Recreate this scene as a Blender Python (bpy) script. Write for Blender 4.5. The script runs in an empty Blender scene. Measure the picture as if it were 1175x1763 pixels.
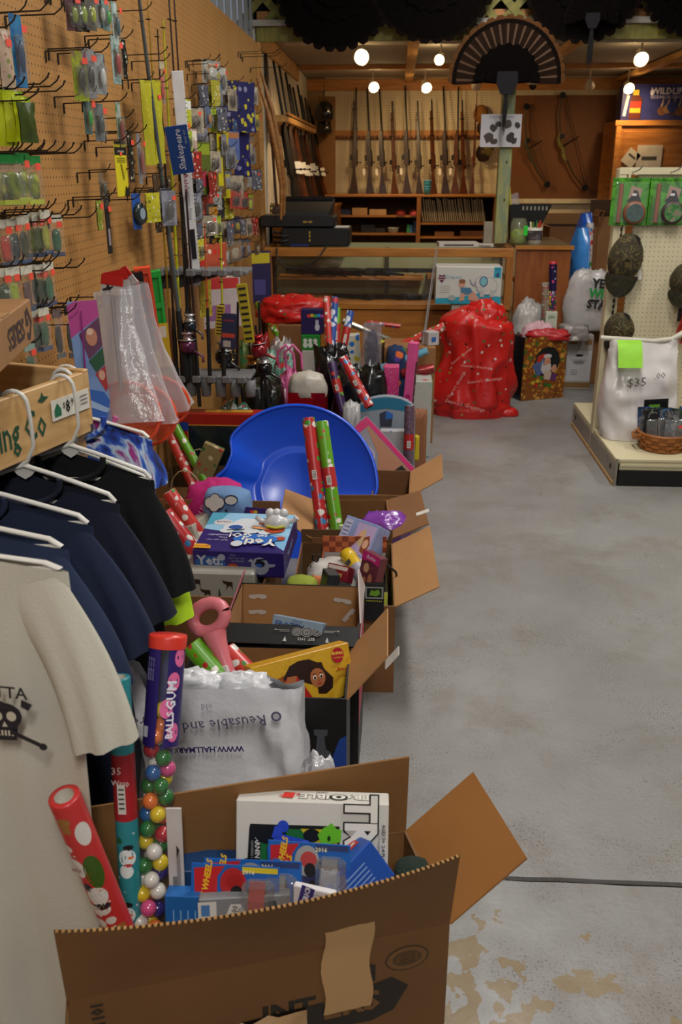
import bpy,math,random
from mathutils import Vector,Matrix,noise
V = Vector
R = math.radians
rnd = random.Random(7)
# ---------------------------------------------------------------- camera
IW,IH,FPX,HC = 1175,1763,1550.0,1.58
CX,CY,HORIZON,VPX = IW / 2,IH / 2,289.0,685.0
pitch = math.atan((CY - HORIZON) / FPX)
yaw = math.atan((VPX - CX) * math.cos(pitch) / FPX)
fw = V((-math.sin(yaw) * math.cos(pitch),math.cos(yaw) * math.cos(pitch),-math.sin(pitch)))
rt = V((math.cos(yaw),math.sin(yaw),0))
up = rt.cross(fw)
EYE = V((0,0,HC))
scene = bpy.context.scene
COL = scene.collection
cam_d = bpy.data.cameras.new('camera')
cam_d.sensor_fit = 'HORIZONTAL'
cam_d.sensor_width = 15.6
cam_d.lens = 15.6 * FPX / IW
cam_d.clip_start = 0.05
cam_d.dof.use_dof = True
cam_d.dof.focus_distance = 2.5
cam_d.dof.aperture_fstop = 4.5
cam = bpy.data.objects.new('camera',cam_d)
COL.objects.link(cam)
M = Matrix((rt,up,-fw)).transposed().to_4x4()
M.translation = EYE
cam.matrix_world = M
scene.camera = cam
# ---------------------------------------------------------------- world, exposure, big lights
vs = scene.view_settings
vs.view_transform = 'Standard'
vs.look = 'None'
vs.gamma = 1
vs.use_curve_mapping = False
vs.exposure = 0.0
w = bpy.data.worlds.new('world')
scene.world = w
w.use_nodes = True
bg = w.node_tree.nodes['Background']
bg.inputs[0].default_value = (0.75,0.85,1.0,1)
bg.inputs[1].default_value = 0.22
def area(name,loc,size,energy,color,rot=(0,0,0)):
 d = bpy.data.lights.new(name,'AREA')
 d.shape = 'RECTANGLE'
 d.size,d.size_y = size
 d.energy = energy
 d.color = color
 o = bpy.data.objects.new(name,d)
 o.location = loc
 o.rotation_euler = rot
 COL.objects.link(o)
 return o
COOL = (1.0,0.97,0.92)
for lx,ly,en in ((0.75,3.6,56),(0.75,6.0,20),(2.9,4.0,32),(0.75,1.2,22),(0.3,-1.3,78)):  # last one, behind the camera, is a fill light added for the foreground
 area('ceiling_and_fill_light',(lx,ly,3.40),(0.3,1.2),en,COOL)
# ---------------------------------------------------------------- pixel -> point
def ray(px,py):
 return fw + rt * ((px - CX) / FPX) + up * ((CY - py) / FPX)
def P(px,py,X=None,Y=None,Z=None):
 r = ray(px,py)
 if X is not None:
  t = X / r.x
 elif Y is not None:
  t = Y / r.y
 else:
  t = (Z - HC) / r.z
 return EYE + r * t
# ---------------------------------------------------------------- materials
def lin(h):
 if isinstance(h,str):
  h = h.lstrip('#')
  c = [int(h[i:i + 2],16) / 255 for i in (0,2,4)]
 else:
  c = h
 return tuple(x / 12.92 if x <= 0.04045 else ((x + 0.055) / 1.055) ** 2.4 for x in c) + (1.0,)
MC = {}
def nodes_of(name):
 m = bpy.data.materials.new(name)
 m.use_nodes = True
 nt = m.node_tree
 return m,nt,nt.nodes['Principled BSDF']
def mat(col,rough=0.55,metal=0.0,var=0.10,vs_=14.0,bump=0.0,bs=60.0,trans=0.0,alpha=1.0,emit=0.0,sss=0,coat=0.0):
 """plain procedural material: colour with a little noise, optional relief"""
 key = (col,rough,metal,var,vs_,bump,bs,trans,alpha,emit,coat)
 if key in MC:
  return MC[key]
 m,nt,b = nodes_of('m_' + str(col).strip('#'))
 L = nt.links.new
 c = lin(col)
 b.inputs['Roughness'].default_value = rough
 b.inputs['Metallic'].default_value = metal
 b.inputs['Base Color'].default_value = c
 b.inputs['Coat Weight'].default_value = coat
 b.inputs['Coat Roughness'].default_value = 0.15
 if trans:
  b.inputs['Transmission Weight'].default_value = trans
  b.inputs['IOR'].default_value = 1.05
 b.inputs['Alpha'].default_value = alpha
 if emit:
  b.inputs['Emission Color'].default_value = c
  b.inputs['Emission Strength'].default_value = emit
 if var or bump:
  tc = nt.nodes.new('ShaderNodeTexCoord')
  n = nt.nodes.new('ShaderNodeTexNoise')
  n.inputs['Scale'].default_value = vs_
  n.inputs['Detail'].default_value = 4
  L(tc.outputs['Object'],n.inputs['Vector'])
  if var:
   r = nt.nodes.new('ShaderNodeMapRange')
   r.inputs['From Min'].default_value = 0.3
   r.inputs['From Max'].default_value = 0.7
   r.inputs['To Min'].default_value = 1 - var
   r.inputs['To Max'].default_value = 1 + var
   L(n.outputs['Fac'],r.inputs['Value'])
   h = nt.nodes.new('ShaderNodeHueSaturation')
   h.inputs['Color'].default_value = c
   L(r.outputs[0],h.inputs['Value'])
   L(h.outputs[0],b.inputs['Base Color'])
  if bump:
   n2 = nt.nodes.new('ShaderNodeTexNoise')
   n2.inputs['Scale'].default_value = bs
   n2.inputs['Detail'].default_value = 5
   L(tc.outputs['Object'],n2.inputs['Vector'])
   bp = nt.nodes.new('ShaderNodeBump')
   bp.inputs['Strength'].default_value = bump
   bp.inputs['Distance'].default_value = 0.01
   L(n2.outputs['Fac'],bp.inputs['Height'])
   L(bp.outputs[0],b.inputs['Normal'])
 MC[key] = m
 return m
def blobs(base,cols,scale=30.0,size=0.35,rough=0.35,soft=0.04,stretch=(1,1,1),seed=0.0,second=None,bump=0,alpha=1.0):
 """printed pattern: round motifs of several colours on a ground colour"""
 key = ('blobs',base,tuple(cols),scale,size,rough,soft,stretch,seed,second,bump,alpha)
 if key in MC:
  return MC[key]
 m,nt,b = nodes_of('m_print')
 L = nt.links.new
 N = nt.nodes.new
 tc = N('ShaderNodeTexCoord')
 mp = N('ShaderNodeMapping')
 mp.inputs['Scale'].default_value = stretch
 mp.inputs['Location'].default_value = (seed,seed * .7,seed * .3)
 L(tc.outputs['Object'],mp.inputs['Vector'])
 # slightly warped coordinates so that motifs are not plain discs
 n = N('ShaderNodeTexNoise')
 n.inputs['Scale'].default_value = scale * 1.3
 n.inputs['Detail'].default_value = 2
 L(mp.outputs[0],n.inputs['Vector'])
 ad = N('ShaderNodeVectorMath')
 ad.operation = 'MULTIPLY_ADD'
 ad.inputs[1].default_value = (0.5 / scale,) * 3
 L(n.outputs['Color'],ad.inputs[0])
 L(mp.outputs[0],ad.inputs[2])
 v = N('ShaderNodeTexVoronoi')
 v.inputs['Scale'].default_value = scale
 v.inputs['Randomness'].default_value = 0.8
 L(ad.outputs[0],v.inputs['Vector'])
 cr = N('ShaderNodeValToRGB')
 cr.color_ramp.interpolation = 'CONSTANT'
 e = cr.color_ramp.elements
 e[0].color = lin(cols[0])
 e[1].position = 1.0 / len(cols)
 e[1].color = lin(cols[1 % len(cols)])
 for i in range(2,len(cols)):
  k = e.new(i / len(cols))
  k.color = lin(cols[i])
 sep = N('ShaderNodeSeparateColor')
 L(v.outputs['Color'],sep.inputs[0])
 L(sep.outputs[0],cr.inputs[0])
 st = N('ShaderNodeMapRange')
 st.inputs['From Min'].default_value = size - soft
 st.inputs['From Max'].default_value = size + soft
 st.inputs['To Min'].default_value = 1
 st.inputs['To Max'].default_value = 0
 L(v.outputs['Distance'],st.inputs['Value'])
 mx = N('ShaderNodeMix')
 mx.data_type = 'RGBA'
 L(st.outputs[0],mx.inputs['Factor'])
 mx.inputs['A'].default_value = lin(base)
 L(cr.outputs[0],mx.inputs['B'])
 out = mx.outputs['Result']
 if second:
  n3 = N('ShaderNodeTexNoise')
  n3.inputs['Scale'].default_value = scale * 2.2
  L(mp.outputs[0],n3.inputs['Vector'])
  s3 = N('ShaderNodeMapRange')
  s3.inputs['From Min'].default_value = 0.60
  s3.inputs['From Max'].default_value = 0.62
  L(n3.outputs['Fac'],s3.inputs['Value'])
  m3 = N('ShaderNodeMix')
  m3.data_type = 'RGBA'
  L(s3.outputs[0],m3.inputs['Factor'])
  L(out,m3.inputs['A'])
  m3.inputs['B'].default_value = lin(second)
  out = m3.outputs['Result']
 L(out,b.inputs['Base Color'])
 b.inputs['Roughness'].default_value = rough
 b.inputs['Alpha'].default_value = alpha
 if bump:
  n2 = N('ShaderNodeTexNoise')
  n2.inputs['Scale'].default_value = 25
  n2.inputs['Detail'].default_value = 5
  L(tc.outputs['Object'],n2.inputs['Vector'])
  bp = N('ShaderNodeBump')
  bp.inputs['Strength'].default_value = bump
  bp.inputs['Distance'].default_value = 0.01
  L(n2.outputs['Fac'],bp.inputs['Height'])
  L(bp.outputs[0],b.inputs['Normal'])
 MC[key] = m
 return m
def swirl(cols,scale=6.0,rough=0.8,seed=0.0,axis_scale=(1,1,1),dist=1.5,bump=0.0,metal=0.0):
 """soft patches of several colours (tie-dye, camouflage, painted pictures)"""
 key = ('swirl',tuple(cols),scale,rough,seed,axis_scale,dist,bump,metal)
 if key in MC:
  return MC[key]
 m,nt,b = nodes_of('m_patches')
 L = nt.links.new
 N = nt.nodes.new
 tc = N('ShaderNodeTexCoord')
 mp = N('ShaderNodeMapping')
 mp.inputs['Scale'].default_value = axis_scale
 mp.inputs['Location'].default_value = (seed,seed,seed)
 L(tc.outputs['Object'],mp.inputs['Vector'])
 n = N('ShaderNodeTexNoise')
 n.inputs['Scale'].default_value = scale
 n.inputs['Detail'].default_value = 3
 n.inputs['Distortion'].default_value = dist
 L(mp.outputs[0],n.inputs['Vector'])
 cr = N('ShaderNodeValToRGB')
 e = cr.color_ramp.elements
 k = len(cols)
 e[0].position = 0.3
 e[0].color = lin(cols[0])
 e[1].position = 0.7
 e[1].color = lin(cols[-1])
 for i in range(1,k - 1):
  q = e.new(0.3 + 0.4 * i / (k - 1))
  q.color = lin(cols[i])
 L(n.outputs['Fac'],cr.inputs[0])
 L(cr.outputs[0],b.inputs['Base Color'])
 b.inputs['Roughness'].default_value = rough
 b.inputs['Metallic'].default_value = metal
 if bump:
  bp = N('ShaderNodeBump')
  bp.inputs['Strength'].default_value = bump
  bp.inputs['Distance'].default_value = 0.01
  L(n.outputs['Fac'],bp.inputs['Height'])
  L(bp.outputs[0],b.inputs['Normal'])
 MC[key] = m
 return m
def wood(col,dark,scale=3.0,axis=(1,1,12),rough=0.5,seed=0.0):
 key = ('wood',col,dark,scale,axis,rough,seed)
 if key in MC:
  return MC[key]
 m,nt,b = nodes_of('m_wood')
 L = nt.links.new
 N = nt.nodes.new
 tc = N('ShaderNodeTexCoord')
 mp = N('ShaderNodeMapping')
 mp.inputs['Scale'].default_value = axis
 mp.inputs['Location'].default_value = (seed,seed,seed)
 L(tc.outputs['Object'],mp.inputs['Vector'])
 n = N('ShaderNodeTexNoise')
 n.inputs['Scale'].default_value = scale
 n.inputs['Detail'].default_value = 6
 n.inputs['Distortion'].default_value = 0.6
 L(mp.outputs[0],n.inputs['Vector'])
 cr = N('ShaderNodeValToRGB')
 e = cr.color_ramp.elements
 e[0].position,e[1].position = 0.35,0.65
 e[0].color,e[1].color = lin(dark),lin(col)
 L(n.outputs['Fac'],cr.inputs[0])
 L(cr.outputs[0],b.inputs['Base Color'])
 b.inputs['Roughness'].default_value = rough
 MC[key] = m
 return m
def pegboard(col,hole,u,v,pitch_=0.0254,r=0.10,rough=0.6,off=(0.0,0.0),stain=0.06):
 """perforated hardboard: a grid of small holes in object space; u, v = 0,1,2 axes"""
 m,nt,b = nodes_of('m_pegboard')
 L = nt.links.new
 N = nt.nodes.new
 tc = N('ShaderNodeTexCoord')
 s = N('ShaderNodeSeparateXYZ')
 L(tc.outputs['Object'],s.inputs[0])
 def cell(sock,o):
  a = N('ShaderNodeMath')
  a.operation = 'MULTIPLY_ADD'
  a.inputs[1].default_value = 1 / pitch_
  a.inputs[2].default_value = o
  L(sock,a.inputs[0])
  f = N('ShaderNodeMath')
  f.operation = 'FRACT'
  L(a.outputs[0],f.inputs[0])
  d = N('ShaderNodeMath')
  d.operation = 'SUBTRACT'
  L(f.outputs[0],d.inputs[0])
  d.inputs[1].default_value = 0.5
  q = N('ShaderNodeMath')
  q.operation = 'MULTIPLY'
  L(d.outputs[0],q.inputs[0])
  L(d.outputs[0],q.inputs[1])
  return q.outputs[0]
 a = N('ShaderNodeMath')
 a.operation = 'ADD'
 L(cell(s.outputs[u],off[0]),a.inputs[0])
 L(cell(s.outputs[v],off[1]),a.inputs[1])
 lt = N('ShaderNodeMath')
 lt.operation = 'LESS_THAN'
 lt.inputs[1].default_value = r * r
 L(a.outputs[0],lt.inputs[0])
 n = N('ShaderNodeTexNoise')
 n.inputs['Scale'].default_value = 3
 n.inputs['Detail'].default_value = 6
 L(tc.outputs['Object'],n.inputs['Vector'])
 rg = N('ShaderNodeMapRange')
 rg.inputs['From Min'].default_value = .3
 rg.inputs['From Max'].default_value = .7
 rg.inputs['To Min'].default_value = 1 - stain
 rg.inputs['To Max'].default_value = 1 + stain
 L(n.outputs['Fac'],rg.inputs['Value'])
 h = N('ShaderNodeHueSaturation')
 h.inputs['Color'].default_value = lin(col)
 L(rg.outputs[0],h.inputs['Value'])
 mx = N('ShaderNodeMix')
 mx.data_type = 'RGBA'
 L(lt.outputs[0],mx.inputs['Factor'])
 L(h.outputs[0],mx.inputs['A'])
 mx.inputs['B'].default_value = lin(hole)
 L(mx.outputs['Result'],b.inputs['Base Color'])
 b.inputs['Roughness'].default_value = rough
 return m
# ---------------------------------------------------------------- mesh builder
class MB:
 def __init__(s,m=None):
  s.v,s.f,s.mi,s.sm,s.mats,s.cur = [],[],[],[],[],0
  if m:
   s.m(m)
 def m(s,m):
  if m not in s.mats:
   s.mats.append(m)
  s.cur = s.mats.index(m)
  return s
 def add(s,vs_,fs,smooth=False,T=None):
  o = len(s.v)
  s.v += [tuple(T @ V(q)) if T is not None else tuple(q) for q in vs_]
  for f in fs:
   s.f.append(tuple(i + o for i in f))
   s.mi.append(s.cur)
   s.sm.append(smooth)
  return s
 def hexa(s,q,T=None):
  """8 points: bottom loop 0-3, top loop 4-7"""
  return s.add(q,[(3,2,1,0),(4,5,6,7),(0,1,5,4),(1,2,6,5),(2,3,7,6),(3,0,4,7)],T=T)
 def box(s,c,d,T=None,ch=0.0):
  x,y,z = c
  a,b,e = d[0] / 2,d[1] / 2,d[2] / 2
  if ch:
   a2,b2 = a - ch,b - ch
   ring = [(-a2,-b),(a2,-b),(a,-b2),(a,b2),(a2,b),(-a2,b),(-a,b2),(-a,-b2)]
   k = (a2 / a),(b2 / b)
   vs_ = []
   for zz,sc in ((-e,1),(-e + ch,0),(e - ch,0),(e,1)):
    for q in ring:
     vs_.append((x + q[0] * (k[0] if sc else 1),y + q[1] * (k[1] if sc else 1),z + zz))
   fs = [tuple(range(7,-1,-1)),tuple(range(24,32))]
   for r_ in range(3):
    for i in range(8):
     j = (i + 1) % 8
     fs.append((r_ * 8 + i,r_ * 8 + j,r_ * 8 + 8 + j,r_ * 8 + 8 + i))
   return s.add(vs_,fs,T=T)
  q = [(x - a,y - b,z - e),(x + a,y - b,z - e),(x + a,y + b,z - e),(x - a,y + b,z - e),
             (x - a,y - b,z + e),(x + a,y - b,z + e),(x + a,y + b,z + e),(x - a,y + b,z + e)]
  return s.hexa(q,T)
 def tube(s,pts,r,n=8,caps=True,T=None,smooth=True):
  """r: number or list per point"""
  pts = [V(q) for q in pts]
  k = len(pts)
  rr = r if isinstance(r,(list,tuple)) else [r] * k
  vs_,fs = [],[]
  nrm = None
  for i in range(k):
   t = (pts[min(i + 1,k - 1)] - pts[max(i - 1,0)])
   if t.length < 1e-9:
    t = V((0,0,1))
   t.normalize()
   if nrm is None:
    a = V((0,0,1)) if abs(t.z) < 0.9 else V((1,0,0))
    nrm = t.cross(a).normalized()
   else:
    nrm = (nrm - t * nrm.dot(t))
    nrm = nrm.normalized() if nrm.length > 1e-6 else t.orthogonal().normalized()
   b = t.cross(nrm)
   for j in range(n):
    an = 2 * math.pi * j / n
    vs_.append(pts[i] + (nrm * math.cos(an) + b * math.sin(an)) * rr[i])
  for i in range(k - 1):
   for j in range(n):
    j2 = (j + 1) % n
    fs.append((i * n + j,i * n + j2,(i + 1) * n + j2,(i + 1) * n + j))
  s.add(vs_,fs,smooth,T)
  if caps:
   s.add(vs_[:n],[tuple(range(n - 1,-1,-1))],False,T)
   s.add(vs_[-n:],[tuple(range(n))],False,T)
  return s
 def lathe(s,prof,n=16,T=None,c=(0,0,0),smooth=True):
  vs_,fs = [],[]
  for (r,z) in prof:
   for j in range(n):
    a = 2 * math.pi * j / n
    vs_.append((c[0] + r * math.cos(a),c[1] + r * math.sin(a),c[2] + z))
  for i in range(len(prof) - 1):
   for j in range(n):
    j2 = (j + 1) % n
    fs.append((i * n + j,i * n + j2,(i + 1) * n + j2,(i + 1) * n + j))
  return s.add(vs_,fs,smooth,T)
 def sphere(s,c,r,n=10,T=None,sc=(1,1,1)):
  prof = [(max(1e-4,math.sin(math.pi * i / n)) ,-math.cos(math.pi * i / n)) for i in range(n + 1)]
  Q = Matrix.Translation(V(c)) @ Matrix.Diagonal((r * sc[0],r * sc[1],r * sc[2],1))
  return s.lathe(prof,n + 4,(T @ Q) if T is not None else Q)
 def grid(s,fn,nu,nv,T=None,smooth=True,wrap=False):
  vs_ = [fn(i / nu,j / nv) for j in range(nv + 1) for i in range(nu + (0 if wrap else 1))]
  k = nu if wrap else nu + 1
  fs = []
  for j in range(nv):
   for i in range(nu):
    i2 = (i + 1) % k if wrap else i + 1
    fs.append((j * k + i,j * k + i2,(j + 1) * k + i2,(j + 1) * k + i))
  return s.add(vs_,fs,smooth,T)
 def prism(s,poly,t,T=None,c0=0.0):
  """polygon in XY extruded from z=c0 to c0+t"""
  n = len(poly)
  vs_ = [(x,y,c0) for x,y in poly] + [(x,y,c0 + t) for x,y in poly]
  fs = [tuple(range(n - 1,-1,-1)),tuple(range(n,2 * n))]
  for i in range(n):
   j = (i + 1) % n
   fs.append((i,j,n + j,n + i))
  return s.add(vs_,fs,T=T)
 def mesh(s,name):
  me = bpy.data.meshes.new(name)
  me.from_pydata(s.v,[],s.f)
  for m in s.mats:
   me.materials.append(m)
  me.polygons.foreach_set('material_index',s.mi)
  me.polygons.foreach_set('use_smooth',s.sm)
  me.update()
  return me
def ob(name,mb,parent=None,loc=None,T=None):
 me = mb.mesh(name) if isinstance(mb,MB) else mb
 o = bpy.data.objects.new(name,me)
 COL.objects.link(o)
 if parent is not None:
  o.parent = parent
 if T is not None:
  o.matrix_local = T
 if loc is not None:
  o.location = loc
 return o
def tag(o,label,cat,group=None,kind=None):
 o['label'] = label
 o['category'] = cat
 if group:
  o['group'] = group
 if kind:
  o['kind'] = kind
 return o
def thing(name,label,cat,T=None,group=None):
 o = bpy.data.objects.new(name,None)
 o.empty_display_size = 0.02
 COL.objects.link(o)
 if T is not None:
  if not isinstance(T,Matrix):
   T = Matrix.Translation(V(T))
  o.matrix_world = T
 return tag(o,label,cat,group)
def struct(name,mb,label=None,parent=None):
 o = ob(name,mb,parent)
 if parent is None:
  o['kind'] = 'structure'
  o['category'] = name.split('_')[0]
  o['label'] = label or name.replace('_',' ')
 return o
def dup(root,T,label=None,group=None):
 def cp(o,par):
  c = o.copy()
  COL.objects.link(c)
  c.parent = par
  for ch in [q for q in KIDS.get(o,o.children)]:
   cp(ch,c)
  return c
 r = cp(root,None)
 r.matrix_world = T
 if label:
  r['label'] = label
 if group:
  r['group'] = group
 return r
KIDS = {}
def frame(o,x=None,y=None,z=None):
 """matrix with origin o, built from two given axes (third by cross product)"""
 if x is not None:
  x = V(x).normalized()
 if z is not None:
  z = V(z).normalized()
 if y is not None:
  y = V(y).normalized()
 if z is None:
  z = x.cross(y).normalized()
  y = z.cross(x)
 elif x is None:
  x = y.cross(z).normalized()
  y = z.cross(x)
 else:
  y = z.cross(x).normalized()
  x = y.cross(z)
 T = Matrix((x,y,z)).transposed().to_4x4()
 T.translation = V(o)
 return T
def Rz(a):
 return Matrix.Rotation(R(a),4,'Z')
def Rx(a):
 return Matrix.Rotation(R(a),4,'X')
def Ry(a):
 return Matrix.Rotation(R(a),4,'Y')
def Tr(x,y=0,z=0):
 return Matrix.Translation(V(x) if not isinstance(x,(int,float)) else V((x,y,z)))
# ---------------------------------------------------------------- flat print
def text_mesh(s,bold=0.0,shear=0.0,align='CENTER',res=1):
 c = bpy.data.curves.new('t','FONT')
 c.body = s
 c.align_x = align
 c.align_y = 'CENTER'
 c.size = 1.0
 c.offset = bold
 c.shear = shear
 c.resolution_u = res
 o = bpy.data.objects.new('t',c)
 me = bpy.data.meshes.new_from_object(o)
 vs_ = [tuple(q.co) for q in me.vertices]
 fs = [tuple(p.vertices) for p in me.polygons]
 bpy.data.objects.remove(o)
 bpy.data.curves.remove(c)
 bpy.data.meshes.remove(me)
 return vs_,fs
class Print:
 """flat print on one face: T maps (u, v, n) to the thing's space"""
 def __init__(s,T):
  s.T,s.mb,s.k = T,MB(),0
 def _z(s):
  s.k += 1
  return 0.0004 + 0.00025 * s.k
 def rect(s,x,y,w_,h,col,rot=0,**k):
  s.mb.m(mat(col,var=0,**({'rough': .4} | k)) if isinstance(col,str) else col)
  z = s._z()
  Q = s.T @ Tr(x,y,z) @ Rz(rot)
  s.mb.add([(-w_ / 2,-h / 2,0),(w_ / 2,-h / 2,0),(w_ / 2,h / 2,0),(-w_ / 2,h / 2,0)],[(0,1,2,3)],T=Q)
  return s
 def ell(s,x,y,a,b,col,rot=0,n=20):
  s.mb.m(mat(col,.4,var=0) if isinstance(col,str) else col)
  Q = s.T @ Tr(x,y,s._z()) @ Rz(rot)
  s.mb.add([(a * math.cos(6.2832 * i / n),b * math.sin(6.2832 * i / n),0) for i in range(n)],[tuple(range(n))],T=Q)
  return s
 def poly(s,pts,col):
  s.mb.m(mat(col,.4,var=0) if isinstance(col,str) else col)
  z = s._z()
  s.mb.add([(a,b,z) for a,b in pts],[tuple(range(len(pts)))],T=s.T)
  return s
 def text(s,t,x,y,size,col,rot=0,bold=0.0,shear=0.0,sx=1.0,align='CENTER',outline=None):
  if outline:
   s.text(t,x,y,size,outline,rot,bold + 0.035,shear,sx,align)
  s.mb.m(mat(col,.4,var=0) if isinstance(col,str) else col)
  vs_,fs = text_mesh(t,bold,shear,align)
  Q = s.T @ Tr(x,y,s._z()) @ Rz(rot) @ Matrix.Diagonal((size * sx,size,1,1))
  s.mb.add(vs_,fs,T=Q)
  return s
 def done(s,parent,name='print'):
  return ob(name,s.mb,parent)
def face(sx,sy,sz,which):
 """frames on a box that spans x +-sx/2, y +-sy/2, z 0..sz"""
 return {
  'front': frame((0,-sy / 2,sz / 2),x=(1,0,0),z=(0,-1,0)),
  'back': frame((0,sy / 2,sz / 2),x=(-1,0,0),z=(0,1,0)),
  'right': frame((sx / 2,0,sz / 2),x=(0,1,0),z=(1,0,0)),
  'left': frame((-sx / 2,0,sz / 2),x=(0,-1,0),z=(-1,0,0)),
  'top': frame((0,0,sz),x=(1,0,0),z=(0,0,1))}[which]
CARD = mat('#8a5f36',.75,var=.12,vs_=5,bump=.15,bs=35)
CARD_D = mat('#7a512c',.8,var=.12,vs_=6,bump=.15,bs=30)
CARD_L = mat('#a87b4c',.75,var=.08,vs_=6,bump=.1,bs=40)
BLACKC = mat('#0b0b0d',.5,var=.1)
WHITE = mat('#d9d7d0',.5,var=.04)
def pkg(name,label,cat,T,d,m,bevel=0.0015,group=None):
 """closed package with a body; returns thing"""
 t = thing(name,label,cat,T,group)
 ob('body',MB(m).box((0,0,d[2] / 2),d,ch=min(bevel,min(d) * .2)),t)
 return t
def hit(T,px,py,y0):
 """where the line of sight through a pixel meets the plane y = y0 of a thing's own frame; returns local (x, z)"""
 I = T.inverted()
 o,d = I @ EYE,I.to_3x3() @ ray(px,py)
 q = o + d * ((y0 - o.y) / d.y)
 return q.x,q.z
def adopt(o,parent):
 """make o a part of parent without moving it"""
 o.parent = parent
 o.matrix_parent_inverse = parent.matrix_world.inverted()
 for k in ('label','category','group'):
  if k != 'label' and k in o:
   del o[k]
 return o
def flap(mb_m,parent,a,b,length,direction,t=0.004,taper=0.0,curl=0.0,name='flap'):
 """cardboard flap hinged on edge a-b, going along direction"""
 a,b,d = V(a),V(b),V(direction).normalized()
 e = (b - a)
 n = e.cross(d).normalized() * t
 mb = MB(mb_m)
 k = 4
 q = []
 for i in range(k + 1):
  s_ = i / k
  o = d * (length * s_) + n * (curl * s_ * s_ / t if t else 0)
  ta = e * (taper * s_)
  q += [a + o + ta,b + o - ta,b + o - ta + n,a + o + ta + n]
 fs = [(0,1,2,3),(4 * k + 3,4 * k + 2,4 * k + 1,4 * k)]
 for i in range(k):
  for j in range(4):
   j2 = (j + 1) % 4
   fs.append((4 * i + j,4 * i + 4 + j,4 * i + 4 + j2,4 * i + j2))
 mb.add(q,fs)
 return ob(name,mb,parent)
def carton(label,A,B,depth,h,m_out=None,m_in=None,flaps=(),name='cardboard_box',z0=0.0,group=None,lean=0):
 """open carton. A, B: the two front top corners (left, right) in world space; flaps: (side, length, angle from vertical outward, taper)"""
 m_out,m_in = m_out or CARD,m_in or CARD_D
 A,B = V(A),V(B)
 x = V((B.x - A.x,B.y - A.y,0))
 wd = x.length
 T = frame((A + B) / 2,x=x,z=(0,0,1))
 T.translation = V(((A.x + B.x) / 2,(A.y + B.y) / 2,z0)) + T.to_3x3() @ V((0,depth / 2,0))
 t = thing(name,label,'box',T,group)
 s = 0.005
 mb = MB(m_out)
 a,b = wd / 2,depth / 2
 # walls as outside skin + inside skin
 for (c,d) in (((0,-b + s / 2,h / 2),(wd,s,h)),((0,b - s / 2,h / 2),(wd,s,h)),
                   ((-a + s / 2,0,h / 2),(s,depth - 2 * s,h)),((a - s / 2,0,h / 2),(s,depth - 2 * s,h)),
                   ((0,0,s / 2),(wd - 2 * s,depth - 2 * s,s))):
  mb.m(m_out)
  mb.box(c,d)
 mb.m(m_in)
 q = s + .0008
 ia,ib = a - q,b - q
 mb.add([(-ia,-ib,q),(ia,-ib,q),(ia,ib,q),(-ia,ib,q),(-ia,-ib,h - .001),(ia,-ib,h - .001),(ia,ib,h - .001),(-ia,ib,h - .001)],
           [(0,1,2,3),(1,0,4,5),(2,1,5,6),(3,2,6,7),(0,3,7,4)])
 ob('body',mb,t)
 E = {'front': ((-a,-b,h),(a,-b,h),(0,-1)),'back': ((a,b,h),(-a,b,h),(0,1)),
         'right': ((a,-b,h),(a,b,h),(1,0)),'left': ((-a,b,h),(-a,-b,h),(-1,0))}
 for fl in flaps:
  side,ln,ang = fl[:3]
  tp = fl[3] if len(fl) > 3 else 0.0
  mm = fl[4] if len(fl) > 4 else m_in
  p0,p1,o = E[side]
  d = V((o[0] * math.sin(R(ang)),o[1] * math.sin(R(ang)),math.cos(R(ang))))
  f = flap(mm,t,p0,p1,ln,d,taper=tp)
  # outer face of the flap carries the outer liner colour
 return t,T,wd
def lump_fn(seed,amp,freq,ridge=0.0):
 off = V((seed * 3.1,seed * 1.7,seed * 5.3))
 def f(p):
  n = noise.noise(p * freq + off)
  n2 = noise.noise(p * freq * 2.7 + off)
  r = 1 - abs(noise.noise(p * freq * 1.6 + off)) * 2.2
  return amp * (n + .45 * n2) + ridge * (r - .5)
 return f
def lump(m,size,amp=.12,freq=2.0,seed=1,ridge=.0,flat=0.0,n=28,sq=0.0,T=None,mb=None):
 """crumpled soft body; base rests at z=0"""
 f = lump_fn(seed,amp,freq,ridge)
 mb = mb or MB(m)
 def fn(u,v):
  th = v * math.pi
  a = u * 2 * math.pi
  q = V((math.sin(th) * math.cos(a),math.sin(th) * math.sin(a),-math.cos(th)))
  if sq:
   k = max(abs(q.x),abs(q.y),abs(q.z))
   q = q.lerp(q / k * .8,sq)
  r = 1 + f(q)
  p = q * r
  z = p.z
  if flat and z < -flat:
   z = -flat - (-flat - z) * .12
  return (p.x * size[0] / 2,p.y * size[1] / 2,(z + (flat or 1.0)) * size[2] / (1 + (flat or 1.0)))
 mb.grid(fn,n,n * 2 // 3,T=T,wrap=True)
 return mb
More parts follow.
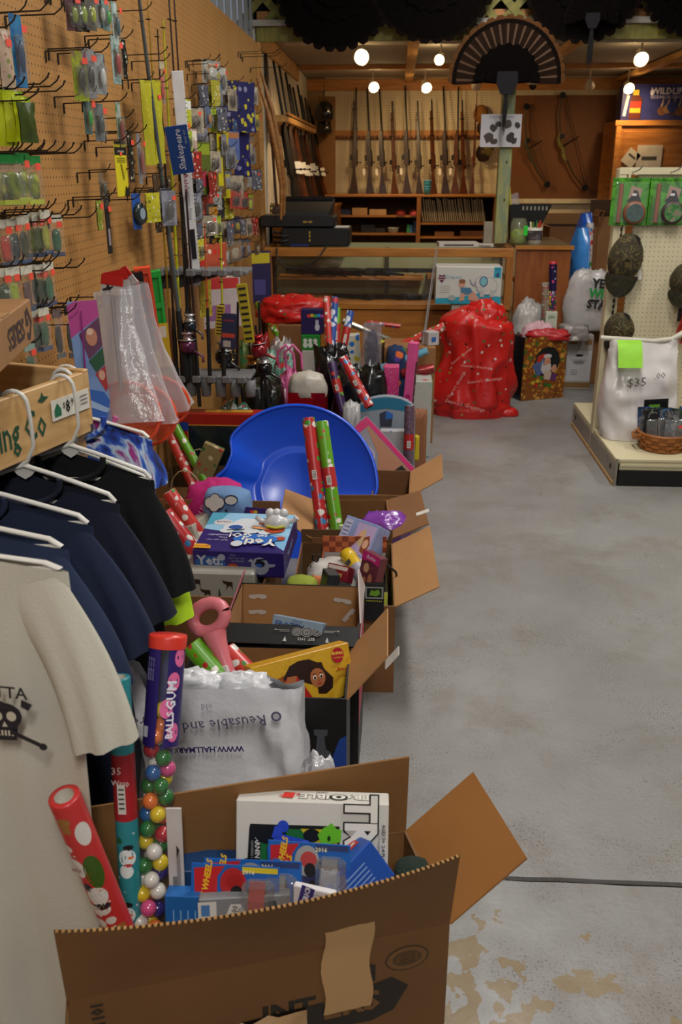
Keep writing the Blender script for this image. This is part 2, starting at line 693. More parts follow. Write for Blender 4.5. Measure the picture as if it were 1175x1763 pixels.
# ================================================================ the setting
WX = -1.05            # face of the left wall
BACK = 11.3           # face of the back wall
BEAM_Y = 7.35
def floor_mat():
 m,nt,b = nodes_of('m_painted_concrete')
 L,N = nt.links.new,nt.nodes.new
 tc = N('ShaderNodeTexCoord')
 def nz(scale,det=6,dist=0.0,rough=.6):
  n = N('ShaderNodeTexNoise')
  n.inputs['Scale'].default_value = scale
  n.inputs['Detail'].default_value = det
  n.inputs['Roughness'].default_value = rough
  n.inputs['Distortion'].default_value = dist
  L(tc.outputs['Object'],n.inputs['Vector'])
  return n.outputs['Fac']
 def mr(s,a,b_,c=0.0,d=1.0):
  r = N('ShaderNodeMapRange')
  r.inputs['From Min'].default_value = a
  r.inputs['From Max'].default_value = b_
  r.inputs['To Min'].default_value = c
  r.inputs['To Max'].default_value = d
  L(s,r.inputs['Value'])
  return r.outputs[0]
 def mix(f,a,b_):
  x = N('ShaderNodeMix')
  x.data_type = 'RGBA'
  if isinstance(f,float):
   x.inputs['Factor'].default_value = f
  else:
   L(f,x.inputs['Factor'])
  for s_,v_ in (('A',a),('B',b_)):
   if isinstance(v_,tuple):
    x.inputs[s_].default_value = v_
   else:
    L(v_,x.inputs[s_])
  return x.outputs['Result']
 def mul(a,b_):
  x = N('ShaderNodeMath')
  x.operation = 'MULTIPLY'
  L(a,x.inputs[0])
  if isinstance(b_,float):
   x.inputs[1].default_value = b_
  else:
   L(b_,x.inputs[1])
  return x.outputs[0]
 grey = mix(mr(nz(1.1,5),.35,.65),lin('#787674'),lin('#8b8a88'))
 c = mix(mul(mr(nz(2.4,9,.4,.72),.50,.66),.55),grey,lin('#6c6052'))
 c = mix(mul(mr(nz(160,3),.56,.64),mr(nz(3.0,4),.45,.60)),c,lin('#544a3f'))
 # worn patches where the paint has come off, near the joint only
 s = N('ShaderNodeSeparateXYZ')
 L(tc.outputs['Object'],s.inputs[0])
 near = mul(mr(s.outputs[1],1.69,1.45),mr(s.outputs[0],1.0,.2,0.0,1.0))
 ad = N('ShaderNodeMath')
 ad.operation = 'MULTIPLY_ADD'
 L(near,ad.inputs[0])
 ad.inputs[1].default_value = 0.235
 L(nz(13.0,4,.3,.55),ad.inputs[2])
 c = mix(mr(ad.outputs[0],.725,.735),c,lin('#7b6848'))
 # thin scratches
 mp = N('ShaderNodeMapping')
 mp.inputs['Rotation'].default_value = (0,0,.6)
 mp.inputs['Scale'].default_value = (6,.6,1)
 L(tc.outputs['Object'],mp.inputs['Vector'])
 n = N('ShaderNodeTexNoise')
 n.inputs['Scale'].default_value = 3
 n.inputs['Detail'].default_value = 3
 L(mp.outputs[0],n.inputs['Vector'])
 sc = N('ShaderNodeMath')
 sc.operation = 'PINGPONG'
 sc.inputs[1].default_value = .05
 L(n.outputs['Fac'],sc.inputs[0])
 c = mix(mul(mr(sc.outputs[0],.0018,.0),mr(nz(5,2),.56,.60)),c,lin('#5c5144'))
 L(c,b.inputs['Base Color'])
 L(mr(nz(6,5),.3,.7,.34,.6),b.inputs['Roughness'])
 bp = N('ShaderNodeBump')
 bp.inputs['Strength'].default_value = .25
 bp.inputs['Distance'].default_value = .004
 L(nz(60,4),bp.inputs['Height'])
 L(bp.outputs[0],b.inputs['Normal'])
 return m
# floor in two slabs with a real joint between them
JY = P(1000,1517,Z=0).y
fm = floor_mat()
g = .007
mb = MB(fm)
rj = random.Random(3)
n = 90
xs = [-1.6 + 7.0 * i / n for i in range(n + 1)]
ya = [JY + g + rj.uniform(-.0015,.003) for _ in xs]
yb = [JY - g + rj.uniform(-.003,.0015) for _ in xs]
vsx,fsx = [],[]
for i in range(n + 1):
 vsx += [(xs[i],12.6,0),(xs[i],ya[i],0),(xs[i],ya[i] - .002,-.014),(xs[i],yb[i] + .002,-.014),(xs[i],yb[i],0),(xs[i],-1.5,0)]
for i in range(n):
 for j in range(5):
  a = i * 6 + j
  fsx.append((a,a + 1,a + 7,a + 6))
mb.add(vsx,[f[::-1] for f in fsx])
f_ = struct('floor',mb,'grey painted concrete floor with worn patches')
mb = MB(mat('#241d16',.9)).box((1.9,JY,-.0125),(7.0,.02,.004))
struct('trim_1',mb,'dark open joint running across the concrete floor')
# left wall: perforated hardboard up to 2.44 m, seams between sheets
PEG = pegboard('#aa7a3f','#33200f',1,2,r=.12,off=(.2,.35))
mb = MB(PEG)
seams = [-1.2,1.2,2.42,3.64,4.86,6.08,7.32]
for a,b in zip(seams,seams[1:]):
 mb.box((WX - .003,(a + b) / 2,1.22),(.006,b - a - .0025,2.435))
mb.m(mat('#6a4420',.8))
mb.box((WX - .012,3.0,1.22),(.01,8.6,2.43))
struct('wall_left',mb,'brown perforated hardboard wall')
mb = MB(mat('#8b8f93',.5,metal=.1,var=.05))
k = 70
for i in range(k):
 y0,y1 = -1.2 + 8.6 * i / k,-1.2 + 8.6 * (i + 1) / k
 xo = WX - .02 - (.012 if i % 2 else 0)
 mb.box((xo,(y0 + y1) / 2,3.1),(.004,y1 - y0 + .001,1.32))
struct('wall_left_upper',mb,'grey ribbed metal wall above the brown perforated board')
# back room shell
WPEG = pegboard('#d8c9a6','#5a4930',0,2,r=.16)
XL = WX
XR = 4.2
xw0,xw1 = P(560,300,Y=BACK).x,P(860,300,Y=BACK).x
mb = MB(WPEG).box(((xw0 + 3.4) / 2,BACK + .003,1.27),(3.4 - xw0,.006,2.54))
mb.m(mat('#a58a63',.8)).box(((XL + XR) / 2,BACK + .05,1.3),(XR - XL + .3,.06,2.6))
struct('wall_back',mb,'cream perforated board wall behind the rifles')
WOODO = wood('#c98a45','#b0722f',4,(1,9,9),.5)
WOODY = wood('#d2a05c','#b98540',4,(9,1,9),.5)
WOODZ = wood('#c8924f','#a97338',4,(1,1,1),.5)
mb = MB(mat('#d9d2c0',.7,var=.05))
mb.box((WX - .03,9.4,1.27),(.04,4.1,2.54))
# board-and-batten grooves
for i in range(24):
 mb.box((WX - .006,7.55 + i * .16,1.27),(.006,.145,2.5))
struct('wall_left_back',mb,'white grooved panelling on the left of the gun room')
mb = MB(mat('#a39d92',.8,var=.04)).box(((XL + XR) / 2,9.4,2.56),(XR - XL + .4,4.2,.04))
struct('ceiling_back',mb,'low cream ceiling over the gun room')
mb = MB(mat('#8d8f90',.8)).box((1.6,2.6,3.72),(5.6,9.8,.05))
struct('ceiling',mb,'grey ceiling over the shop floor')
mb = MB(mat('#8f8675',.8)).box((4.25,5.3,1.85),(.05,13.5,3.7))
struct('wall_right',mb,'plain wall on the right of the shop')
mb = MB(mat('#3a352e',.8)).box((1.6,BEAM_Y + .25,3.2),(5.4,.04,1.3))
struct('wall_header',mb,'dark wall above the gun room opening')
# green treated beam
TREAT = wood('#8c8338','#6c6a2c',3,(9,1,1),.6)
mb = MB(TREAT).box(((WX + XR) / 2,BEAM_Y,2.488),(XR - WX,.038,.092))
struct('trim_2',mb,'green treated wood beam across the gun room opening')
mb = MB(WOODO).box(((WX + XR) / 2,BEAM_Y + .05,2.60),(XR - WX,.036,.09))
struct('trim_3',mb,'orange wood plate behind the lattice')
# trims and battens of the gun room ceiling
mb = MB(WOODY).box((WX + .012,8.75,2.47),(.025,2.75,.13))
struct('trim_4',mb,'pine board along the top of the left gun room wall')
mb = MB(WOODO).box((1.2,BACK - .02,2.46),(4.5,.03,.12))
struct('trim_5',mb,'orange wood board along the top of the back wall')
mb = MB(WOODO).box((1.5,10.0,2.52),(5.0,.09,.04))
struct('trim_6',mb,'wood batten across the gun room ceiling')
for i,(xp,c) in enumerate(((709,0),(972,1),(1170,2))):
 x = [P(709,100,Z=2.5).x,P(975,84,Z=2.5).x,P(1130,112,Z=2.5).x][i]
 mb = MB(WOODY).box((x,9.35,2.50),(.085,3.9,.045))
 struct('trim_%d' % (7 + i),mb,['pine batten running back over the rifle counter','pine batten over the hanging bows','pine batten over the oak cabinet'][i])
# pine end board of pegboard wall + ledge in the gun room
mb = MB(WOODY).box((WX + .008,7.36,1.22),(.03,.07,2.44))
struct('trim_10',mb,'pine post where the brown wall ends')
# lattice of crossed slats: thing of two layers
lt = thing('lattice','green treated wood lattice above the beam','lattice',(0,BEAM_Y,2.535))
LW,LH = XR - WX,.42
slat = MB(TREAT).box((0,0,0),(.60,.006,.052)).mesh('slat')
k = 0
for s_,yy in ((1,-.012),(-1,-.005)):
 x = WX + .05
 while x < 1.75:
  o = ob('slat',slat,lt)
  o.matrix_local = Tr(x,yy,.20) @ Ry(45 * s_)
  x += .19
mb = MB(mat('#0c0a09',.9)).box((1.5,BEAM_Y + .10,2.83),(5.3,.01,.6))
struct('trim_11',mb,'dark backing behind the lattice')
# post on the counter
pt = P(861,418,Y=7.42)
PAINT = swirl(['#83885a','#9c9a62','#76866a','#a09a5c'],7,.6,2,(3,3,.6),.5)
mb = MB(PAINT).box((pt.x,7.42,1.025 + (2.455 - 1.025) / 2),(.098,.09,2.455 - 1.025),ch=.006)
mb.m(mat('#4a3a20',.8))
for z in (1.35,1.62,1.9,2.2):
 mb.box((pt.x + .01,7.374,z),(.012,.004,.02))
struct('trim_12',mb,'green painted wooden post standing at the glass counter')
# ceiling lamps over the shop floor (out of frame; the one behind the camera is added fill)
LT = MB(mat('#e8e8e4',.4)).box((0,0,.03),(.32,1.24,.05))
LT.m(mat('#fff6e6',.4,var=0,emit=6)).box((0,0,.002),(.28,1.2,.004))
LTM = LT.mesh('housing')
for (x,y) in ((0.75,3.6),(0.75,6.1),(2.9,4.0),(0.75,1.2),(0.3,-1.3)):
 o = ob('ceiling_lamp',LTM,loc=(x,y,3.41))
 o['kind'] = 'structure'
 o['label'] = 'white fluorescent ceiling fixture'
 o['category'] = 'lamp'
# ================================================================ gun room
FW = wood('#a4682a','#93581f',4,(9,9,1),.4)
FWH = wood('#b3762f','#9c6024',4,(1,9,9),.4)
OAK = wood('#b87a3a','#9a5f28',3,(1,1,7),.45)
GUN = mat('#0e0d0d',.4,metal=.3)
STOCKS = [wood('#3a1c0c','#241006',6,(1,1,3),.35,i) for i in range(2)] + [wood('#662f10','#42200a',6,(1,1,3),.35),wood('#1c100a','#120a06',6,(1,1,3),.4)]
def rifle_proto(name,label,kind,stock,barrel):
 """rifle along +z, butt at z=0, length 1, belly toward +x"""
 t = thing(name,label,'rifle')
 s = MB(stock)
 if kind == 'long':       # full length military stock
  pts = [(-.035,0),(.052,0),(.05,.02),(.026,.17),(.012,.24),(.026,.27),(.028,.33),(.024,.40),(.016,.62),(.010,.88),(-.008,.88),(-.014,.45),(-.018,.30),(-.004,.23),(-.010,.15)]
 else:                    # half stock
  pts = [(-.035,0),(.052,0),(.05,.02),(.024,.17),(.010,.25),(.028,.28),(.028,.36),(.022,.55),(.006,.60),(-.010,.60),(-.014,.40),(-.018,.30),(-.002,.23),(-.010,.15)]
 s.prism(pts,.030,T=frame((0,.015,0),x=(1,0,0),y=(0,0,1)))
 ob('stock',s,t)
 b = MB(barrel).tube([(-.012,0,.30),(-.012,0,.62),(-.010,0,1.0)],[.013,.010,.008],8)
 b.tube([(-.012,0,.96),(-.022,0,.965)],.004,5)
 ob('barrel',b,t)
 r = MB(barrel).tube([(-.016,0,.27),(-.016,0,.42)],.015,8)
 r.box((.034,0,.345),(.03,.018,.05))
 ob('receiver',r,t)
 ob('bolt_handle',MB(barrel).tube([(-.016,0,.30),(-.02,.02,.30),(-.045,.045,.295)],.005,6).sphere((-.045,.045,.295),.009,6),t)
 g = [(.02 + .028 * math.sin(a),0,.275 + .03 * math.cos(a)) for a in [i * math.pi / 6 for i in range(7)]]
 ob('trigger_guard',MB(barrel).tube(g,.003,5),t)
 if kind == 'long':
  ob('barrel_band',MB(barrel).box((0,0,.62),(.05,.036,.012)),t)
  ob('barrel_band',MB(barrel).box((0,0,.80),(.04,.034,.012)),t)
 return t
rp = {}
RIF = [((612,151),(611,339),'long',1),((631,152),(639,339),'half',0),((652,153),(661,339),'half',0),
       ((674,174),(681,339),'long',2),((696,148),(703,339),'half',1),((718,174),(724,339),'long',0),
       ((742,171),(748,338),'long',2),((762,149),(769,338),'half',0),((788,149),(785,338),'half',2),((795,172),(800,338),'long',2)]
ords = ['leftmost long dark','second from the left, long dark','third from the left, long dark','fourth from the left, shorter reddish','fifth from the left, tallest dark',
  'sixth from the left, shorter brown','short reddish','tall dark','tall reddish','rightmost short reddish']
extra = ['','','','','','','just left of the light blue cups\' right edge','third from the right','second from the right','']
TAG = mat('#e8e4d8',.6,var=.02)
RY = BACK - .24
for i,(m_,b_,kd,st) in enumerate(RIF):
 key = (kd,st)
 bz = 1.30
 bt = P(b_[0],b_[1],Y=RY)
 bt.z = bz
 mz = P(m_[0],m_[1],Y=RY + .14)
 d = mz - bt
 L_ = d.length
 T = frame(bt,z=d,y=(0,-1,0) if i % 3 else (.35,-1,0))
 T = T @ Matrix.Scale(L_,4)
 lab = ords[i] + ' bolt-action rifle standing against the cream back wall' + (', ' + extra[i] if extra[i] and i > 6 else '')
 if i == 6:
  lab = 'short reddish bolt-action rifle standing just right of the light blue cup'
 t = rifle_proto('rifle',lab,kd,STOCKS[st],GUN)
 t.matrix_world = T
 t['group'] = 'rifles standing along the back wall'
 if i in (1,2,4,7,8):
  ob('price_tag',MB(TAG).prism([(-.012,-.03),(.012,-.03),(.014,.02),(0,.035),(-.014,.02)],.002,T=frame((.06,.035,.21),x=(1,0,0),z=(0,1,0))),t)
# thin brown musket at the right
bt,mz = P(814,339,Y=RY),P(821,158,Y=RY + .14)
bt.z = 1.30
t = rifle_proto('musket','slim light brown muzzle-loading long gun at the right end of the rifle row','long',STOCKS[2],mat('#7a4a22',.4,metal=.3))
t.matrix_world = frame(bt,z=mz - bt,y=(0,-1,0)) @ Matrix.Diagonal(((mz - bt).length * .55,(mz - bt).length * .55,(mz - bt).length,1))
# rail behind the rifles with notches
y = BACK - .05
zr = P(700,232,Y=BACK).z
ra = thing('rifle_rail','notched wood rail holding the rifles on the back wall','rail',((xw0 + xw1) / 2,y,zr))
Wd = xw1 - xw0 - .06
ob('board',MB(WOODO).box((0,.03,0),(Wd,.025,.09)),ra)
mb = MB(mat('#6b3d18',.5))
kx = int(Wd / .05)
for i in range(kx):
 mb.box((-Wd / 2 + .025 + i * .05,-.005,-.02),(.03,.05,.02))
ob('notched_strip',mb,ra)['kind'] = 'stuff'
# shelf unit under the rifles
yf,zt = 10.62,1.30
x0,x1 = P(552,343,Y=yf).x,P(856,343,Y=yf).x
xm = P(722,343,Y=yf).x
sh = thing('shelf_unit','low orange wood shelf unit under the rifles','shelf',((x0 + x1) / 2,(yf + BACK) / 2 - .02,0))
dep = BACK - yf - .05
wd = x1 - x0
cx = (x0 + x1) / 2
ob('top',MB(FWH).box((0,0,zt - .012),(wd + .04,dep,.024),ch=.004),sh)
for i,xx in enumerate((x0,xm,x1)):
 ob('upright',MB(FW).box((xx - cx,0,(zt - .026) / 2),(.045,dep,zt - .026)),sh)
zs1 = P(700,371,Y=yf).z
zs2 = P(700,402,Y=yf).z
zs3 = P(800,384,Y=yf).z
zs4 = P(800,408,Y=yf).z
for (a,b,z) in ((x0,xm,zs1),(x0,xm,zs2),(xm,x1,zs3),(xm,x1,zs4)):
 ob('shelf_board',MB(FWH).box(((a + b) / 2 - cx,.01,z - .01),(b - a - .05,dep - .04,.022)),sh)
ob('back_panel',MB(mat('#6b431f',.7)).box((0,dep / 2 - .005,zt / 2),(wd,.008,zt - .04)),sh)
def on(px,z,Y,**k):
 """point above pixel column px on height z at depth Y"""
 q = P(px,HORIZON,Y=Y)
 # correct for the camera's pitch: x depends on the point's own depth
 zc = fw.dot(V((q.x,Y,z)) - EYE)
 for _ in range(3):
  x = q.x
  v_ = V((x,Y,z)) - EYE
  u = CX + FPX * v_.dot(rt) / v_.dot(fw)
  q.x += (px - u) * v_.dot(fw) / FPX
 return V((q.x,Y,z))
# albums leaning in the right bay
rb = random.Random(5)
xa = xm + .05
i = 0
bases = ['#4a3a2c','#3b2e25','#5c4530','#6a5238','#2e2722','#544337','#7b6044']
while xa < x1 - .1 and i < 40:
 tks = rb.uniform(.012,.022)
 hh = rb.uniform(.24,.27)
 lean_ = 10 + rb.uniform(-2,2)
 T = Tr(xa,yf + .20,zs3 + .002 + .001) @ Ry(-lean_) @ Tr(tks / 2,0,0)
 col = rb.choice(bases)
 t = ob('book',MB(mat(col,.6)).box((0,0,hh / 2),(tks,.24,hh)).m(mat('#a89a80',.8)).box((0,-.121,hh / 2),(tks * .6,.004,hh * .96)),T=T)
 tag(t,'%s album, number %d from the left in the shelf unit' % ({'#7b6044': 'tan','#6a5238': 'tan','#2e2722': 'black'}.get(col,'dark brown'),i + 1),'book','albums leaning in the shelf unit')
 xa += tks + .006
 i += 1
for px,w_,h_,c,lb in ((620,.17,.075,'#b98a55','open tan box with a raised lid on the upper left shelf'),(651,.19,.06,'#c39560','flat tan box right of the open tan box')):
 q = on(px,zs1,yf + .12)
 pkg('small_box',lb,'box',Tr(q.x,q.y,zs1 + .001),(w_,.16,h_),mat(c,.7))
for px,w_,h_,c,lb,z_,nm in ((596,.12,.06,'#27314d','dark blue box on the upper left shelf',zs1,'small_box'),
                                  (634,.16,.09,'#1a1918','black scope case lying on the lower left shelf',zs2,'scope_case'),
                                  (655,.12,.05,'#26221f','small black pouch beside the pale tub on the lower shelf',zs2,'pouch'),
                                  (703,.035,.09,'#3b9a57','green ammunition box on the lower shelf',zs2,'small_box'),
                                  (708,.03,.085,'#3f7fb8','light blue carton beside the green ammunition box',zs2,'small_box'),
                                  (715,.05,.13,'#223a66','dark blue tin at the right of the lower left shelf',zs2,'tin'),
                                  (765,.22,.05,'#a9743d','flat brown box under the albums',zs4,'small_box'),
                                  (812,.26,.06,'#8a5a2c','brown wooden case under the albums at the right',zs4,'wooden_case')):
 q = on(px,z_,yf + .14)
 pkg(nm,lb,'box',Tr(q.x,q.y,z_ + .001),(w_,.12,h_),mat(c,.5),.004)
q = on(677,zs2,yf + .12)
t = thing('tub','pale round plastic tub on the lower shelf','tub',Tr(q.x,q.y,zs2 + .001))
ob('body',MB(mat('#a9a48f',.3)).lathe([(.001,0),(.055,0),(.065,.05),(.06,.05),(.05,.006),(.001,.006)]),t)
ob('rim',MB(mat('#c8c4b4',.3)).lathe([(.062,.046),(.07,.046),(.07,.056),(.062,.056),(.062,.046)]),t)
for px,c,lb in ((690,'#9a3a30','dark red cap lying at the middle of the upper shelf'),(714,'#c8585c','pink red cap at the right of the upper shelf')):
 q = on(px,zs1,yf + .14)
 t = thing('cap',lb,'cap',Tr(q.x,q.y,zs1 + .001))
 ob('crown',lump(mat(c,.9),(.13,.15,.06),.03,flat=.3,n=14),t)
 ob('brim',MB(mat(c,.9)).prism([(-.06,-.06),(-.05,-.11),(0,-.125),(.05,-.11),(.06,-.06)],.004),t)
# cups on top
q = on(736,zt,yf + .12)
for i,zz in enumerate((0,.062)):
 t = thing('cup',['lower light blue cup on the shelf unit below the rifles','upper light blue cup nested on the other one'][i],'cup',Tr(q.x,q.y,zt + .001 + zz),'stacked light blue cups')
 ob('body',MB(mat('#3d8fae',.4)).lathe([(.001,0),(.036,0),(.042,.058),(.042,.085),(.039,.085),(.034,.01),(.001,.01)]),t)
 ob('rim',MB(mat('#56a6c4',.4)).lathe([(.042,.078),(.046,.078),(.046,.088),(.039,.088),(.042,.078)]),t)
# brown panel with two compound bows
xb0,xb1 = P(880,250,Y=BACK).x,P(1053,250,Y=BACK - .05).x
zb0,zb1 = P(950,343,Y=BACK - .05).z,P(950,164,Y=BACK - .05).z
BP = pegboard('#7a4a20','#4a2c12',0,2,r=.17)
mb = MB(BP).box(((xb0 + xb1) / 2,BACK - .04,(zb0 + zb1) / 2),(xb1 - xb0,.012,zb1 - zb0))
struct('trim_13',mb,'brown perforated panel behind the bows')
mb = MB(mat('#d9cfae',.6)).box(((xb0 + xb1) / 2 + .1,BACK - .05,zb0 - .02),(xb1 - xb0 + .3,.03,.05))
struct('trim_14',mb,'cream rail under the brown panel')
def bow(label,top,bot,cam_m,w_,bulge):
 """compound bow hung on the panel: riser, two limbs, cams, strings"""
 Y0 = BACK - .10
 a,b = P(*top,Y=Y0),P(*bot,Y=Y0)
 t = thing('compound_bow',label,'bow',Tr(a))
 ax = (b - a)
 L_ = ax.length
 ax.normalize()
 n = V((ax.z,0,-ax.x))
 if n.x > 0:
  n = -n
 def q(s_,o):
  return ax * (s_ * L_) + n * o
 r = MB(cam_m)
 k = [(.36,bulge * .75),(.42,bulge * .98),(.47,bulge),(.52,bulge * .86),(.58,bulge * .95),(.66,bulge * .85)]
 r.tube([q(*i) for i in k],[.012,.02,.026,.018,.024,.014],8)
 ob('riser',r,t)
 for s0,s1,s2 in ((.37,.18,.03),(.65,.82,.97)):
  ob('limb',MB(mat('#3d3620',.4)).tube([q(s0,bulge * .78),q(s1,bulge * .55),q(s2,bulge * .12)],[.012,.010,.008],6),t)
 for s_ in (.02,.98):
  c = MB(mat('#141312',.4,metal=.5))
  p0 = q(s_,.01)
  c.tube([p0 + V((0,-.008,0)),p0 + V((0,.008,0))],.035,12)
  ob('cam',c,t)
 s = MB(mat('#2a2622',.6))
 s.tube([q(.02,-.025),q(.98,-.025)],.0035,4)
 s.tube([q(.02,.0),q(.98,-.0)],.0025,4)
 ob('string',s,t)
 ob('cable_guard',MB(GUN).tube([q(.5,bulge * .9),q(.46,-.06)],.006,5),t)
 ob('sight',MB(GUN).box((0,0,0),(.05,.03,.05),T=Tr(q(.40,bulge * .7))),t)
CAMO = swirl(['#3c3a1c','#8a8040','#4b4a22','#a09452','#2e2818'],25,.6,1)
bow('larger camouflage compound bow hanging at the middle of the brown panel',(970,160),(1010,326),CAMO,.05,.17)
bow('darker compound bow hanging at the left of the brown panel',(908,180),(945,320),swirl(['#2c2818','#4c4426','#221c12'],25,.6,2),.05,.13)
# caps hanging right of the rifles
for (px,py,c,lb) in ((828,205,'#8a5a22','orange brown cap hanging highest right of the rifles'),(834,228,'#3a2a1c','dark brown cap hanging behind the paper with feather photos'),(838,262,'#6b5a2e','olive cap hanging below the paper'),(832,272,'#2a1616','dark maroon cap hanging lowest beside the post')):
 q = P(px,py,Y=BACK - .08)
 t = thing('cap',lb,'cap',Tr(q),'caps hanging beside the post')
 ob('crown',lump(mat(c,.9),(.17,.12,.15),.04,flat=.5,n=14,seed=px),t)
 ob('brim',MB(mat(c,.9)).prism([(-.07,0),(-.06,-.05),(0,-.07),(.06,-.05),(.07,0)],.005,T=frame((0,-.07,.02),x=(1,0,0),y=(0,-.5,1))),t)
# oak cabinet and display carton at the right
yo = 10.4
xc0 = P(1057,260,Y=yo).x
zc1 = P(1100,208,Y=yo).z
oc = thing('oak_cabinet','tall oak cabinet at the right of the gun room','cabinet',((xc0 + 2.9) / 2 + .4,yo + .3,0))
ow = 2.9 - xc0 + .8
ob('body',MB(OAK).box((0,0,zc1 / 2),(ow,.6,zc1)),oc)
ob('frame',MB(WOODO).box((0,-.31,zc1 - .02),(ow + .02,.02,.05)).box((-ow / 2 + .03,-.31,zc1 / 2),(.05,.02,zc1 - .1)),oc)
ob('door',MB(OAK).box((0.02,-.305,zc1 / 2 - .03),(ow - .14,.012,zc1 - .14),ch=.004),oc)
q0,q1 = P(1070,207,Y=yo + .02),P(1070,143,Y=yo + .02)
wbx = 1.15
T = Tr(q0.x + wbx / 2,yo + .06 + .1,zc1 + .001)
hb = q1.z - q0.z
t = pkg('display_carton','dark blue WILDLIFE RESEARCH CENTER carton with deer and bottle on the oak cabinet','carton',T,(wbx,.2,hb),mat('#2b2f66',.4,var=.15))
pr = Print(face(wbx,.2,hb,'front'))
pr.text('WILDLIFE',-wbx / 2 + .47,hb / 2 - .07,.085,'#cfcde0',bold=.02)
pr.text('RESEARCH CENTER',-wbx / 2 + .47,hb / 2 - .125,.042,'#a9a7c4',bold=.01)
pr.ell(-wbx / 2 + .30,hb / 2 - .08,.02,.03,'#cfcde0')
for k in range(7):
 pr.ell(-wbx / 2 + .42 + k * .06,-.08 + .02 * math.sin(k * 2),.05,.045,['#6d4a34','#8a6a4a','#3b2c3c'][k % 3],n=9)
 pr.poly([(-wbx / 2 + .40 + k * .06,-.04),(-wbx / 2 + .43 + k * .06,.06),(-wbx / 2 + .42 + k * .06,-.03)],'#b8a48c')
pr.ell(-wbx / 2 + .52,-.04,.055,.05,'#28306e')
# bottle printed on it
pr.poly([(-wbx / 2 + .08,-hb / 2 + .02),(-wbx / 2 + .2,-hb / 2 + .02),(-wbx / 2 + .205,.03),(-wbx / 2 + .17,.07),(-wbx / 2 + .1,.07),(-wbx / 2 + .085,.03)],'#58281a')
pr.rect(-wbx / 2 + .14,-.02,.11,.06,'#c23322')
pr.rect(-wbx / 2 + .14,-.075,.11,.045,'#c9a52e')
pr.rect(-wbx / 2 + .135,.095,.06,.05,'#d8b62e')
pr.rect(-wbx / 2 + .045,-.03,.03,.2,'#d8d6d4',rot=-8)
pr.done(t)
# papers leaning on cabinet side
for px,py,w_,h_,rz_ in ((1118,276,.26,.3,0),(1087,272,.14,.16,35)):
 q = P(px,py,Y=yo - .03)
 o = ob('paper',MB(mat('#cfc8bb',.6)).box((0,0,0),(w_,.002,h_)).m(mat('#4a4844',.6)).box((0,-.0015,.02),(w_ * .6,.001,h_ * .12)),T=Tr(q.x,yo - .0225,q.z) @ Ry(rz_))
 tag(o,['white printed paper taped on the front of the oak cabinet','small tilted white paper taped left of the printed one'][rz_ > 0],'paper')
# ---------------------------------------------------------------- left rack of long guns
BT = [(465,353),(480,345),(503,348),(514,344),(521,341),(530,343),(537,341),(547,342),(552,340),(559,338),(565,337)]
MZ = [(469,105),(479,113),(490,125),(497,145),(503,150),(511,146),(517,164),(524,168),(531,182),(537,200),(543,222)]
lk = ['nearest','second nearest','third nearest','fourth nearest','fifth nearest','fifth from the far end','fourth from the far end','third from the far end','second from the far end','farthest']
for i in range(10):
 m_ = P(*MZ[i],X=-1.0)
 Yb = m_.y - .08
 b_ = V((-.80,Yb,1.22))
 ln = (m_ - b_).length
 st = (i * 2) % 4
 t = rifle_proto('shotgun',lk[i] + (' pale stocked long gun' if i in (1,4) else ' long gun') + ' leaning in the rack on the left wall','half',[STOCKS[3],STOCKS[0],STOCKS[2]][i % 3],GUN)
 t.matrix_world = frame(b_,z=m_ - b_,y=(.9,-.6,0)) @ Matrix.Diagonal((1.25,1.2,ln,1))
 t['group'] = 'long guns leaning on the left wall'
 if 1 <= i <= 6 or i == 8:
  ob('price_tag',MB(TAG).prism([(-.03,-.05),(.03,-.05),(.03,.03),(-.03,.04)],.002,T=frame((.03,.05,.3),x=(1,0,0),z=(0,1,0))),t)
mb = MB(WOODY).box((WX + .10,9.0,P(470,200,X=WX + .1).z),(.16,2.6,.05))
mb.m(FWH).box((WX + .17,9.0,P(470,200,X=WX + .1).z + .03),(.02,2.6,.03))
tag(ob('gun_rack_rail',mb),'pine rail on the left wall that the long guns lean on','rail')
lb_ = thing('wall_bench','orange wood bench under the leaning long guns','bench',(-.83,9.25,0))
ob('top',MB(FWH).box((0,.12,1.20),(.42,3.36,.03)),lb_)
ob('front_panel',MB(FW).box((.19,0,.59),(.02,3.06,1.18)),lb_)
ob('end_panel',MB(FW).box((0,-1.52,.59),(.38,.02,1.18)),lb_)
# two wooden longbows standing at the near end
for (a,b,lb) in (((449,122),(487,352),'pale wooden longbow leaning at the near end of the left rack'),((443,135),(480,352),'second pale wooden longbow, closest to the brown wall')):
 p1 = P(*a,X=-1.0)
 p0 = V((-.86,p1.y + .05,1.22))
 mid = (p0 + p1) / 2 + V((.05,0,0))
 o = ob('longbow',MB(wood('#a9763f','#8a5a2a',4,(1,1,8),.4)).tube([p0,p0.lerp(mid,.5) + V((.02,0,0)),mid,mid.lerp(p1,.5) + V((.015,0,0)),p1],[.009,.016,.02,.016,.008],8))
 tag(o,lb,'bow')
q = P(450,140,X=-.99)
o = ob('boat_paddle',MB(wood('#4a2c18','#2e190c',4,(1,1,6),.35)).prism([(-.05,0),(-.06,.35),(-.03,.6),(0,.68),(.03,.6),(.06,.35),(.05,0),(.012,-.05),(.012,-.5),(-.012,-.5),(-.012,-.05)],.02,T=frame((-1.02,7.75,1.78),x=(0,1,0),y=(-.05,0,1))))
tag(o,'dark brown wooden paddle leaning on the white wall beside the longbows','paddle')
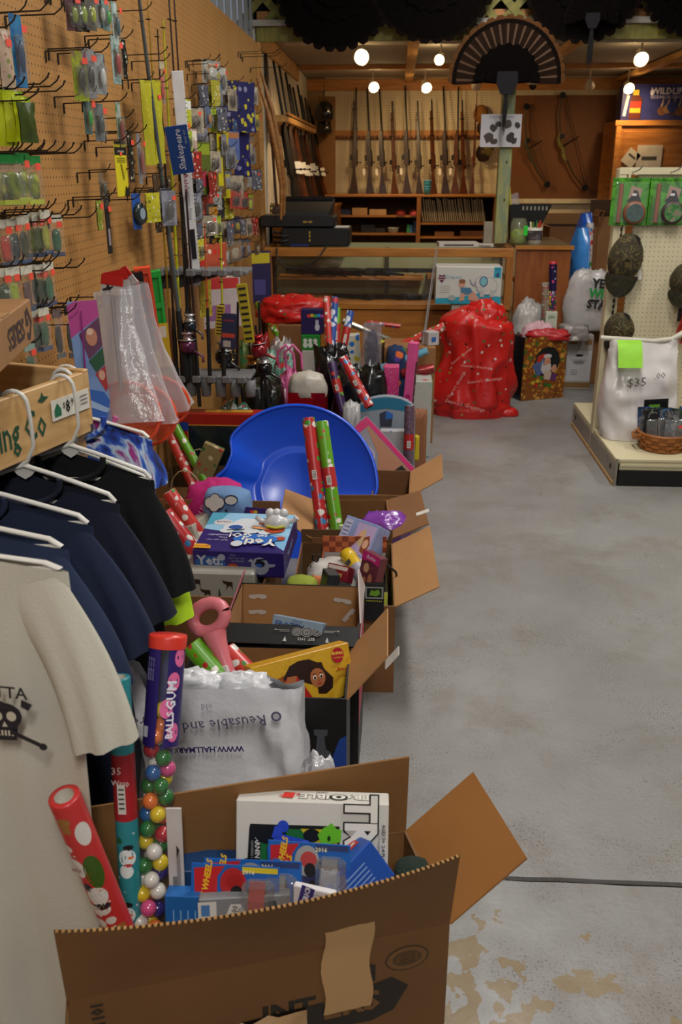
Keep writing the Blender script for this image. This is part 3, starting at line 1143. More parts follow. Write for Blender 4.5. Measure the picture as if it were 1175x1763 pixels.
# tall cardboard box with dark round thing at the back left corner
xk0,xk1 = P(549,300,Y=10.9).x,P(577,300,Y=10.9).x
zk0,zk1 = 1.29,P(560,168,Y=10.9).z
t = pkg('tall_box','tall narrow cardboard box standing at the left end of the shelf unit','box',Tr((xk0 + xk1) / 2,10.95,zk0 + .012),(xk1 - xk0,.1,zk1 - zk0),mat('#7f5526',.7),.003)
q = P(559,196,Y=10.8)
t = thing('dark_globe','glossy black rounded lantern hanging before the tall cardboard box','lantern',Tr(q))
ob('shade',MB(mat('#0c0b0a',.12,coat=1)).lathe([(.001,.13),(.05,.125),(.1,.08),(.112,.0),(.1,-.06),(.06,-.1),(.001,-.11)],18),t)
ob('base',MB(mat('#151311',.2,coat=.6)).lathe([(.001,-.09),(.08,-.1),(.085,-.19),(.06,-.21),(.001,-.21)],16),t)
ob('hanger',MB(GUN).tube([(0,0,.12),(0,0,.3)],.004,5),t)
# ---------------------------------------------------------------- spot lamps
BULB = mat('#ffe2a8',.4,var=0,emit=14)
DULL = mat('#cfc8b4',.5)
HEAD = mat('#d8d0bc',.45)
SP = [((623,98),8.0,1.25,1,(-.15,-1,-.35)),((644,150),10.2,1.1,1,(.25,-1,-.5)),((735,151),10.2,1.1,1,(.3,-1,-.6)),
      ((757,103),8.3,.9,1,(-.3,-1,-.5)),((820,149),10.2,1.0,0,(-.2,.8,-.5)),((1016,148),10.2,1.0,0,(.2,.8,-.4)),
      ((1105,102),8.3,1.25,1,(-.1,-1,-.6)),((1084,152),10.2,1.1,1,(.1,-1,-.5))]
ln_ = ['large glowing spot lamp nearest the left','glowing spot lamp above the leftmost rifles','glowing spot lamp above the middle rifles','small glowing spot lamp near the turkey fan',
       'unlit white spot lamp right of the rifles, turned away','unlit white spot lamp above the bows','glowing spot lamp high at the right','glowing spot lamp in front of the dark blue carton']
for i,(pp,Y0,s_,lit,d) in enumerate(SP):
 q = P(*pp,Y=Y0)
 d = V(d).normalized()
 t = thing('spot_lamp',ln_[i],'lamp',Tr(q),'track spot lamps')
 hd = MB(HEAD)
 Q = frame((0,0,0),z=d,y=(0,0,1))
 hd.lathe([(.001,-.10 * s_),(.025 * s_,-.10 * s_),(.032 * s_,-.06 * s_),(.05 * s_,-.015),(.052 * s_,0),(.046 * s_,0),(.044 * s_,-.02)],16,T=Q)
 ob('head',hd,t)
 ob('bulb',MB(BULB if lit else DULL).lathe([(.001,-.006),(.044 * s_,-.008)],16,T=Q),t)
 ztop = 2.535
 ob('arm',MB(HEAD).tube([-d * .05 * s_,-d * .05 * s_ + V((0,0,.05)),V((-d.x * .05,-d.y * .05,ztop - q.z))],.008,6),t)
 if lit:
  l = bpy.data.lights.new('spot_light','SPOT')
  l.energy = 30 if Y0 > 9 else 24
  l.color = (1.0,.68,.34)
  l.spot_size = R(120)
  l.spot_blend = .7
  l.shadow_soft_size = .04
  lo = bpy.data.objects.new('spot_light',l)
  COL.objects.link(lo)
  lo.matrix_world = frame(q + d * .03,z=-V((d.x,-d.y if Y0 > 9 else .2,d.z - .2)),y=(0,0,1))
  l2 = bpy.data.lights.new('lamp_glow','POINT')
  l2.energy = 2.2
  l2.color = (1.0,.68,.34)
  l2.shadow_soft_size = .05
  lo = bpy.data.objects.new('lamp_glow',l2)
  COL.objects.link(lo)
  lo.location = q + V((.0,.12,.0)) + d * .02
for (x,y0,y1,lb) in ((.5,8.15,8.15,'white lighting track near the beam'),(.5,10.2,10.2,'white lighting track near the back wall')):
 o = ob('lighting_track',MB(mat('#c9c3b2',.5)).box((.75,y0 + .05,2.528),(3.4,.035,.02)))
 tag(o,lb,'track')
q = P(918,146,Y=10.9)
t = thing('dome_camera','small white security dome camera under the ceiling','camera',Tr(q))
ob('housing',MB(DULL).lathe([(.001,.05),(.055,.05),(.06,0),(.001,0)]),t)
ob('dome',MB(mat('#0b0b0b',.1)).sphere((0,0,-.01),.042,8),t)
# ---------------------------------------------------------------- turkey fans
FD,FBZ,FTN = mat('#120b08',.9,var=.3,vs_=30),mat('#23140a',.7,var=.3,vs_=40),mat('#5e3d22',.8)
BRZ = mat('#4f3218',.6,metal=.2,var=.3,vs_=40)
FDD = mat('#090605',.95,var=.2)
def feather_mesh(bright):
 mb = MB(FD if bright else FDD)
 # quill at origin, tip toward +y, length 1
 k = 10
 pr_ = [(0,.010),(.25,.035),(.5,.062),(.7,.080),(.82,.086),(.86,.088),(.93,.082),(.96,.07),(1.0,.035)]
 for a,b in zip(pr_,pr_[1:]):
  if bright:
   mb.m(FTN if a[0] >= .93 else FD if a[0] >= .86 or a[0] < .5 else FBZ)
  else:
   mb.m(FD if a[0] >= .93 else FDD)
  mb.add([(-a[1],a[0],0),(a[1],a[0],0),(b[1],b[0],0),(-b[1],b[0],0),(0,a[0],.006),(0,b[0],.006)],
               [(0,4,5,3),(4,1,2,5),(3,2,1,0)])
  if bright and .25 <= a[0] < .86:
   mb.m(BRZ).add([(-a[1] * .42,a[0],.0055),(-a[1] * .02,a[0],.008),(-b[1] * .02,b[0],.008),(-b[1] * .42,b[0],.0055)],[(0,1,2,3)])
 mb.m(FD).tube([(0,0,.004),(0,.9,.008)],[.008,.003],4)
 return mb.mesh('feather')
for m_ in (FD,FBZ,FTN,FDD):
 m_.node_tree.nodes['Principled BSDF'].inputs['Specular IOR Level'].default_value = .08
FMB,FMD = feather_mesh(True),feather_mesh(False)
def fan(label,c,r,n,spread,bright,Y0,plate,beard,tilt=0):
 q = P(*c,Y=Y0)
 rr = r / FPX * fw.dot(q - EYE)
 t = thing('turkey_fan',label,'turkey fan',Tr(q) @ Matrix.Rotation(R(tilt),4,'Y'))
 for i in range(n):
  a = -spread / 2 + spread * i / (n - 1)
  T = frame((0,-.004 - .0022 * (n / 2 - abs(i - n / 2)),0),x=(math.cos(R(a)),0,-math.sin(R(a))),z=(0,-1,0)) @ Rz(0)
  T = T @ Matrix.Diagonal((rr * 1.15,rr,rr,1))
  o = ob('feather',FMB if bright else FMD,t,T=T)
 cov = MB(FDD)
 k = 22
 for j,(r0,y_) in enumerate(((.55,-.035),(.36,-.05))):
  pts = []
  for i in range(k + 1):
   a = R(-spread / 2 - 5 + (spread + 10) * i / k)
   e = rr * r0 * (1 + (.05 if i % 2 else -.03))
   pts.append((math.sin(a) * e,math.cos(a) * e))
  pts.append((0,-.08 * rr))
  cov.prism(pts,.008,T=frame((0,y_ + .01 - (0 if j else 0),0),x=(1,0,0),z=(0,-1,0)))
 ob('covert_feathers',cov,t)
 if plate:
  sh_ = [(-.05,.05),(.05,.05),(.055,0),(.045,-.02),(.03,-.055),(-.03,-.055),(-.045,-.02),(-.055,0)]
  s_ = plate
  ob('plaque',MB(mat('#0e0b14',.9)).prism([(x * s_,y * s_) for x,y in sh_],.02,T=frame((0,-.06,-.02),x=(1,0,0),z=(0,-1,0))),t)
 if beard:
  b = MB(mat('#0c0908',.9,var=.4,vs_=80))
  for i in range(14):
   x = (rnd.random() - .5) * .03
   b.tube([(x * .4,-.07,-.03),(x,-.07,-.03 - beard * .5),(x * .8 + rnd.uniform(-.01,.01),-.07,-.03 - beard * rnd.uniform(.85,1))],[.004,.006,.001],4,caps=False)
  ob('beard',b,t)
 return t
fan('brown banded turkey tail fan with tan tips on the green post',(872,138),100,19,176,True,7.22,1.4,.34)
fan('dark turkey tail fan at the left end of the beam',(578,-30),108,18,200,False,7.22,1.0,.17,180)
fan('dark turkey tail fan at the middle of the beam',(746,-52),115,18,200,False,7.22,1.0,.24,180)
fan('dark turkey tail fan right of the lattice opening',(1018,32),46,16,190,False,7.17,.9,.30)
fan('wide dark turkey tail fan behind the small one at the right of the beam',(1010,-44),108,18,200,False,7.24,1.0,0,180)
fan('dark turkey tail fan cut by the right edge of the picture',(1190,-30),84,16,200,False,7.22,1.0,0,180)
# paper with feather photos on the post
q = P(863,225,Y=7.34)
o = ob('paper_sheet',MB(mat('#b9b7bc',.5,var=.02)).box((0,0,0),(.30,.002,.225)),T=Tr(q.x,7.34,q.z))
tag(o,'white sheet of feather photographs pinned on the green post','paper')
pr = Print(frame((0,-.001,0),x=(1,0,0),z=(0,-1,0)))
rb = random.Random(11)
for (x,y_,s_) in ((-.09,-.05,.05),(-.05,-.075,.035),(-.06,.02,.035),(-.02,.045,.03),(.05,.04,.04),(.12,.04,.03),(.07,-.045,.05),(.1,-.07,.035)):
 pr.poly([(x + s_ * math.cos(a) * rb.uniform(.5,1),y_ + s_ * math.sin(a) * rb.uniform(.5,1)) for a in [i * .7 for i in range(9)]],rb.choice(['#1c1512','#2a1d14','#3a2818']))
pr.text('How to judge feathers and',0,.095,.017,'#4a4a66')
pr.done(o)
o = ob('paper_tag',MB(mat('#cfcfc8',.5)).box((0,0,0),(.10,.002,.09)),T=Tr(P(497,8,Y=7.3).x,7.31,P(497,3,Y=7.3).z))
tag(o,'small white paper tag hanging on the lattice','tag')
# ================================================================ display counter
def film(col='#e8eef0',diff=.12,gloss=.12,rough=.12,bump=0.0):
 """thin clear sheet: mostly see-through, partly hazy and shiny"""
 key = ('film',col,diff,gloss,rough,bump)
 if key in MC:
  return MC[key]
 m,nt,b = nodes_of('m_clear_sheet')
 L,N = nt.links.new,nt.nodes.new
 tr,df,gl = N('ShaderNodeBsdfTransparent'),N('ShaderNodeBsdfDiffuse'),N('ShaderNodeBsdfGlossy')
 df.inputs[0].default_value = lin(col)
 gl.inputs['Roughness'].default_value = rough
 m1,m2 = N('ShaderNodeMixShader'),N('ShaderNodeMixShader')
 m1.inputs[0].default_value = diff
 m2.inputs[0].default_value = gloss
 L(tr.outputs[0],m1.inputs[1])
 L(df.outputs[0],m1.inputs[2])
 L(m1.outputs[0],m2.inputs[1])
 L(gl.outputs[0],m2.inputs[2])
 if bump:
  tc = N('ShaderNodeTexCoord')
  n = N('ShaderNodeTexNoise')
  n.inputs['Scale'].default_value = 25
  n.inputs['Detail'].default_value = 4
  L(tc.outputs['Object'],n.inputs['Vector'])
  bp = N('ShaderNodeBump')
  bp.inputs['Strength'].default_value = bump
  bp.inputs['Distance'].default_value = .02
  L(n.outputs['Fac'],bp.inputs['Height'])
  L(bp.outputs[0],gl.inputs['Normal'])
 L(m2.outputs[0],nt.nodes['Material Output'].inputs[0])
 MC[key] = m
 return m
GLASS = film('#c8d4c0',.012,.03,.03)
CY0,CH = 7.0,1.02
cx0,cx1 = P(455,430,Y=CY0).x,P(886,430,Y=CY0).x
cw = cx1 - cx0
ct = thing('display_counter','glass display counter with orange wood frame and guns inside','counter',((cx0 + cx1) / 2,CY0,0))
a = cw / 2
ob('base_panel',MB(FWH).box((0,.02,.28),(cw - .02,.03,.56),ch=.003),ct)
ob('top_rail',MB(FWH).box((0,.015,CH - .032),(cw,.05,.064),ch=.004),ct)
ob('bottom_rail',MB(FWH).box((0,.015,.59),(cw,.05,.045),ch=.004),ct)
for s_ in (-1,1):
 ob('corner_post',MB(FW).box((s_ * (a - .028),.012,.78),(.056,.045,.36),ch=.003),ct)
 ob('side_rail',MB(FW).box((s_ * (a - .02),.335,CH - .032),(.04,.58,.06)),ct)
 ob('side_panel',MB(FW).box((s_ * (a - .012),.33,.3),(.02,.58,.6)),ct)
ob('back_panel',MB(mat('#a9a878',.7,var=.08,vs_=2)).box((0,.63,.51),(cw - .02,.015,1.0)),ct)
ob('glass_top',MB(GLASS).box((0,.33,CH - .004),(cw - .08,.58,.006)),ct)
ob('glass_front',MB(GLASS).box((0,.03,.79),(cw - .11,.005,.37)),ct)
zu,zl = P(600,478,Y=7.27).z,.612
ob('shelf_board',MB(WOODO).box((-.30,.45,zu - .01),(cw * .62,.32,.018)),ct)
ob('shelf_board',MB(WOODO).box((.62,.45,zu + .002),(cw * .33,.32,.018)),ct)
ob('floor_board',MB(WOODO).box((0,.33,zl - .012),(cw - .06,.56,.02)),ct)
ob('shelf_standard',MB(mat('#5b5648',.4,metal=.6)).box((P(667,450,Y=7.6).x - (cx0 + cx1) / 2,.60,.79),(.03,.02,.38)),ct)
# top strip of painted pale boards reflected behind: record sleeves standing behind the glass back
def pistol(label,px,z,Y,ln,ang,tagged=False,kind='pistol'):
 q = on(px,z,Y)
 t = thing(kind,label,kind,Tr(q.x,q.y,z + .012) @ Rz(ang),'guns inside the display counter')
 g = MB(mat('#121212',.3,metal=.4))
 if kind == 'pistol':
  g.box((0,0,0),(ln,.02,.03),ch=.004)
  ob('barrel',g,t)
  ob('grip',MB(mat('#1d1512',.5)).prism([(-ln / 2,-.01),(-ln / 2 - .03,-.10),(-ln / 2 + .02,-.11),(-ln / 2 + .05,-.01)],.022,c0=-.01),t)
  ob('trigger_guard',MB(mat('#121212',.3)).tube([(-ln / 2 + .05,-.01,0),(-ln / 2 + .06,-.04,0),(-ln / 2 + .09,-.04,0),(-ln / 2 + .1,-.01,0)],.003,5),t)
 else:
  g.tube([(-ln * .1,0,0.004),(ln / 2,0,0)],[.012,.009],8)
  ob('barrel',g,t)
  ob('stock',MB(mat('#1a1613',.5)).prism([(-ln / 2,-.06),(-ln / 2,.03),(-ln * .2,.015),(ln * .12,.012),(ln * .12,-.016),(-ln * .12,-.02),(-ln * .2,-.045),(-ln * .24,-.02)],.03,c0=-.012),t)
  ob('scope',MB(mat('#101010',.25)).tube([(-ln * .16,.035,.0),(-ln * .12,.035,0),(0,.035,0),(ln * .04,.035,0)],[.018,.011,.011,.016],8),t)
 if tagged:
  q = on(px + 6,z,Y - .1)
  o = ob('price_card',MB(mat('#c9cdc4',.5)).box((0,0,0),(.09,.05,.002)),t)
  o.location = (.03,-.06,-.008)
for i,(px,Y) in enumerate(((540,7.42),(565,7.44),(590,7.46),(612,7.48),(636,7.5))):
 pistol(['leftmost black rifle lying on the upper counter shelf','second black rifle lying on the upper counter shelf','third black rifle lying on the upper counter shelf','fourth black rifle lying on the upper counter shelf','fifth black rifle lying on the upper counter shelf'][i],px + 8,zu + .012,Y - .04,.62,-40,kind='rifle')
for i,px in enumerate((680,722,762)):
 pistol(['black scoped rifle lying behind the row of five','short black rifle lying right of the shelf post','black rifle lying at the right of the upper shelf'][i],px,zu + .026,7.45,.46,-6 + i * 4,kind='rifle')
for i,px in enumerate((606,660,700,735)):
 pistol(['leftmost black pistol with a white card on the lower shelf','second black pistol with a white card on the lower shelf','black pistol without card on the lower shelf','black pistol with white card near the diaper carton'][i],px,zl + .01,7.22,.32,160 + 12 * i,i != 2)
# cash register
q = on(536,CH,7.2)
t = thing('cash_register','black cash register with printer on the left of the counter','cash register',Tr(q.x - .02,7.30,CH + .002))
BK = mat('#0b0b0c',.5,var=.1)
ob('cash_drawer',MB(BK).box((.06,0,.065),(.52,.42,.13),ch=.008),t)
ob('printer',MB(mat('#141416',.5)).box((-.08,.02,.175),(.58,.36,.085),ch=.012),t)
ob('keyboard',MB(mat('#101012',.6)).hexa([(-.18,-.12,.218),(.16,-.12,.218),(.18,.14,.218),(-.20,.14,.218),(-.18,-.10,.25),(.16,-.10,.25),(.19,.14,.33),(-.22,.14,.33)]),t)
ob('lid',MB(mat('#0d0d0f',.3)).box((-.02,.12,.335),(.40,.03,.03),ch=.006),t)
lg = MB(mat('#a98b2e',.5))
for (x,z,w_,h_) in ((-.02,.175,.03,.014),(.02,.175,.03,.014)):
 lg.box((x,-.163,z),(w_,.004,h_))
for z in (.045,.075,.10):
 lg.box((.02,-.213,z),(.012,.004,.018))
ob('emblem',lg,t)
ob('receipt_paper',MB(WHITE).box((.20,-.03,.134),(.22,.2,.004)),t)
# cable
o = ob('cable',MB(mat('#0a0a0a',.5)).tube([V((cx0 + .1,6.98,1.02)),V((cx0 + .1,6.95,.95)),V((cx0 + .16,6.94,.88)),V((cx0 + .28,6.94,.87)),V((cx0 + .4,6.95,.93)),V((cx0 + .47,6.98,1.03)),V((cx0 + .47,7.1,1.03))],.006,6))
tag(o,'black cable drooping over the front of the counter','cable')
o = ob('cable_coil',MB(mat('#101012',.5)).tube([(.07 * math.cos(a_ * .7) ,.05 * math.sin(a_ * .7),.01 + .004 * a_) for a_ in range(24)],.008,5),T=Tr(cx0 + .12,7.12,CH + .002))
tag(o,'tangled black cord at the left end of the counter','cable')
o = ob('blue_pen_tray',MB(mat('#20306a',.4)).box((0,0,.008),(.14,.06,.016),ch=.003),T=Tr(cx0 + .26,7.1,CH + .002))
tag(o,'blue tray beside the cash register','tray')
# papers on the counter
for i,(px,w_,d_,z,lb) in enumerate(((788,.30,.17,.03,'stack of white printed flyers on the counter before the post'),(832,.16,.14,.016,'small stack of brown and white flyers right beside the white one'))):
 q = on(px,CH,7.2)
 o = ob('flyer_stack',MB(mat('#c6c0b6',.6)).box((0,0,z / 2),(w_,d_,z)).m(mat('#3b3630',.6)).box((0,-d_ / 2,z * .4),(w_ * .75,.001,z * .4)),T=Tr(q.x,7.2,CH + .002) @ Rz(4 - 10 * i))
 tag(o,lb,'papers')
# wooden desk to the right
dx1 = P(985,430,Y=7.0).x
DW = wood('#935425','#7d431b',4,(9,9,1),.4)
dk = thing('wood_desk','plain reddish wood desk joined to the right of the glass counter','desk',((cx1 + dx1) / 2 + .01,7.0,0))
dwid = dx1 - cx1 - .02
ob('front_panel',MB(DW).box((0,.02,.51),(dwid,.03,1.02)),dk)
ob('side_panel',MB(DW).box((dwid / 2 - .012,.46,.51),(.02,.85,1.02)),dk)
ob('top',MB(wood('#7b6a4c','#665538',3,(1,6,1),.35)).box((0,.45,1.03),(dwid + .02,.92,.022)),dk)
ob('edge_strip',MB(FWH).box((0,-.012,1.03),(dwid + .03,.012,.028)),dk)
# jar with green lures
q = on(892,1.042,7.15)
t = thing('lure_jar','clear jar of green lures on the wood desk','jar',Tr(q.x,7.15,1.042))
ob('glass',MB(film('#b9c09a',.18,.08,.05)).lathe([(.001,.002),(.058,.002),(.062,.02),(.062,.15),(.05,.175),(.05,.185)],20),t)
ob('contents',MB(swirl(['#5f8c22','#9db83a','#3f5c1c','#b8c45a'],60,.5)).lathe([(.001,.006),(.056,.006),(.058,.09),(.03,.11),(.001,.105)],16),t)
ob('price_sticker',MB(mat('#2fd03a',.5)).box((.035,-.058,.10),(.03,.003,.07),T=Rz(12)),t)
# white tub with markers
q = on(920,1.042,7.15)
t = thing('marker_tub','white tub with a dark label full of bright tipped sticks on the desk','tub',Tr(q.x,7.15,1.042))
ob('body',MB(mat('#cfcabc',.4)).lathe([(.001,.0),(.052,.0),(.056,.12),(.052,.12),(.048,.006),(.001,.006)],20),t)
ob('label',MB(swirl(['#2a2626','#4a3f40','#8a8288'],30,.5)).lathe([(.0545,.03),(.0565,.10)],20),t)
for i in range(9):
 a_ = i * 2.4
 ob('stick',MB(mat(['#c8332a','#d8c53a','#2e7d3a','#d8642a','#e2e2d8'][i % 5],.4)).tube([(.02 * math.cos(a_),.02 * math.sin(a_),.01),(.04 * math.cos(a_),.04 * math.sin(a_),.15 + .01 * (i % 3))],.006,6),t)
q = on(905,1.042,7.5)
t = thing('wire_basket','black basket with slots standing on the wood desk behind the jar','basket',Tr(q.x - .02,7.55,1.042))
ob('body',MB(mat('#0c0c0c',.5)).hexa([(-.10,-.08,0),(.08,-.08,0),(.08,.08,0),(-.10,.08,0),(-.12,-.1,.27),(.20,-.1,.27),(.20,.1,.27),(-.12,.1,.27)]),t)
mb = MB(mat('#8f8a7c',.6))
for i in range(7):
 mb.box((-.02 + i * .03,-.101,.245),(.012,.004,.03),T=None)
ob('slot',mb,t)['kind'] = 'stuff'
o = ob('yellow_pencil',MB(mat('#c9b62e',.5)).tube([(0,0,0),(.015,0,-.14)],.008,6),T=Tr(P(878,326,Y=7.5).x,7.5,P(878,322,Y=7.5).z))
tag(o,'yellow pencil sticking out of the clear box behind the post','pencil')
t = thing('clear_box','clear plastic box behind the green post','box',Tr(P(884,335,Y=7.55).x,7.55,1.314))
ob('body',MB(film('#c8c0c4',.3,.1,.1)).hexa([(-.05,-.04,0),(.05,-.04,0),(.05,.04,0),(-.05,.04,0),(-.05,-.04,.06),(.035,-.04,.085),(.035,.04,.085),(-.05,.04,.06)]),t)
q = on(845,1.042,7.55)
pkg('small_carton','small white and grey carton beside the post','box',Tr(P(846,380,Y=7.55).x - .02,7.55,CH + .001),(.07,.08,.16),mat('#a49a86',.5))
# ================================================================ shelf gondola on the right
CRM = mat('#c9bf9c',.45,var=.05,vs_=3)
CRM2 = mat('#b9ad88',.45,var=.08,vs_=6)
GP = pegboard('#cabf9f','#3a3022',0,2,r=.10,off=(.3,.2),stain=.03)
GX = P(1057,837,Z=0).x
GY = P(1057,837,Z=0).y
GM = P(1010,776,Z=0).y
GBk = P(981,731,Z=0).y
gd = thing('gondola_shelving','cream double-sided metal shelving with perforated back panels','shelving',(GX,GM,0))
gh = P(1050,290,Y=GM).z
GWd = 1.5
ob('upright',MB(CRM).box((.02,0,gh / 2),(.045,.075,gh),ch=.004),gd)
ob('upright_strip',MB(CRM).box((.054,-.03,gh / 2),(.014,.022,gh),ch=.002),gd)
sl = MB(mat('#15120e',.8))
k = int((gh - .1) / .0318)
for i in range(k):
 sl.box((.040,-.0395,.06 + i * .0318),(.010,.003,.020))
ob('slots',sl,gd)['kind'] = 'stuff'
ob('back_panel',MB(GP).box((GWd / 2 + .08,-.02,gh / 2 + .02),(GWd - .05,.012,gh - .05)),gd)
ob('top_rail',MB(CRM).box((GWd / 2,-.015,gh - .012),(GWd,.05,.035)),gd)
bz = P(1067,789,Y=GY + .02).z
DK = pegboard('#cfc6ac','#5a4e3a',0,1,pitch_=.03,r=.07)
dd = GM - GY
ob('base_deck',MB(CRM).box((GWd / 2,-dd / 2 - .02,bz - .012),(GWd,dd - .05,.024),ch=.003),gd)
ob('front_rail',MB(CRM).box((GWd / 2 + .01,-dd + .01,bz - .035),(GWd - .02,.02,.05),ch=.004).box((GWd / 2 + .01,-dd - .003,bz - .030),(GWd - .02,.008,.012)),gd)
ob('kick_plate',MB(mat('#0c0b0b',.4)).box((GWd / 2 + .01,-dd + .015,(bz - .06) / 2),(GWd - .02,.02,bz - .06)),gd)
BR = mat('#8d8679',.35,metal=.35,var=.15,vs_=9)
ob('end_bracket',MB(BR).box((.0,-dd / 2,bz / 2 - .012),(.008,dd - .01,bz - .03)).box((.005,-dd + .005,bz / 2),(.012,.012,bz)),gd)
ob('end_bracket',MB(BR).box((.0,(GBk - GM) / 2,bz / 2 - .012),(.008,GBk - GM - .04,bz - .03)),gd)
ob('base_trim',MB(mat('#b08a5a',.6)).box((-.006,-dd / 2,.012),(.006,dd - .02,.02)),gd)
ob('base_trim',MB(mat('#b08a5a',.6)).box((-.006,(GBk - GM) / 2,.012),(.006,GBk - GM - .04,.02)),gd)
ob('base_deck',MB(CRM).box((GWd / 2,(GBk - GM) / 2 + .02,bz - .012),(GWd,GBk - GM - .05,.024)),gd)
for yy in (-dd + .1,GBk - GM - .12):
 ob('bolt_hole',MB(mat('#0c0b0a',.7)).tube([(-.0045,yy,bz * .55),(-.006,yy,bz * .55)],.016,12),gd)
LIP = MB(CRM).box((GWd / 2,-dd + .004,bz - .004),(GWd - .03,.018,.012))
ob('deck_lip',LIP,gd)
# blister cards with camouflage discs on the gondola
GYf = GM - .05
for i,(px0,px1) in enumerate(((1057,1113),(1121,1180))):
 a_,b_ = P(px0,306,Y=GYf),P(px1,388,Y=GYf)
 w_,h_ = b_.x - a_.x,a_.z - b_.z
 t = thing('blister_card',['green blister card with a dark round call, nearest the shelf upright','green blister card with a round green and pink call at the right edge'][i],'package',Tr((a_.x + b_.x) / 2,GYf,b_.z),'green blister cards on the cream shelving')
 ob('card',MB(swirl(['#3f8a1e','#4f9a22','#2e6a18','#58a428'],9,.4,i)).box((0,0,h_ / 2),(w_,.003,h_)),t)
 pr = Print(frame((0,-.0016,h_ / 2),x=(1,0,0),z=(0,-1,0)))
 pr.poly([(.0,h_ * .34),(w_ * .3,h_ * .27),(w_ * .24,h_ * .02),(-w_ * .06,h_ * .06)],'#a8887a')
 pr.poly([(-.02,.0),(.01,.035),(.015,.06),(.035,.055),(.05,.02),(.06,.0)],'#2a1c22')
 pr.rect(.02,h_ * .15,.022,.012,'#e2e2e0')
 pr.text('Turkey Call',0,h_ * .45,.018,'#1d3a12')
 pr.text('Slate',.05,-.02,.02,'#c9c9c2',rot=-30)
 pr.done(t)
 ob('striker',MB(mat('#8a4a26',.5)).tube([(-w_ * .27,-.008,h_ * .06),(-w_ * .27,-.008,h_ * .88)],.012,8),t)
 Q = frame((w_ * .12,-.006,h_ * .27),x=(1,0,0),z=(0,-1,0))
 ob('call_body',MB(mat(['#7a4a30','#3a2a28'][i],.5)).lathe([(.001,.03),(.055,.03),(.06,.02),(.06,0),(.001,0)],24,T=Q),t)
 ob('call_face',MB(swirl([['#3c4a48','#4a5c58','#2e3a3a'],['#a06a78','#3c7a3a','#2a3430']][i],25,.5)).lathe([(.001,.032),(.046,.032)],24,T=Q),t)
 ob('blister',MB(film('#dfe6e0',.05,.10,.1)).box((0,-.012,h_ * .48),(w_ * .86,.026,h_ * .86),ch=.006),t)
 ob('peg_hook',MB(mat('#9a9a96',.3,metal=.8)).tube([(0,.02,h_ + .03),(0,-.02,h_ + .028),(.02,-.05,h_ + .04),(.03,-.07,h_ + .06)],.003,6),t)
CAMOD = swirl(['#15120a','#40381c','#1f1a0e','#62542c','#3a2018'],26,.85,3)
def cap(label,px,py,w_,h_,rot,seed,rightcut=False):
 q = P(px,py,Y=GYf - .05)
 t = thing('baseball_cap',label,'cap',Tr(q) @ Ry(rot),'camouflage caps hanging on the shelving')
 def fn(u,v):
  a = u * 2 * math.pi
  r = math.sin(v * math.pi / 2)
  z = -math.cos(v * math.pi / 2)
  p = V((math.cos(a) * r * w_ / 2 * (1 - .12 * max(0,math.sin(a))),z * .085 + .02 + .01 * noise.noise(V((u * 5,v * 4,seed))),math.sin(a) * r * h_ * .36 + h_ * .10))
  return p
 ob('crown',MB(CAMOD).grid(fn,24,10,wrap=True),t)
 br = MB(swirl(['#15130c','#262312','#3a3418'],20,.8,seed))
 def fb(u,v):
  a = math.pi + u * math.pi
  return V((math.cos(a) * w_ * .46,-.055 + .045 * abs(math.cos(a)) + .02 * v,math.sin(a) * h_ * .30 * v - h_ * .18 * (1 if v > 0 else .8)))
 br.grid(fb,18,5)
 ob('brim',br,t)
 ob('button',MB(CAMOD).sphere((0,-.07,h_ * .10),.008,6),t)
 for k in range(3):
  a = R(90 + 60 * (k - 1))
  ob('seam',MB(mat('#6b6a36',.8)).tube([(math.cos(a) * w_ * .06,-.066,h_ * .10 + math.sin(a) * h_ * .04),(math.cos(a) * w_ * .30,-.052,h_ * .10 + math.sin(a) * h_ * .2)],.0022,4),t)
 ob('strap',MB(mat('#15120c',.8)).tube([(w_ * .1,-.01,h_ * .44),(w_ * .2,-.03,h_ * .40),(w_ * .22,-.03,h_ * .33)],.006,6),t)
cap('camouflage cap hanging below the first green blister card',1076,456,.19,.36,8,1)
cap('camouflage cap partly hidden behind the white feed bag',1067,575,.17,.26,0,5)
cap('camouflage cap cut by the right edge of the picture',1180,490,.17,.26,8,9)
o = ob('price_tag',MB(WHITE).box((0,0,0),(.02,.002,.05)),T=Tr(P(1102,473,Y=GYf - .03)))
tag(o,'small white price tag hanging beside the first camouflage cap','tag')
# red tinsel item on the right edge
q = P(1182,560,Y=GYf - .05)
t = thing('red_fishing_skirt','red stringy lure bundle hanging at the right edge of the shelving','lure',Tr(q))
mb = MB(mat('#a8281a',.3))
for i in range(16):
 mb.tube([(rnd.uniform(-.05,.05),rnd.uniform(-.02,.02),.1),(rnd.uniform(-.05,.05),rnd.uniform(-.03,.02),-.03),(rnd.uniform(-.06,.04),0,-.10)],.006,4)
ob('strands',mb,t)
ob('card',MB(mat('#1a1a1a',.5)).box((0,.01,.08),(.1,.004,.12)),t)
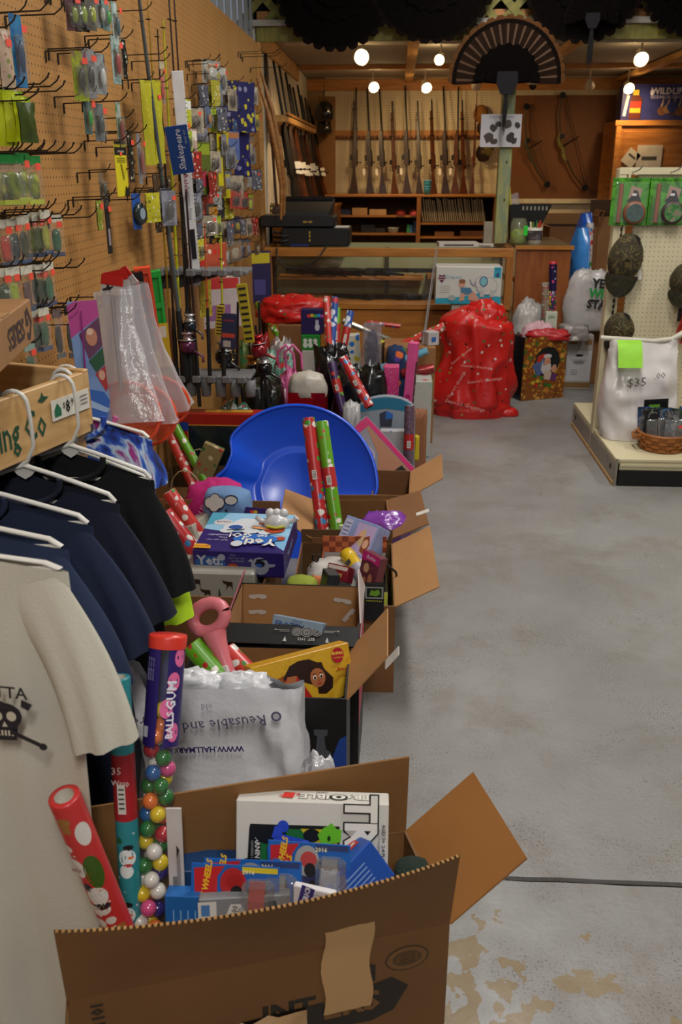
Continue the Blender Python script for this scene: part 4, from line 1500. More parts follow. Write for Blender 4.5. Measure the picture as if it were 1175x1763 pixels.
# white feed bag
A_ = P(1022,742,Y=GM - .16)
q = on(1092,bz,GM - .20)
t = thing('feed_bag','tall white plastic sack with a green tag standing on the shelving','sack',Tr(q.x,GM - .20,bz + .002))
WB = mat('#cfcac8',.28,var=.03,bump=.12,bs=14,coat=.3)
hb = P(1090,585,Y=GM - .2).z - bz
wb_ = .41
def fbag(u,v):
 a = u * 2 * math.pi
 c,s_ = math.cos(a),math.sin(a)
 fl = 1 - v ** 3 * .85
 ww = wb_ / 2 * (1.0 + .07 * math.sin(v * 5 + .5) - .04 * (v > .9))
 n = noise.noise(V((c * 1.3,s_ * 1.3,v * 3.2))) * .03 + noise.noise(V((c * 3,s_ * 2,v * 8 + 4))) * .014
 r = 1 - abs(noise.noise(V((c * 2 + 3,v * 4,s_)))) * 2
 x = (abs(c) ** .6) * (1 if c > 0 else -1) * ww * (1 - .12 * (1 - v) ** 6)
 y = (abs(s_) ** .8) * (1 if s_ > 0 else -1) * .11 * fl + (n + .012 * r) * (1 - v * .2) * (.4 + .6 * min(1,v * 4))
 return V((x + n * .3,y + .02 * v,v * hb * (1 - .0 * c)))
mb = MB(WB).grid(fbag,56,44,wrap=True)
mb.grid(lambda u,v: V((math.cos(u * 6.2832) * wb_ / 2 * v * .88,math.sin(u * 6.2832) * .1 * v,.001)),24,2,wrap=True)
ob('body',mb,t)
fold = MB(mat('#c9c4b4',.5)).tube([(-.24,.02,hb + .004),(-.1,.02,hb - .004),(.05,.02,hb - .012),(.15,.02,hb),(.23,.02,hb + .05)],[.014,.015,.015,.016,.018],6)
ob('rolled_top',fold,t)
tg = MB(mat('#8fd02a',.5,bump=.2,bs=10)).grid(lambda u,v: V((-.165 + .13 * u,-.028 - .09 * (1 - v) ** .6 - .02,hb + .005 - .135 * (1 - v))),6,8)
ob('green_tag',tg,t)
pr = Print(frame((.0,-.155,hb * .66),x=(1,0,0),z=(0,-1,-.1)))
for s_,x,y_,z in (('$35',-.06,-.02,.07),('.00',.055,.02,.05)):
 pr.text(s_,x,y_,z,'#55504f',rot=6,sx=1.0)
pr.done(t)
# wicker basket with packaged lures
q = on(1140,bz,GY + .22)
bt_ = thing('wicker_basket','round brown woven splint basket on the cream base shelf','basket',Tr(q.x,q.y,bz + .001))
BW = wood('#a5672a','#85491a',8,(1,1,3),.5)
rb_ = .135
nn = 22
for j in range(4):
 z = .016 + j * .021
 rr = rb_ * (.86 + .045 * j)
 for i in range(nn):
  a0,a1 = 2 * math.pi * i / nn,2 * math.pi * (i + 1) / nn
  o_ = .005 if (i + j) % 2 else -.002
  mb = MB(BW)
  T = frame(((rr + o_) * math.cos((a0 + a1) / 2),(rr + o_) * math.sin((a0 + a1) / 2),z),x=(-math.sin((a0 + a1) / 2),math.cos((a0 + a1) / 2),0),z=(0,0,1))
  if j == 0 and i == 0:
   SPL = MB(BW).box((0,0,0),(.042,.003,.018),ch=.001).mesh('splint')
  if math.sin((a0 + a1) / 2) < .35 or j > 2:
   o = ob('splint',SPL,bt_,T=T)
ob('shell',MB(mat('#6b3c14',.7)).lathe([(.001,.002),(rb_ * .8,.002),(rb_ * .97,.09),(rb_ * .93,.09),(rb_ * .76,.008),(.001,.008)],24),bt_)
ob('rim',MB(BW).tube([(rb_ * 1.0 * math.cos(a * .2618),rb_ * 1.0 * math.sin(a * .2618),.092) for a in range(25)],.008,6,caps=False),bt_)
ob('foot',MB(BW).lathe([(rb_ * .80,0),(rb_ * .86,.0),(rb_ * .88,.012),(rb_ * .8,.012)],24),bt_)
for s_ in (-1,):
 ob('handle',MB(BW).tube([(s_ * rb_ * .98,-.05,.088),(s_ * rb_ * 1.16,-.045,.075),(s_ * rb_ * 1.16,.0,.055),(s_ * rb_ * 1.16,.03,.075),(s_ * rb_ * .98,.04,.088)],.009,6),bt_)
rb = random.Random(2)
names = ['blue','black','grey','dark green','navy','black','blue','grey','black','navy','green','blue']
cols = ['#24508a','#161616','#5a5c5e','#2c4030','#1d2a44','#1c1a1c','#2c62a0','#6a6868','#141414','#22344c','#3a5a3a','#2a5590']
for i in range(12):
 x = -.10 + .2 * i / 11
 yb = rb.uniform(-.03,.05)
 T = Tr(q.x + x * .82,q.y + yb,bz + .03) @ Ry(x * 120 + rb.uniform(-8,8)) @ Rx(-8) @ Rz(rb.uniform(-25,25))
 t = thing('lure_packet','%s lure packet standing in the wicker basket, %s' % (names[i],['at the far left','second from the left','third from the left','fourth from the left','fifth from the left','left of its middle','right of its middle','fifth from the right','fourth from the right','third from the right','second from the right','at the far right'][i]),'packet',T,'lure packets in the wicker basket')
 hh = .185
 ob('card',MB(swirl([cols[i],'#1a1c20',cols[i],'#8a8c80'],22,.3,i)).box((0,0,hh / 2),(.075,.003,hh)),t)
 ob('bubble',MB(film('#dfe4e6',.10,.22,.1,.4)).box((0,-.008,hh * .42),(.06,.014,hh * .6),ch=.004),t)
 if i in (3,8,10):
  ob('sticker',MB(mat('#e8403a',.5)).box((.01,-.016,hh * .5),(.016,.001,.016)),t)
# black header card behind
o = ob('header_card',MB(mat('#0d0d0d',.4)).box((0,0,0),(.13,.003,.06)).m(mat('#5a9a2a',.5)).box((-.01,-.002,-.008),(.06,.001,.016)),T=Tr(q.x - .03,q.y + .10,P(1118,690,Y=q.y + .1).z - .02) @ Ry(-4))
o['label'] = 'black and green header card standing behind the basket packets'
o['category'] = 'card'
# ================================================================ goods on the perforated wall
HOOKM = mat('#3a3630',.35,metal=.7)
HK = MB(HOOKM).tube([(0,0,0),(.135,0,.004),(.155,0,.018),(.162,0,.03)],[.0021,.0021,.0020,.0024],6)
HK.tube([(.001,0,.0),(.001,0,-.03)],.004,5)
HKM = HK.mesh('peg_hook')
used_lab = {}
def hook(px,py,label,L_=1.0,X=None,rot=0):
 """hook whose foot is at this pixel of the wall"""
 q = P(px,py,X=WX + .001)
 o = ob('peg_hook',HKM,T=Tr(q) @ Rz(rot) @ Matrix.Diagonal((L_,1,1,1)))
 tag(o,label,'hook','wire hooks on the perforated wall')
 return q
HN = set()
def packet(label,px,py,w_,h_,d,kind,cols,yaw_=0,tilt=0,group=None,name='lure_packet',swing=0,sticker=False,m=None):
 """packet hanging from its top centre at pixel (px, py), d out from the wall; width runs along the wall"""
 q = P(px,py,X=WX + d)
 T = Tr(q) @ Rz(-90 + yaw_) @ Ry(0) @ Matrix.Rotation(R(swing),4,'Y') @ Rx(tilt)
 # local: x = along the wall (towards the viewer), y = towards wall, z up
 T = Tr(q) @ Matrix(((0,-1,0,0),(1,0,0,0),(0,0,1,0),(0,0,0,1))) @ Rz(yaw_) @ Ry(swing)
 t = thing(name,label,'packet',T,group)
 c0 = cols[0]
 hl_ = 'wire hook for the ' + ' '.join(label.split()[:12])
 if hl_ not in HN:
  HN.add(hl_)
  o = ob('peg_hook',HKM,T=Tr(WX + .001,q.y,q.z) @ Matrix.Diagonal(((d + .035) / .162,1,1,1)))
  tag(o,hl_,'hook','wire hooks on the perforated wall')
 if kind == 'blister':
  ob('card',MB(m or swirl([c0,cols[1],c0],14,.4,px % 9)).box((0,0,-h_ / 2),(w_,.002,h_),ch=.0008),t)
  ob('bubble',MB(film('#d8d6cc',.07,.12,.12,.3)).box((0,-.010,-h_ * .58),(w_ * .8,.018,h_ * .62),ch=.005),t)
  ob('lure',lump(mat(cols[2 % len(cols)],.3),(w_ * .45,.014,h_ * .45),.1,n=12,seed=px,T=Tr(0,-.010,-h_ * .8)),t)
 elif kind == 'bag':
  ob('header',MB(mat(c0,.4)).box((0,0,-h_ * .09),(w_,.0025,h_ * .18)),t)
  mb = MB(film('#d8d6cc',.08,.14,.15,.5))
  mb.grid(lambda u,v: V(((u - .5) * w_,-.006 * math.sin(u * 3.14) * math.sin(v * 3.14) - .002 + .002 * math.sin(v * 14 + px),-h_ * .16 - h_ * .84 * v)),6,10)
  ob('bag',mb,t)
  ob('contents',lump(m or mat(cols[1],.35,var=.3,vs_=50),(w_ * .7,.012,h_ * .62),.12,n=12,seed=px,sq=.5,T=Tr(0,.003,-h_ * .92)),t)
  ob('tail',MB(mat(cols[2 % len(cols)],.4)).box((0,-.0005,-h_ * .94),(w_ * .96,.002,h_ * .1)),t)
 elif kind == 'pouch':
  mt = m or blobs(c0,cols[1:],60 if w_ < .15 else 22,.32,.25)
  def fp(u,v):
   b_ = .009 * math.sin(u * 3.1416) * math.sin(min(1,v * 1.05) * 3.1416)
   n_ = noise.noise(V((u * 3,v * 5,px))) * .004
   return V(((u - .5) * w_ * (1 - .1 * math.sin(v * 3.14)),-b_ - .001 + n_,-h_ * v))
  mb = MB(mt).grid(fp,8,12)
  mb.grid(lambda u,v: fp(1 - u,v) * 1.0 + V((0,2 * .009 * math.sin(u * 3.1416) * math.sin(v * 3.1416) + .003,0)),8,12)
  ob('pouch',mb,t)
 elif kind == 'card':
  ob('card',MB(m or mat(c0,.4)).box((0,0,-h_ / 2),(w_,.003,h_),ch=.001),t)
  if len(cols) > 2:
   pr = Print(frame((0,-.0016,-h_ / 2),x=(1,0,0),z=(0,-1,0)))
   pr.rect(0,h_ * .36,w_ * .92,h_ * .2,cols[1])
   pr.rect(0,-h_ * .2,w_ * .5,h_ * .3,cols[2])
   pr.done(t)
 if sticker:
  ob('price_sticker',MB(mat('#e8503c',.5,var=0)).box((w_ * .12,-.0215 if kind == 'blister' else -.009,-h_ * (.2 if kind != 'bag' else .22)),(.018,.001,.016)),t)
 return t
# --- nearest column, at the left edge of the picture
G1 = 'soft lure bags hanging at the left edge'
hook(-10,22,'upper wire hook at the top left corner',.9)
hook(8,28,'second wire hook at the top left corner',1.0)
packet('big bright blue lure package hanging high at the left edge',24,24,.045,.165,.10,'blister',['#1d4a8a','#2a7aa8','#1d3f66'],-18,sticker=True)
packet('cream pouch printed with small green and pink marks at the left edge',4,50,.05,.145,.12,'pouch',['#b8a08c','#7a8a4a','#b0605a','#8a7058'],-20,sticker=True)
for i,(x,y) in enumerate(((-20,148),(0,152),(12,160))):
 hook(x,y,['left','middle','right'][i] + ' hook above the yellow green lure bags',1.0)
YG = swirl(['#1f6a1c','#5a8a18','#b8c41e','#c8d422'],9,.25,2,(1,1,.5),.3)
for i,(x,y,yw) in enumerate(((4,154,-35),(20,156,-40),(36,166,-30),(44,176,-25))):
 packet(['yellow green lure bag at the left edge, first of four','second yellow green lure bag from the left edge','third yellow green lure bag from the left edge','narrow dark lure bag right of the yellow green ones'][i],x,y,.055,.125 - .012 * i,.11 + .02 * i,'pouch',['#5a8a18'],yw,m=YG if i < 3 else mat('#3b4a1c',.3),sticker=i in (0,1),group=G1)
for i,(x,y) in enumerate(((-22,262),(0,262),(18,264),(36,265),(52,266))):
 hook(x,y,'hook %s in the row above the green topped bags' % ['hidden at the left edge','second from the left','third from the left','fourth from the left','farthest right'][i],.95)
GY2 = []
for i,(x,y,yw) in enumerate(((2,268,-45),(10,267,-45),(18,266,-42),(36,263,-12),(55,268,-16))):
 t = packet('green topped clear lure bag, ' + ['at the left edge','second from the left edge','third from the left edge','wide one facing out','rightmost one'][i],x,y,.06,.115,.10 + .012 * i,'bag',['#1f7a34','#5a6a18','#b8c41e'],yw,sticker=i > 2,group='green topped lure bags',m=swirl(['#2a4a14','#7c8a1c','#c2cc2c'],20,.3,i))
G3 = 'white topped soft lure bags'
rowA = [(6,378,'#c0392b','red'),(22,374,'#20303a','dark slate'),(38,372,'#1f2a10','dark olive'),(52,366,'#7a8a1c','lime olive'),(64,366,'#4a5c2a','moss green'),(76,362,'#a3a62e','yellow'),(94,370,'#10603f','emerald green')]
rowB = [(4,462,'#26402a','dark green'),(20,460,'#9fb030','lime'),(44,458,'#5c3a3c','dark mauve'),(60,455,'#17382a','blackish green'),(70,456,'#26402a','deep green'),(82,452,'#10603f','emerald green')]
rowC = [(54,534,'#26402a','dark green'),(62,532,'#3a4a40','grey green'),(74,530,'#14583c','emerald green')]
for r_,(row,nm,hy) in enumerate(((rowA,'upper row',0),(rowB,'middle row',0),(rowC,'lower row',0))):
 for i,(x,y,c,cn) in enumerate(row):
  packet('white topped bag of %s soft lures in the %s, %s' % (cn,nm,['nearest the left edge','second from the left','third from the left','fourth from the left','fifth from the left','sixth from the left','rightmost'][i if len(row) == 7 or i < len(row) - 1 else 6]),
               x,y,.048,.115,.08 + .015 * (i % 3),'bag',['#c8c6b4',c,'#33486a'],-30 + 9 * (i % 3),group=G3,sticker=True)
  if i % 2 == 0:
   hook(x - 12,y + 6,'wire hook over the %s of white topped bags, %s' % (nm,['left end','','middle','','right of middle','','right end'][i]),.95)
for i,(x,y,c,h_) in enumerate(((97,532,'#241f1c',.14),(117,525,'#12150f',.155))):
 packet(['long brown black worm bag under the empty hooks','long black glitter worm bag beside the pink rod box'][i],x,y,.042,h_,.1,'bag',[['#6b5a54','#1c1c18'][i],c,'#5c5a54'],-15,m=blobs(c,['#5a6a5a','#8a8a7a'],160,.12))
for i,(x,y) in enumerate(((88,522),(94,528),(100,530),(60,560))):
 hook(x,y,['topmost of the bare hooks left of the pink rod box','second bare hook left of the pink rod box','third bare hook left of the pink rod box','hook low behind the small carton corner'][i],1.05)
o = packet('pale teal lure bag low behind the shirt rack',50,592,.04,.10,.09,'bag',['#8aa39a','#1c5a44','#88a8a0'],-20,sticker=True)
# --- middle columns
mid = [
 ('pinkish clear lure box hanging at the top, first from the left',122,-12,.05,.10,.08,'blister',['#4a2838','#5a3a3a','#7a8a1c'],-35),
 ('clear blister with green jig at the top, second from the left',138,-14,.05,.105,.10,'blister',['#3a2c34','#4a4a3a','#8aa41c'],-30),
 ('clear blister with lime jig at the top, third from the left',153,-12,.045,.10,.12,'blister',['#4a3a3c','#5a5a4a','#a4b41c'],-25),
 ('clear blister with silver lure at the top, beside the teal ones',170,-8,.04,.09,.12,'blister',['#3a4444','#8a9494','#b8b8ac'],-20),
 ('grey and green blister with coral sticker at the top',180,0,.05,.085,.13,'blister',['#4e6664','#7c9c98','#2fa03a'],-10),
 ('upper teal and white hook packet',195,3,.042,.125,.12,'blister',['#3a7a74','#b8c8c4','#2a5a6a'],-8),
 ('lower teal packet with a red strip',196,62,.05,.145,.10,'blister',['#4a7a74','#a9bcb8','#a83030'],-15),
 ('black and chrome lure packet right of the teal ones',212,68,.03,.12,.12,'pouch',['#1c1c1a','#8a8a7c','#3a3a34','#c8c8b8'],-10),
 ('pink and lime jig blister left of the clear boxes',134,88,.05,.135,.10,'blister',['#7a2a50','#9ab41c','#2a2a2a'],-38),
 ('clear box blister with a black jig',150,84,.045,.135,.12,'blister',['#6a6468','#8a8a8a','#1c1c2a'],-35),
 ('clear box blister with white jig, coral sticker',170,92,.05,.115,.13,'blister',['#54585a','#9aa0a0','#c8ccc8'],-20),
 ('small green and grey blister under the clear boxes',148,167,.04,.105,.10,'blister',['#36504c','#5a7470','#2fa03a'],-15),
 ('grey blister with a round lure under the clear boxes',168,178,.05,.11,.11,'blister',['#4c4648','#6a7474','#3a4a4a'],-18),
 ('narrow green edged packet above the yellow card',202,176,.035,.155,.12,'blister',['#4a7a50','#a4a8a0','#8a3030'],-10),
 ('dark shiny lure packet right of the yellow card',222,228,.035,.165,.10,'pouch',['#2a2620','#8a8a72','#4a3a34','#b0a890'],-14),
 ('grey spinner packet left of the grey rod',237,230,.03,.17,.12,'blister',['#6a6a6c','#8c8c90','#a04a4a'],-8),
 ('small tan lure hanging below the clear boxes',173,298,.028,.085,.08,'blister',['#8c7a64','#6a5c4c','#3a4a3a'],-12),
 ('yellow green lure packet on the low bare part of the wall',169,345,.03,.09,.10,'pouch',['#8a9438','#b4b84a','#4a4a2a','#c8c890'],-12),
 ('narrow black and silver card beside the yellow green lure',182,340,.028,.175,.11,'card',['#1c1a1a','#3a3a3a','#8a7c80'],-12),
 ('left yellow rope bag',250,138,.06,.30,.09,'pouch',['#aaa42a','#bab42e','#aaa42a'],-30),
 ('right yellow rope bag',268,138,.06,.30,.11,'pouch',['#aaa42a','#bab42e','#aaa42a'],-25),
 ('clear packet with red beads left of the white ruler',278,106,.045,.15,.12,'bag',['#b0a488','#b8403a','#9a7c6c'],-10),
 ('brown packet hanging behind the yellow rod',268,300,.06,.22,.10,'pouch',['#4a3a28','#8a7a58','#2a2018','#a09070'],-10),
 ('silver and brown packet behind the yellow green rod',292,305,.06,.22,.10,'pouch',['#5a4a38','#a09878','#2a2018','#c0b8a0'],-10),
]
for i,a in enumerate(mid):
 packet(*a,group='lure packets on the middle of the wall',sticker=i % 3 != 1)
for i,(x,y) in enumerate(((150,205),(150,228),(165,254),(153,293),(165,345),(186,20),(226,143),(218,95),(322,106),(325,111),(322,128),(410,90),(414,93),(417,98),(431,117))):
 hook(x,y,'bare wire hook ' + ['under the small green and grey blister','left of the clear boxes, second one down','level with the top of the yellow card','level with the foot of the yellow card','holding the yellow green lure on bare wall','at the top beside the teal packets','left of the rods','crossing the grey rod','right of the rods, topmost','right of the rods, second','right of the rods, third','near the gun room, topmost of three','near the gun room, middle of three','near the gun room, lowest of three','nearest to the pine post'][i],1.0 if i < 12 else 1.6)
# yellow card with black header
t = packet('yellow card with black header and a hook drawing, below the narrow green packet',205,243,.062,.175,.12,'card',['#c9b91c'],-22,m=mat('#cdbf1e',.4,var=.03),name='lure_card')
pr = Print(frame((0,-.0016,-.0875),x=(1,0,0),z=(0,-1,0)))
pr.rect(0,.066,.062,.043,'#15130f')
pr.text('SHAD DAD',0,.073,.0135,'#d8c820',bold=.02)
pr.text('SPINNER',.0,.055,.009,'#d8d4cc',shear=.3)
for k in range(3):
 pr.rect(0,.035 - k * .006,.045,.002,'#6a6010')
pr.poly([(-.005,.015),(.0,.02),(.006,.0),(.012,-.03),(.006,-.035),(.0,-.005)],'#8a7a14')
pr.poly([(.031,-.0875),(.031,-.05),(.022,-.062),(.014,-.052),(.006,-.0875)],'#15130f')
pr.ell(.0,.048,.006,.006,'#e8503c')
pr.done(t)
# blue line spool
q = P(234,336,X=WX + .1)
t = packet('blue blister of fishing line on a round spool',233,333,.06,.125,.10,'card',['#24509a'],-14,m=mat('#24509a',.35),name='line_spool')
Q = frame((0.01,-.004,-.07),x=(1,0,0),z=(0,-1,0))
ob('spool',MB(mat('#1c2a2c',.25,coat=.5)).lathe([(.001,.014),(.036,.014),(.04,.008),(.04,0),(.001,0)],20,T=Q),t)
ob('label',MB(mat('#8a9aa6',.3)).lathe([(.001,.0155),(.02,.0155)],16,T=Q),t)
# --- far cluster: rows of small packets
rb = random.Random(21)
pal = {'grey': (['#5a5c68','#8a8c98','#3c3c44'],10),'silver': (['#8e8e88','#c4c4be','#6a6a68'],5),'navy': (['#2e2f44','#50526a','#b8a83c'],3),'yellow': (['#b8b02a','#d0c83a','#5a5a30'],4),
       'clear': (['#7c7060','#b0a48c','#4c4238'],11),'brown': (['#4a3422','#6a5034','#a08a60'],3),'lime': (['#8aa02a','#b0c43a','#3c4420'],2),'red': (['#8a2e28','#b84a3c','#2c2020'],3),'blue': (['#3f587c','#6a7c98','#b07a48'],2)}
bag_ = [k for k,v_ in pal.items() for _ in range(v_[1])]
rows = [(108,352,382,13,'silver top'),(146,350,440,13,'first full'),(186,335,442,12,'second'),(224,322,440,12,'third'),(262,322,440,12,'fourth'),(300,330,442,12,'fifth'),(338,336,442,12,'sixth'),(378,338,444,12,'seventh'),(416,345,444,12,'eighth'),(330,262,300,14,'behind the rods')]
onm = ['1st','2nd','3rd','4th','5th','6th','7th','8th','9th','10th','11th','12th']
for rn,(y0,xa,xb,st,nm) in enumerate(rows):
 x = xa
 i = 0
 while x < xb and i < 12:
  y = y0 + rb.uniform(-7,7) + (x - xa) * (.08 if y0 < 250 else -.06)
  cn = rb.choice(bag_) if nm != 'silver top' else 'silver'
  kd = rb.choice(['blister','bag','pouch','blister'])
  Yq = P(x,y,X=WX + .1).y
  w_ = .085 + rb.uniform(-.015,.03)
  h_ = rb.uniform(.085,.13) * (1 if rn < 9 else 1.2)
  c3 = pal[cn][0]
  packet('small %s tackle packet, %s in the %s far row' % (cn,onm[i],nm),x,y,w_,h_,rb.choice([.06,.1,.14]),kd,c3 if kd != 'pouch' else c3 + ['#d8d4c8'],rb.uniform(-40,-5),group='small tackle packets on the crowded far part of the wall',sticker=rb.random() < .3)
  x += st * rb.uniform(.8,1.2)
  i += 1
big = [
 ('large navy bag with yellow dots near the gun room',410,140,.26,.27,.12,'pouch',['#2c2c5c','#c8bc2c','#8a8aa8','#c4bc3c'],-40),
 ('smaller navy bag with yellow dots below the large one',416,212,.16,.30,.12,'pouch',['#26265a','#c8bc2c','#8a8aa8','#4a4a80'],-30),
 ('shiny yellow and silver bag at the top of the crowd',370,124,.10,.26,.10,'pouch',['#a8a03a','#d8d48a','#6a6428','#e8e8d8'],-20),
 ('long yellow lure tube hanging in the crowd',376,200,.05,.34,.12,'card',['#c4b820'],-20),
 ('second long yellow lure tube, lower',388,212,.05,.38,.12,'card',['#b8ac1c'],-20),
 ('yellow green card with an orange bobber',323,171,.055,.17,.12,'card',['#b4b838','#dcdcd4','#e0763a'],-15),
 ('row of lime tubes standing upright as one card',344,244,.18,.24,.10,'card',['#5a6428','#8a9a2c','#a83a4a'],-20),
 ('blue card with orange patches',400,226,.13,.15,.12,'card',['#5a6ca0','#b0744a','#2c4690'],-25),
 ('pale pink and cream folded knife card',331,222,.07,.2,.13,'card',['#b89a90','#e0d4c4','#3a2826'],-20),
 ('orange and red bag of floats above the rod rack',366,420,.22,.17,.14,'pouch',['#a84a34','#d8a078','#c8302a','#e8d0b8'],-30),
 ('purple snake shaped lure card beside the counter',446,432,.18,.37,.05,'card',['#2a2550','#c8b82c','#4a4480'],-60),
 ('red topped white blister of pink lures behind the rod rack',376,476,.26,.28,.08,'card',['#b8a8a8','#b83030','#8a5a8a'],-55),
 ('yellow bag below the counter end',352,478,.1,.2,.06,'pouch',['#a8942c','#c8b83c','#6a5c20','#d8c86c'],-30),
 ('orange handled tool on a black card',366,352,.09,.3,.12,'card',['#1c1c20','#b0781e','#c8882c'],-20),
]
for a in big:
 packet(*a,group='larger tackle packages on the far part of the wall',name='tackle_package')
# --- long white ruler and blue sign
p0,p1 = P(305,122,X=-.86),P(338,492,X=-.88)
Lr = (p0 - p1).length
t = thing('fish_ruler','long white measuring board hanging between the rods','ruler',frame(p1,z=p0 - p1,x=(.9,.43,0)))
ob('board',MB(mat('#e6e4e4',.4)).box((0,0,Lr / 2),(.046,.004,Lr),ch=.001),t)
pr = Print(frame((0,-.003,Lr / 2),x=(0,0,-1),z=(0,-1,0)))
pr.text('MEASURE N Release',-Lr * .1,-.004,.026,'#9a3444',bold=.01,sx=1.2)
for k in range(44):
 pr.rect(-Lr / 2 + .1 + k * (Lr - .12) / 44,.024,.002,.008 + .006 * (k % 2 == 0),'#3a3a3c')
pr.text('Freshwater Fishing',Lr * .08,0,.018,'#3a3a44')
pr.rect(Lr * .28,0,.13,.022,'#1c1c22')
pr.done(t)
p0,p1 = P(292,218,X=-.84),P(307,300,X=-.84)
t = thing('brand_sign','blue sign with white script lettering fixed across the rods','sign',frame((p0 + p1) / 2,z=p0 - p1,x=(.93,.3,0)))
hs = (p0 - p1).length
ob('board',MB(mat('#1c4a94',.4,var=.03)).box((.022,0,0),(.082,.003,hs)),t)
pr = Print(frame((.022,-.002,0),x=(0,0,1),z=(0,-1,0)))
pr.text('Shakespeare',0,-.002,.036,'#dfe4ee',shear=.35,bold=.012,sx=.9)
pr.text('SINCE 1897',.05,-.028,.011,'#b8c4dc')
pr.done(t)
# ================================================================ rod rack and rods
GR = mat('#6a6a6c',.55,var=.06)
GRD = mat('#3c3c40',.6)
RYK = 3.95
zu_,zl_ = P(350,470,Y=RYK).z,P(350,652,Y=RYK).z
xr0,xr1 = WX + .005,P(424,468,Y=RYK).x
for nm,z,cups in (('upper',zu_,0),('lower',zl_,1)):
 t = thing('rod_rack',nm + ' grey plastic rod rack standing out from the wall','rack',(0,RYK,z))
 wd_ = xr1 - xr0
 ob('shelf',MB(GR).box(((xr0 + xr1) / 2,.09,0),(wd_,.18,.018),ch=.003),t)
 ob('bracket',MB(GRD).prism([(xr0,-.01),(xr0 + .30,-.01),(xr0 + .10,-.07),(xr0,-.075)],.012,T=frame((0,.06,0),x=(1,0,0),z=(0,-1,0))),t)
 n_ = 6
 for i in range(n_):
  x = xr0 + wd_ * (i + .5) / n_
  ob('notch_block',MB(GR).box((x,-.02,.004),(wd_ / n_ * .55,.05,.03),ch=.004),t)
  if cups:
   ob('cup',MB(GR).lathe([(.024,0),(.026,.0),(.022,-.075),(.020,-.078),(.001,-.078)],12,c=(x + .03,.02,-.005)),t)
RODS = [  # bottom pixel x at lower rack, pixel (x, y) high up, colours, radii, label
 (322,(240,0),['#4a5254','#16181a'],.0075,'thick grey green fishing rod slanting from the top left',2),
 (300,(254,0),['#a8861c','#6a3a1c'],.0032,'thin amber fishing rod',0),
 (316,(281,34),['#c2c41c','#14130f'],.0048,'yellow green fishing rod with a black grip',1),
 (305,(271,50),['#241a1c','#161214'],.004,'dark fishing rod left of the yellow green one',0),
 (336,(291,0),['#1c1214','#14100f'],.0036,'left one of two thin dark red rods',0),
 (344,(300,0),['#2c1410','#14100f'],.0036,'right one of two thin dark red rods',0),
 (330,(310,330),['#0f0f10','#1a1a1c'],.0052,'black fishing rod with the purple reel',1),
 (386,(380,400),['#b8bc1c','#14130f'],.004,'short yellow rod with a red band before the lure card',0),
 (362,(352,385),['#c85a2c','#121214'],.0036,'short orange tipped rod beside the white ruler',0),
]
REELS = {6: ('#6a2a56',583),2: (None,0),0: (None,0)}
def reel(parent,loc,body,spool,s_=1.0):
 r_ = thing('x','x','x')
 bpy.data.objects.remove(r_)
 mb = MB(mat(body,.25,metal=.3,coat=.4))
 mb.lathe([(.001,-.024 * s_),(.018 * s_,-.024 * s_),(.026 * s_,-.012 * s_),(.026 * s_,.006 * s_),(.02 * s_,.012 * s_)],14,T=Tr(V(loc)))
 mb.box(V(loc) + V((0,.025 * s_,.0)),(.012 * s_,.04 * s_,.02 * s_))
 mb.tube([V(loc) + V((.02 * s_,0,-.02 * s_)),V(loc) + V((.05 * s_,-.01,-.035 * s_)),V(loc) + V((.05 * s_,-.01,-.055 * s_))],.0045 * s_,6)
 b = ob('reel',mb,parent)
 sp = MB(mat(spool,.2,metal=.7)).lathe([(.012 * s_,.012 * s_),(.022 * s_,.014 * s_),(.022 * s_,.018 * s_),(.015 * s_,.02 * s_),(.015 * s_,.034 * s_),(.021 * s_,.036 * s_),(.021 * s_,.042 * s_),(.001,.044 * s_)],14,T=Tr(V(loc)))
 ob('spool',sp,b)
 ob('bail',MB(mat('#b8b8b8',.2,metal=.9)).tube([V(loc) + V((.03 * s_ * math.cos(a),-.008 * s_ - .028 * s_ * math.sin(a),.02 * s_)) for a in [i * .52 for i in range(7)]],.0018 * s_,5),b)
 return b
for i,(xb_,(xt,yt),cols,r_,lb,sec) in enumerate(RODS):
 yb_ = 655 if i not in (5,) else 700
 b = P(xb_,yb_,Y=RYK - .02)
 t_ = P(xt,yt,Y=RYK - .25 if i == 0 else RYK - .02)
 if i in (0,1,4,5):           # reach past the top of the picture
  t_ = b + (t_ - b) * 1.15
 d = t_ - b
 Lr = d.length
 T = frame(b,z=d,x=(1,0,0),y=None) if False else frame(b,z=d,y=(0,1,0))
 t = thing('fishing_rod',lb,'fishing rod',T,'fishing rods in the grey racks')
 ob('blank',MB(mat(cols[0],.3,coat=.4)).tube([(0,0,.2),(0,0,Lr * .6),(0,0,Lr)],[r_ * 1.5,r_ * 1.25,r_ * .7],7),t)
 ob('grip',MB(mat(cols[1],.7)).tube([(0,0,0),(0,0,.02),(0,0,.20),(0,0,.32)],[r_ * 2.2,r_ * 2.6,r_ * 2.4,r_ * 1.7],8),t)
 for k in range(5):
  z = Lr * (.38 + .15 * k)
  if z < Lr:
   ob('guide',MB(HOOKM).tube([V((.010 * math.cos(a),-.012 - .010 * math.sin(a),z)) for a in [j * .785 for j in range(9)]],.0016,4,caps=False).tube([(0,0,z),(0,-.004,z)],.0016,4),t)
 if i == 6:
  reel(t,(.0,-.035,P(339,590,Y=RYK).z - b.z),'#5a2048','#b09a9c',1.35)
  reel(t,(.015,-.035,P(341,556,Y=RYK).z - b.z),'#1c2634','#c0c0c4',1.1)
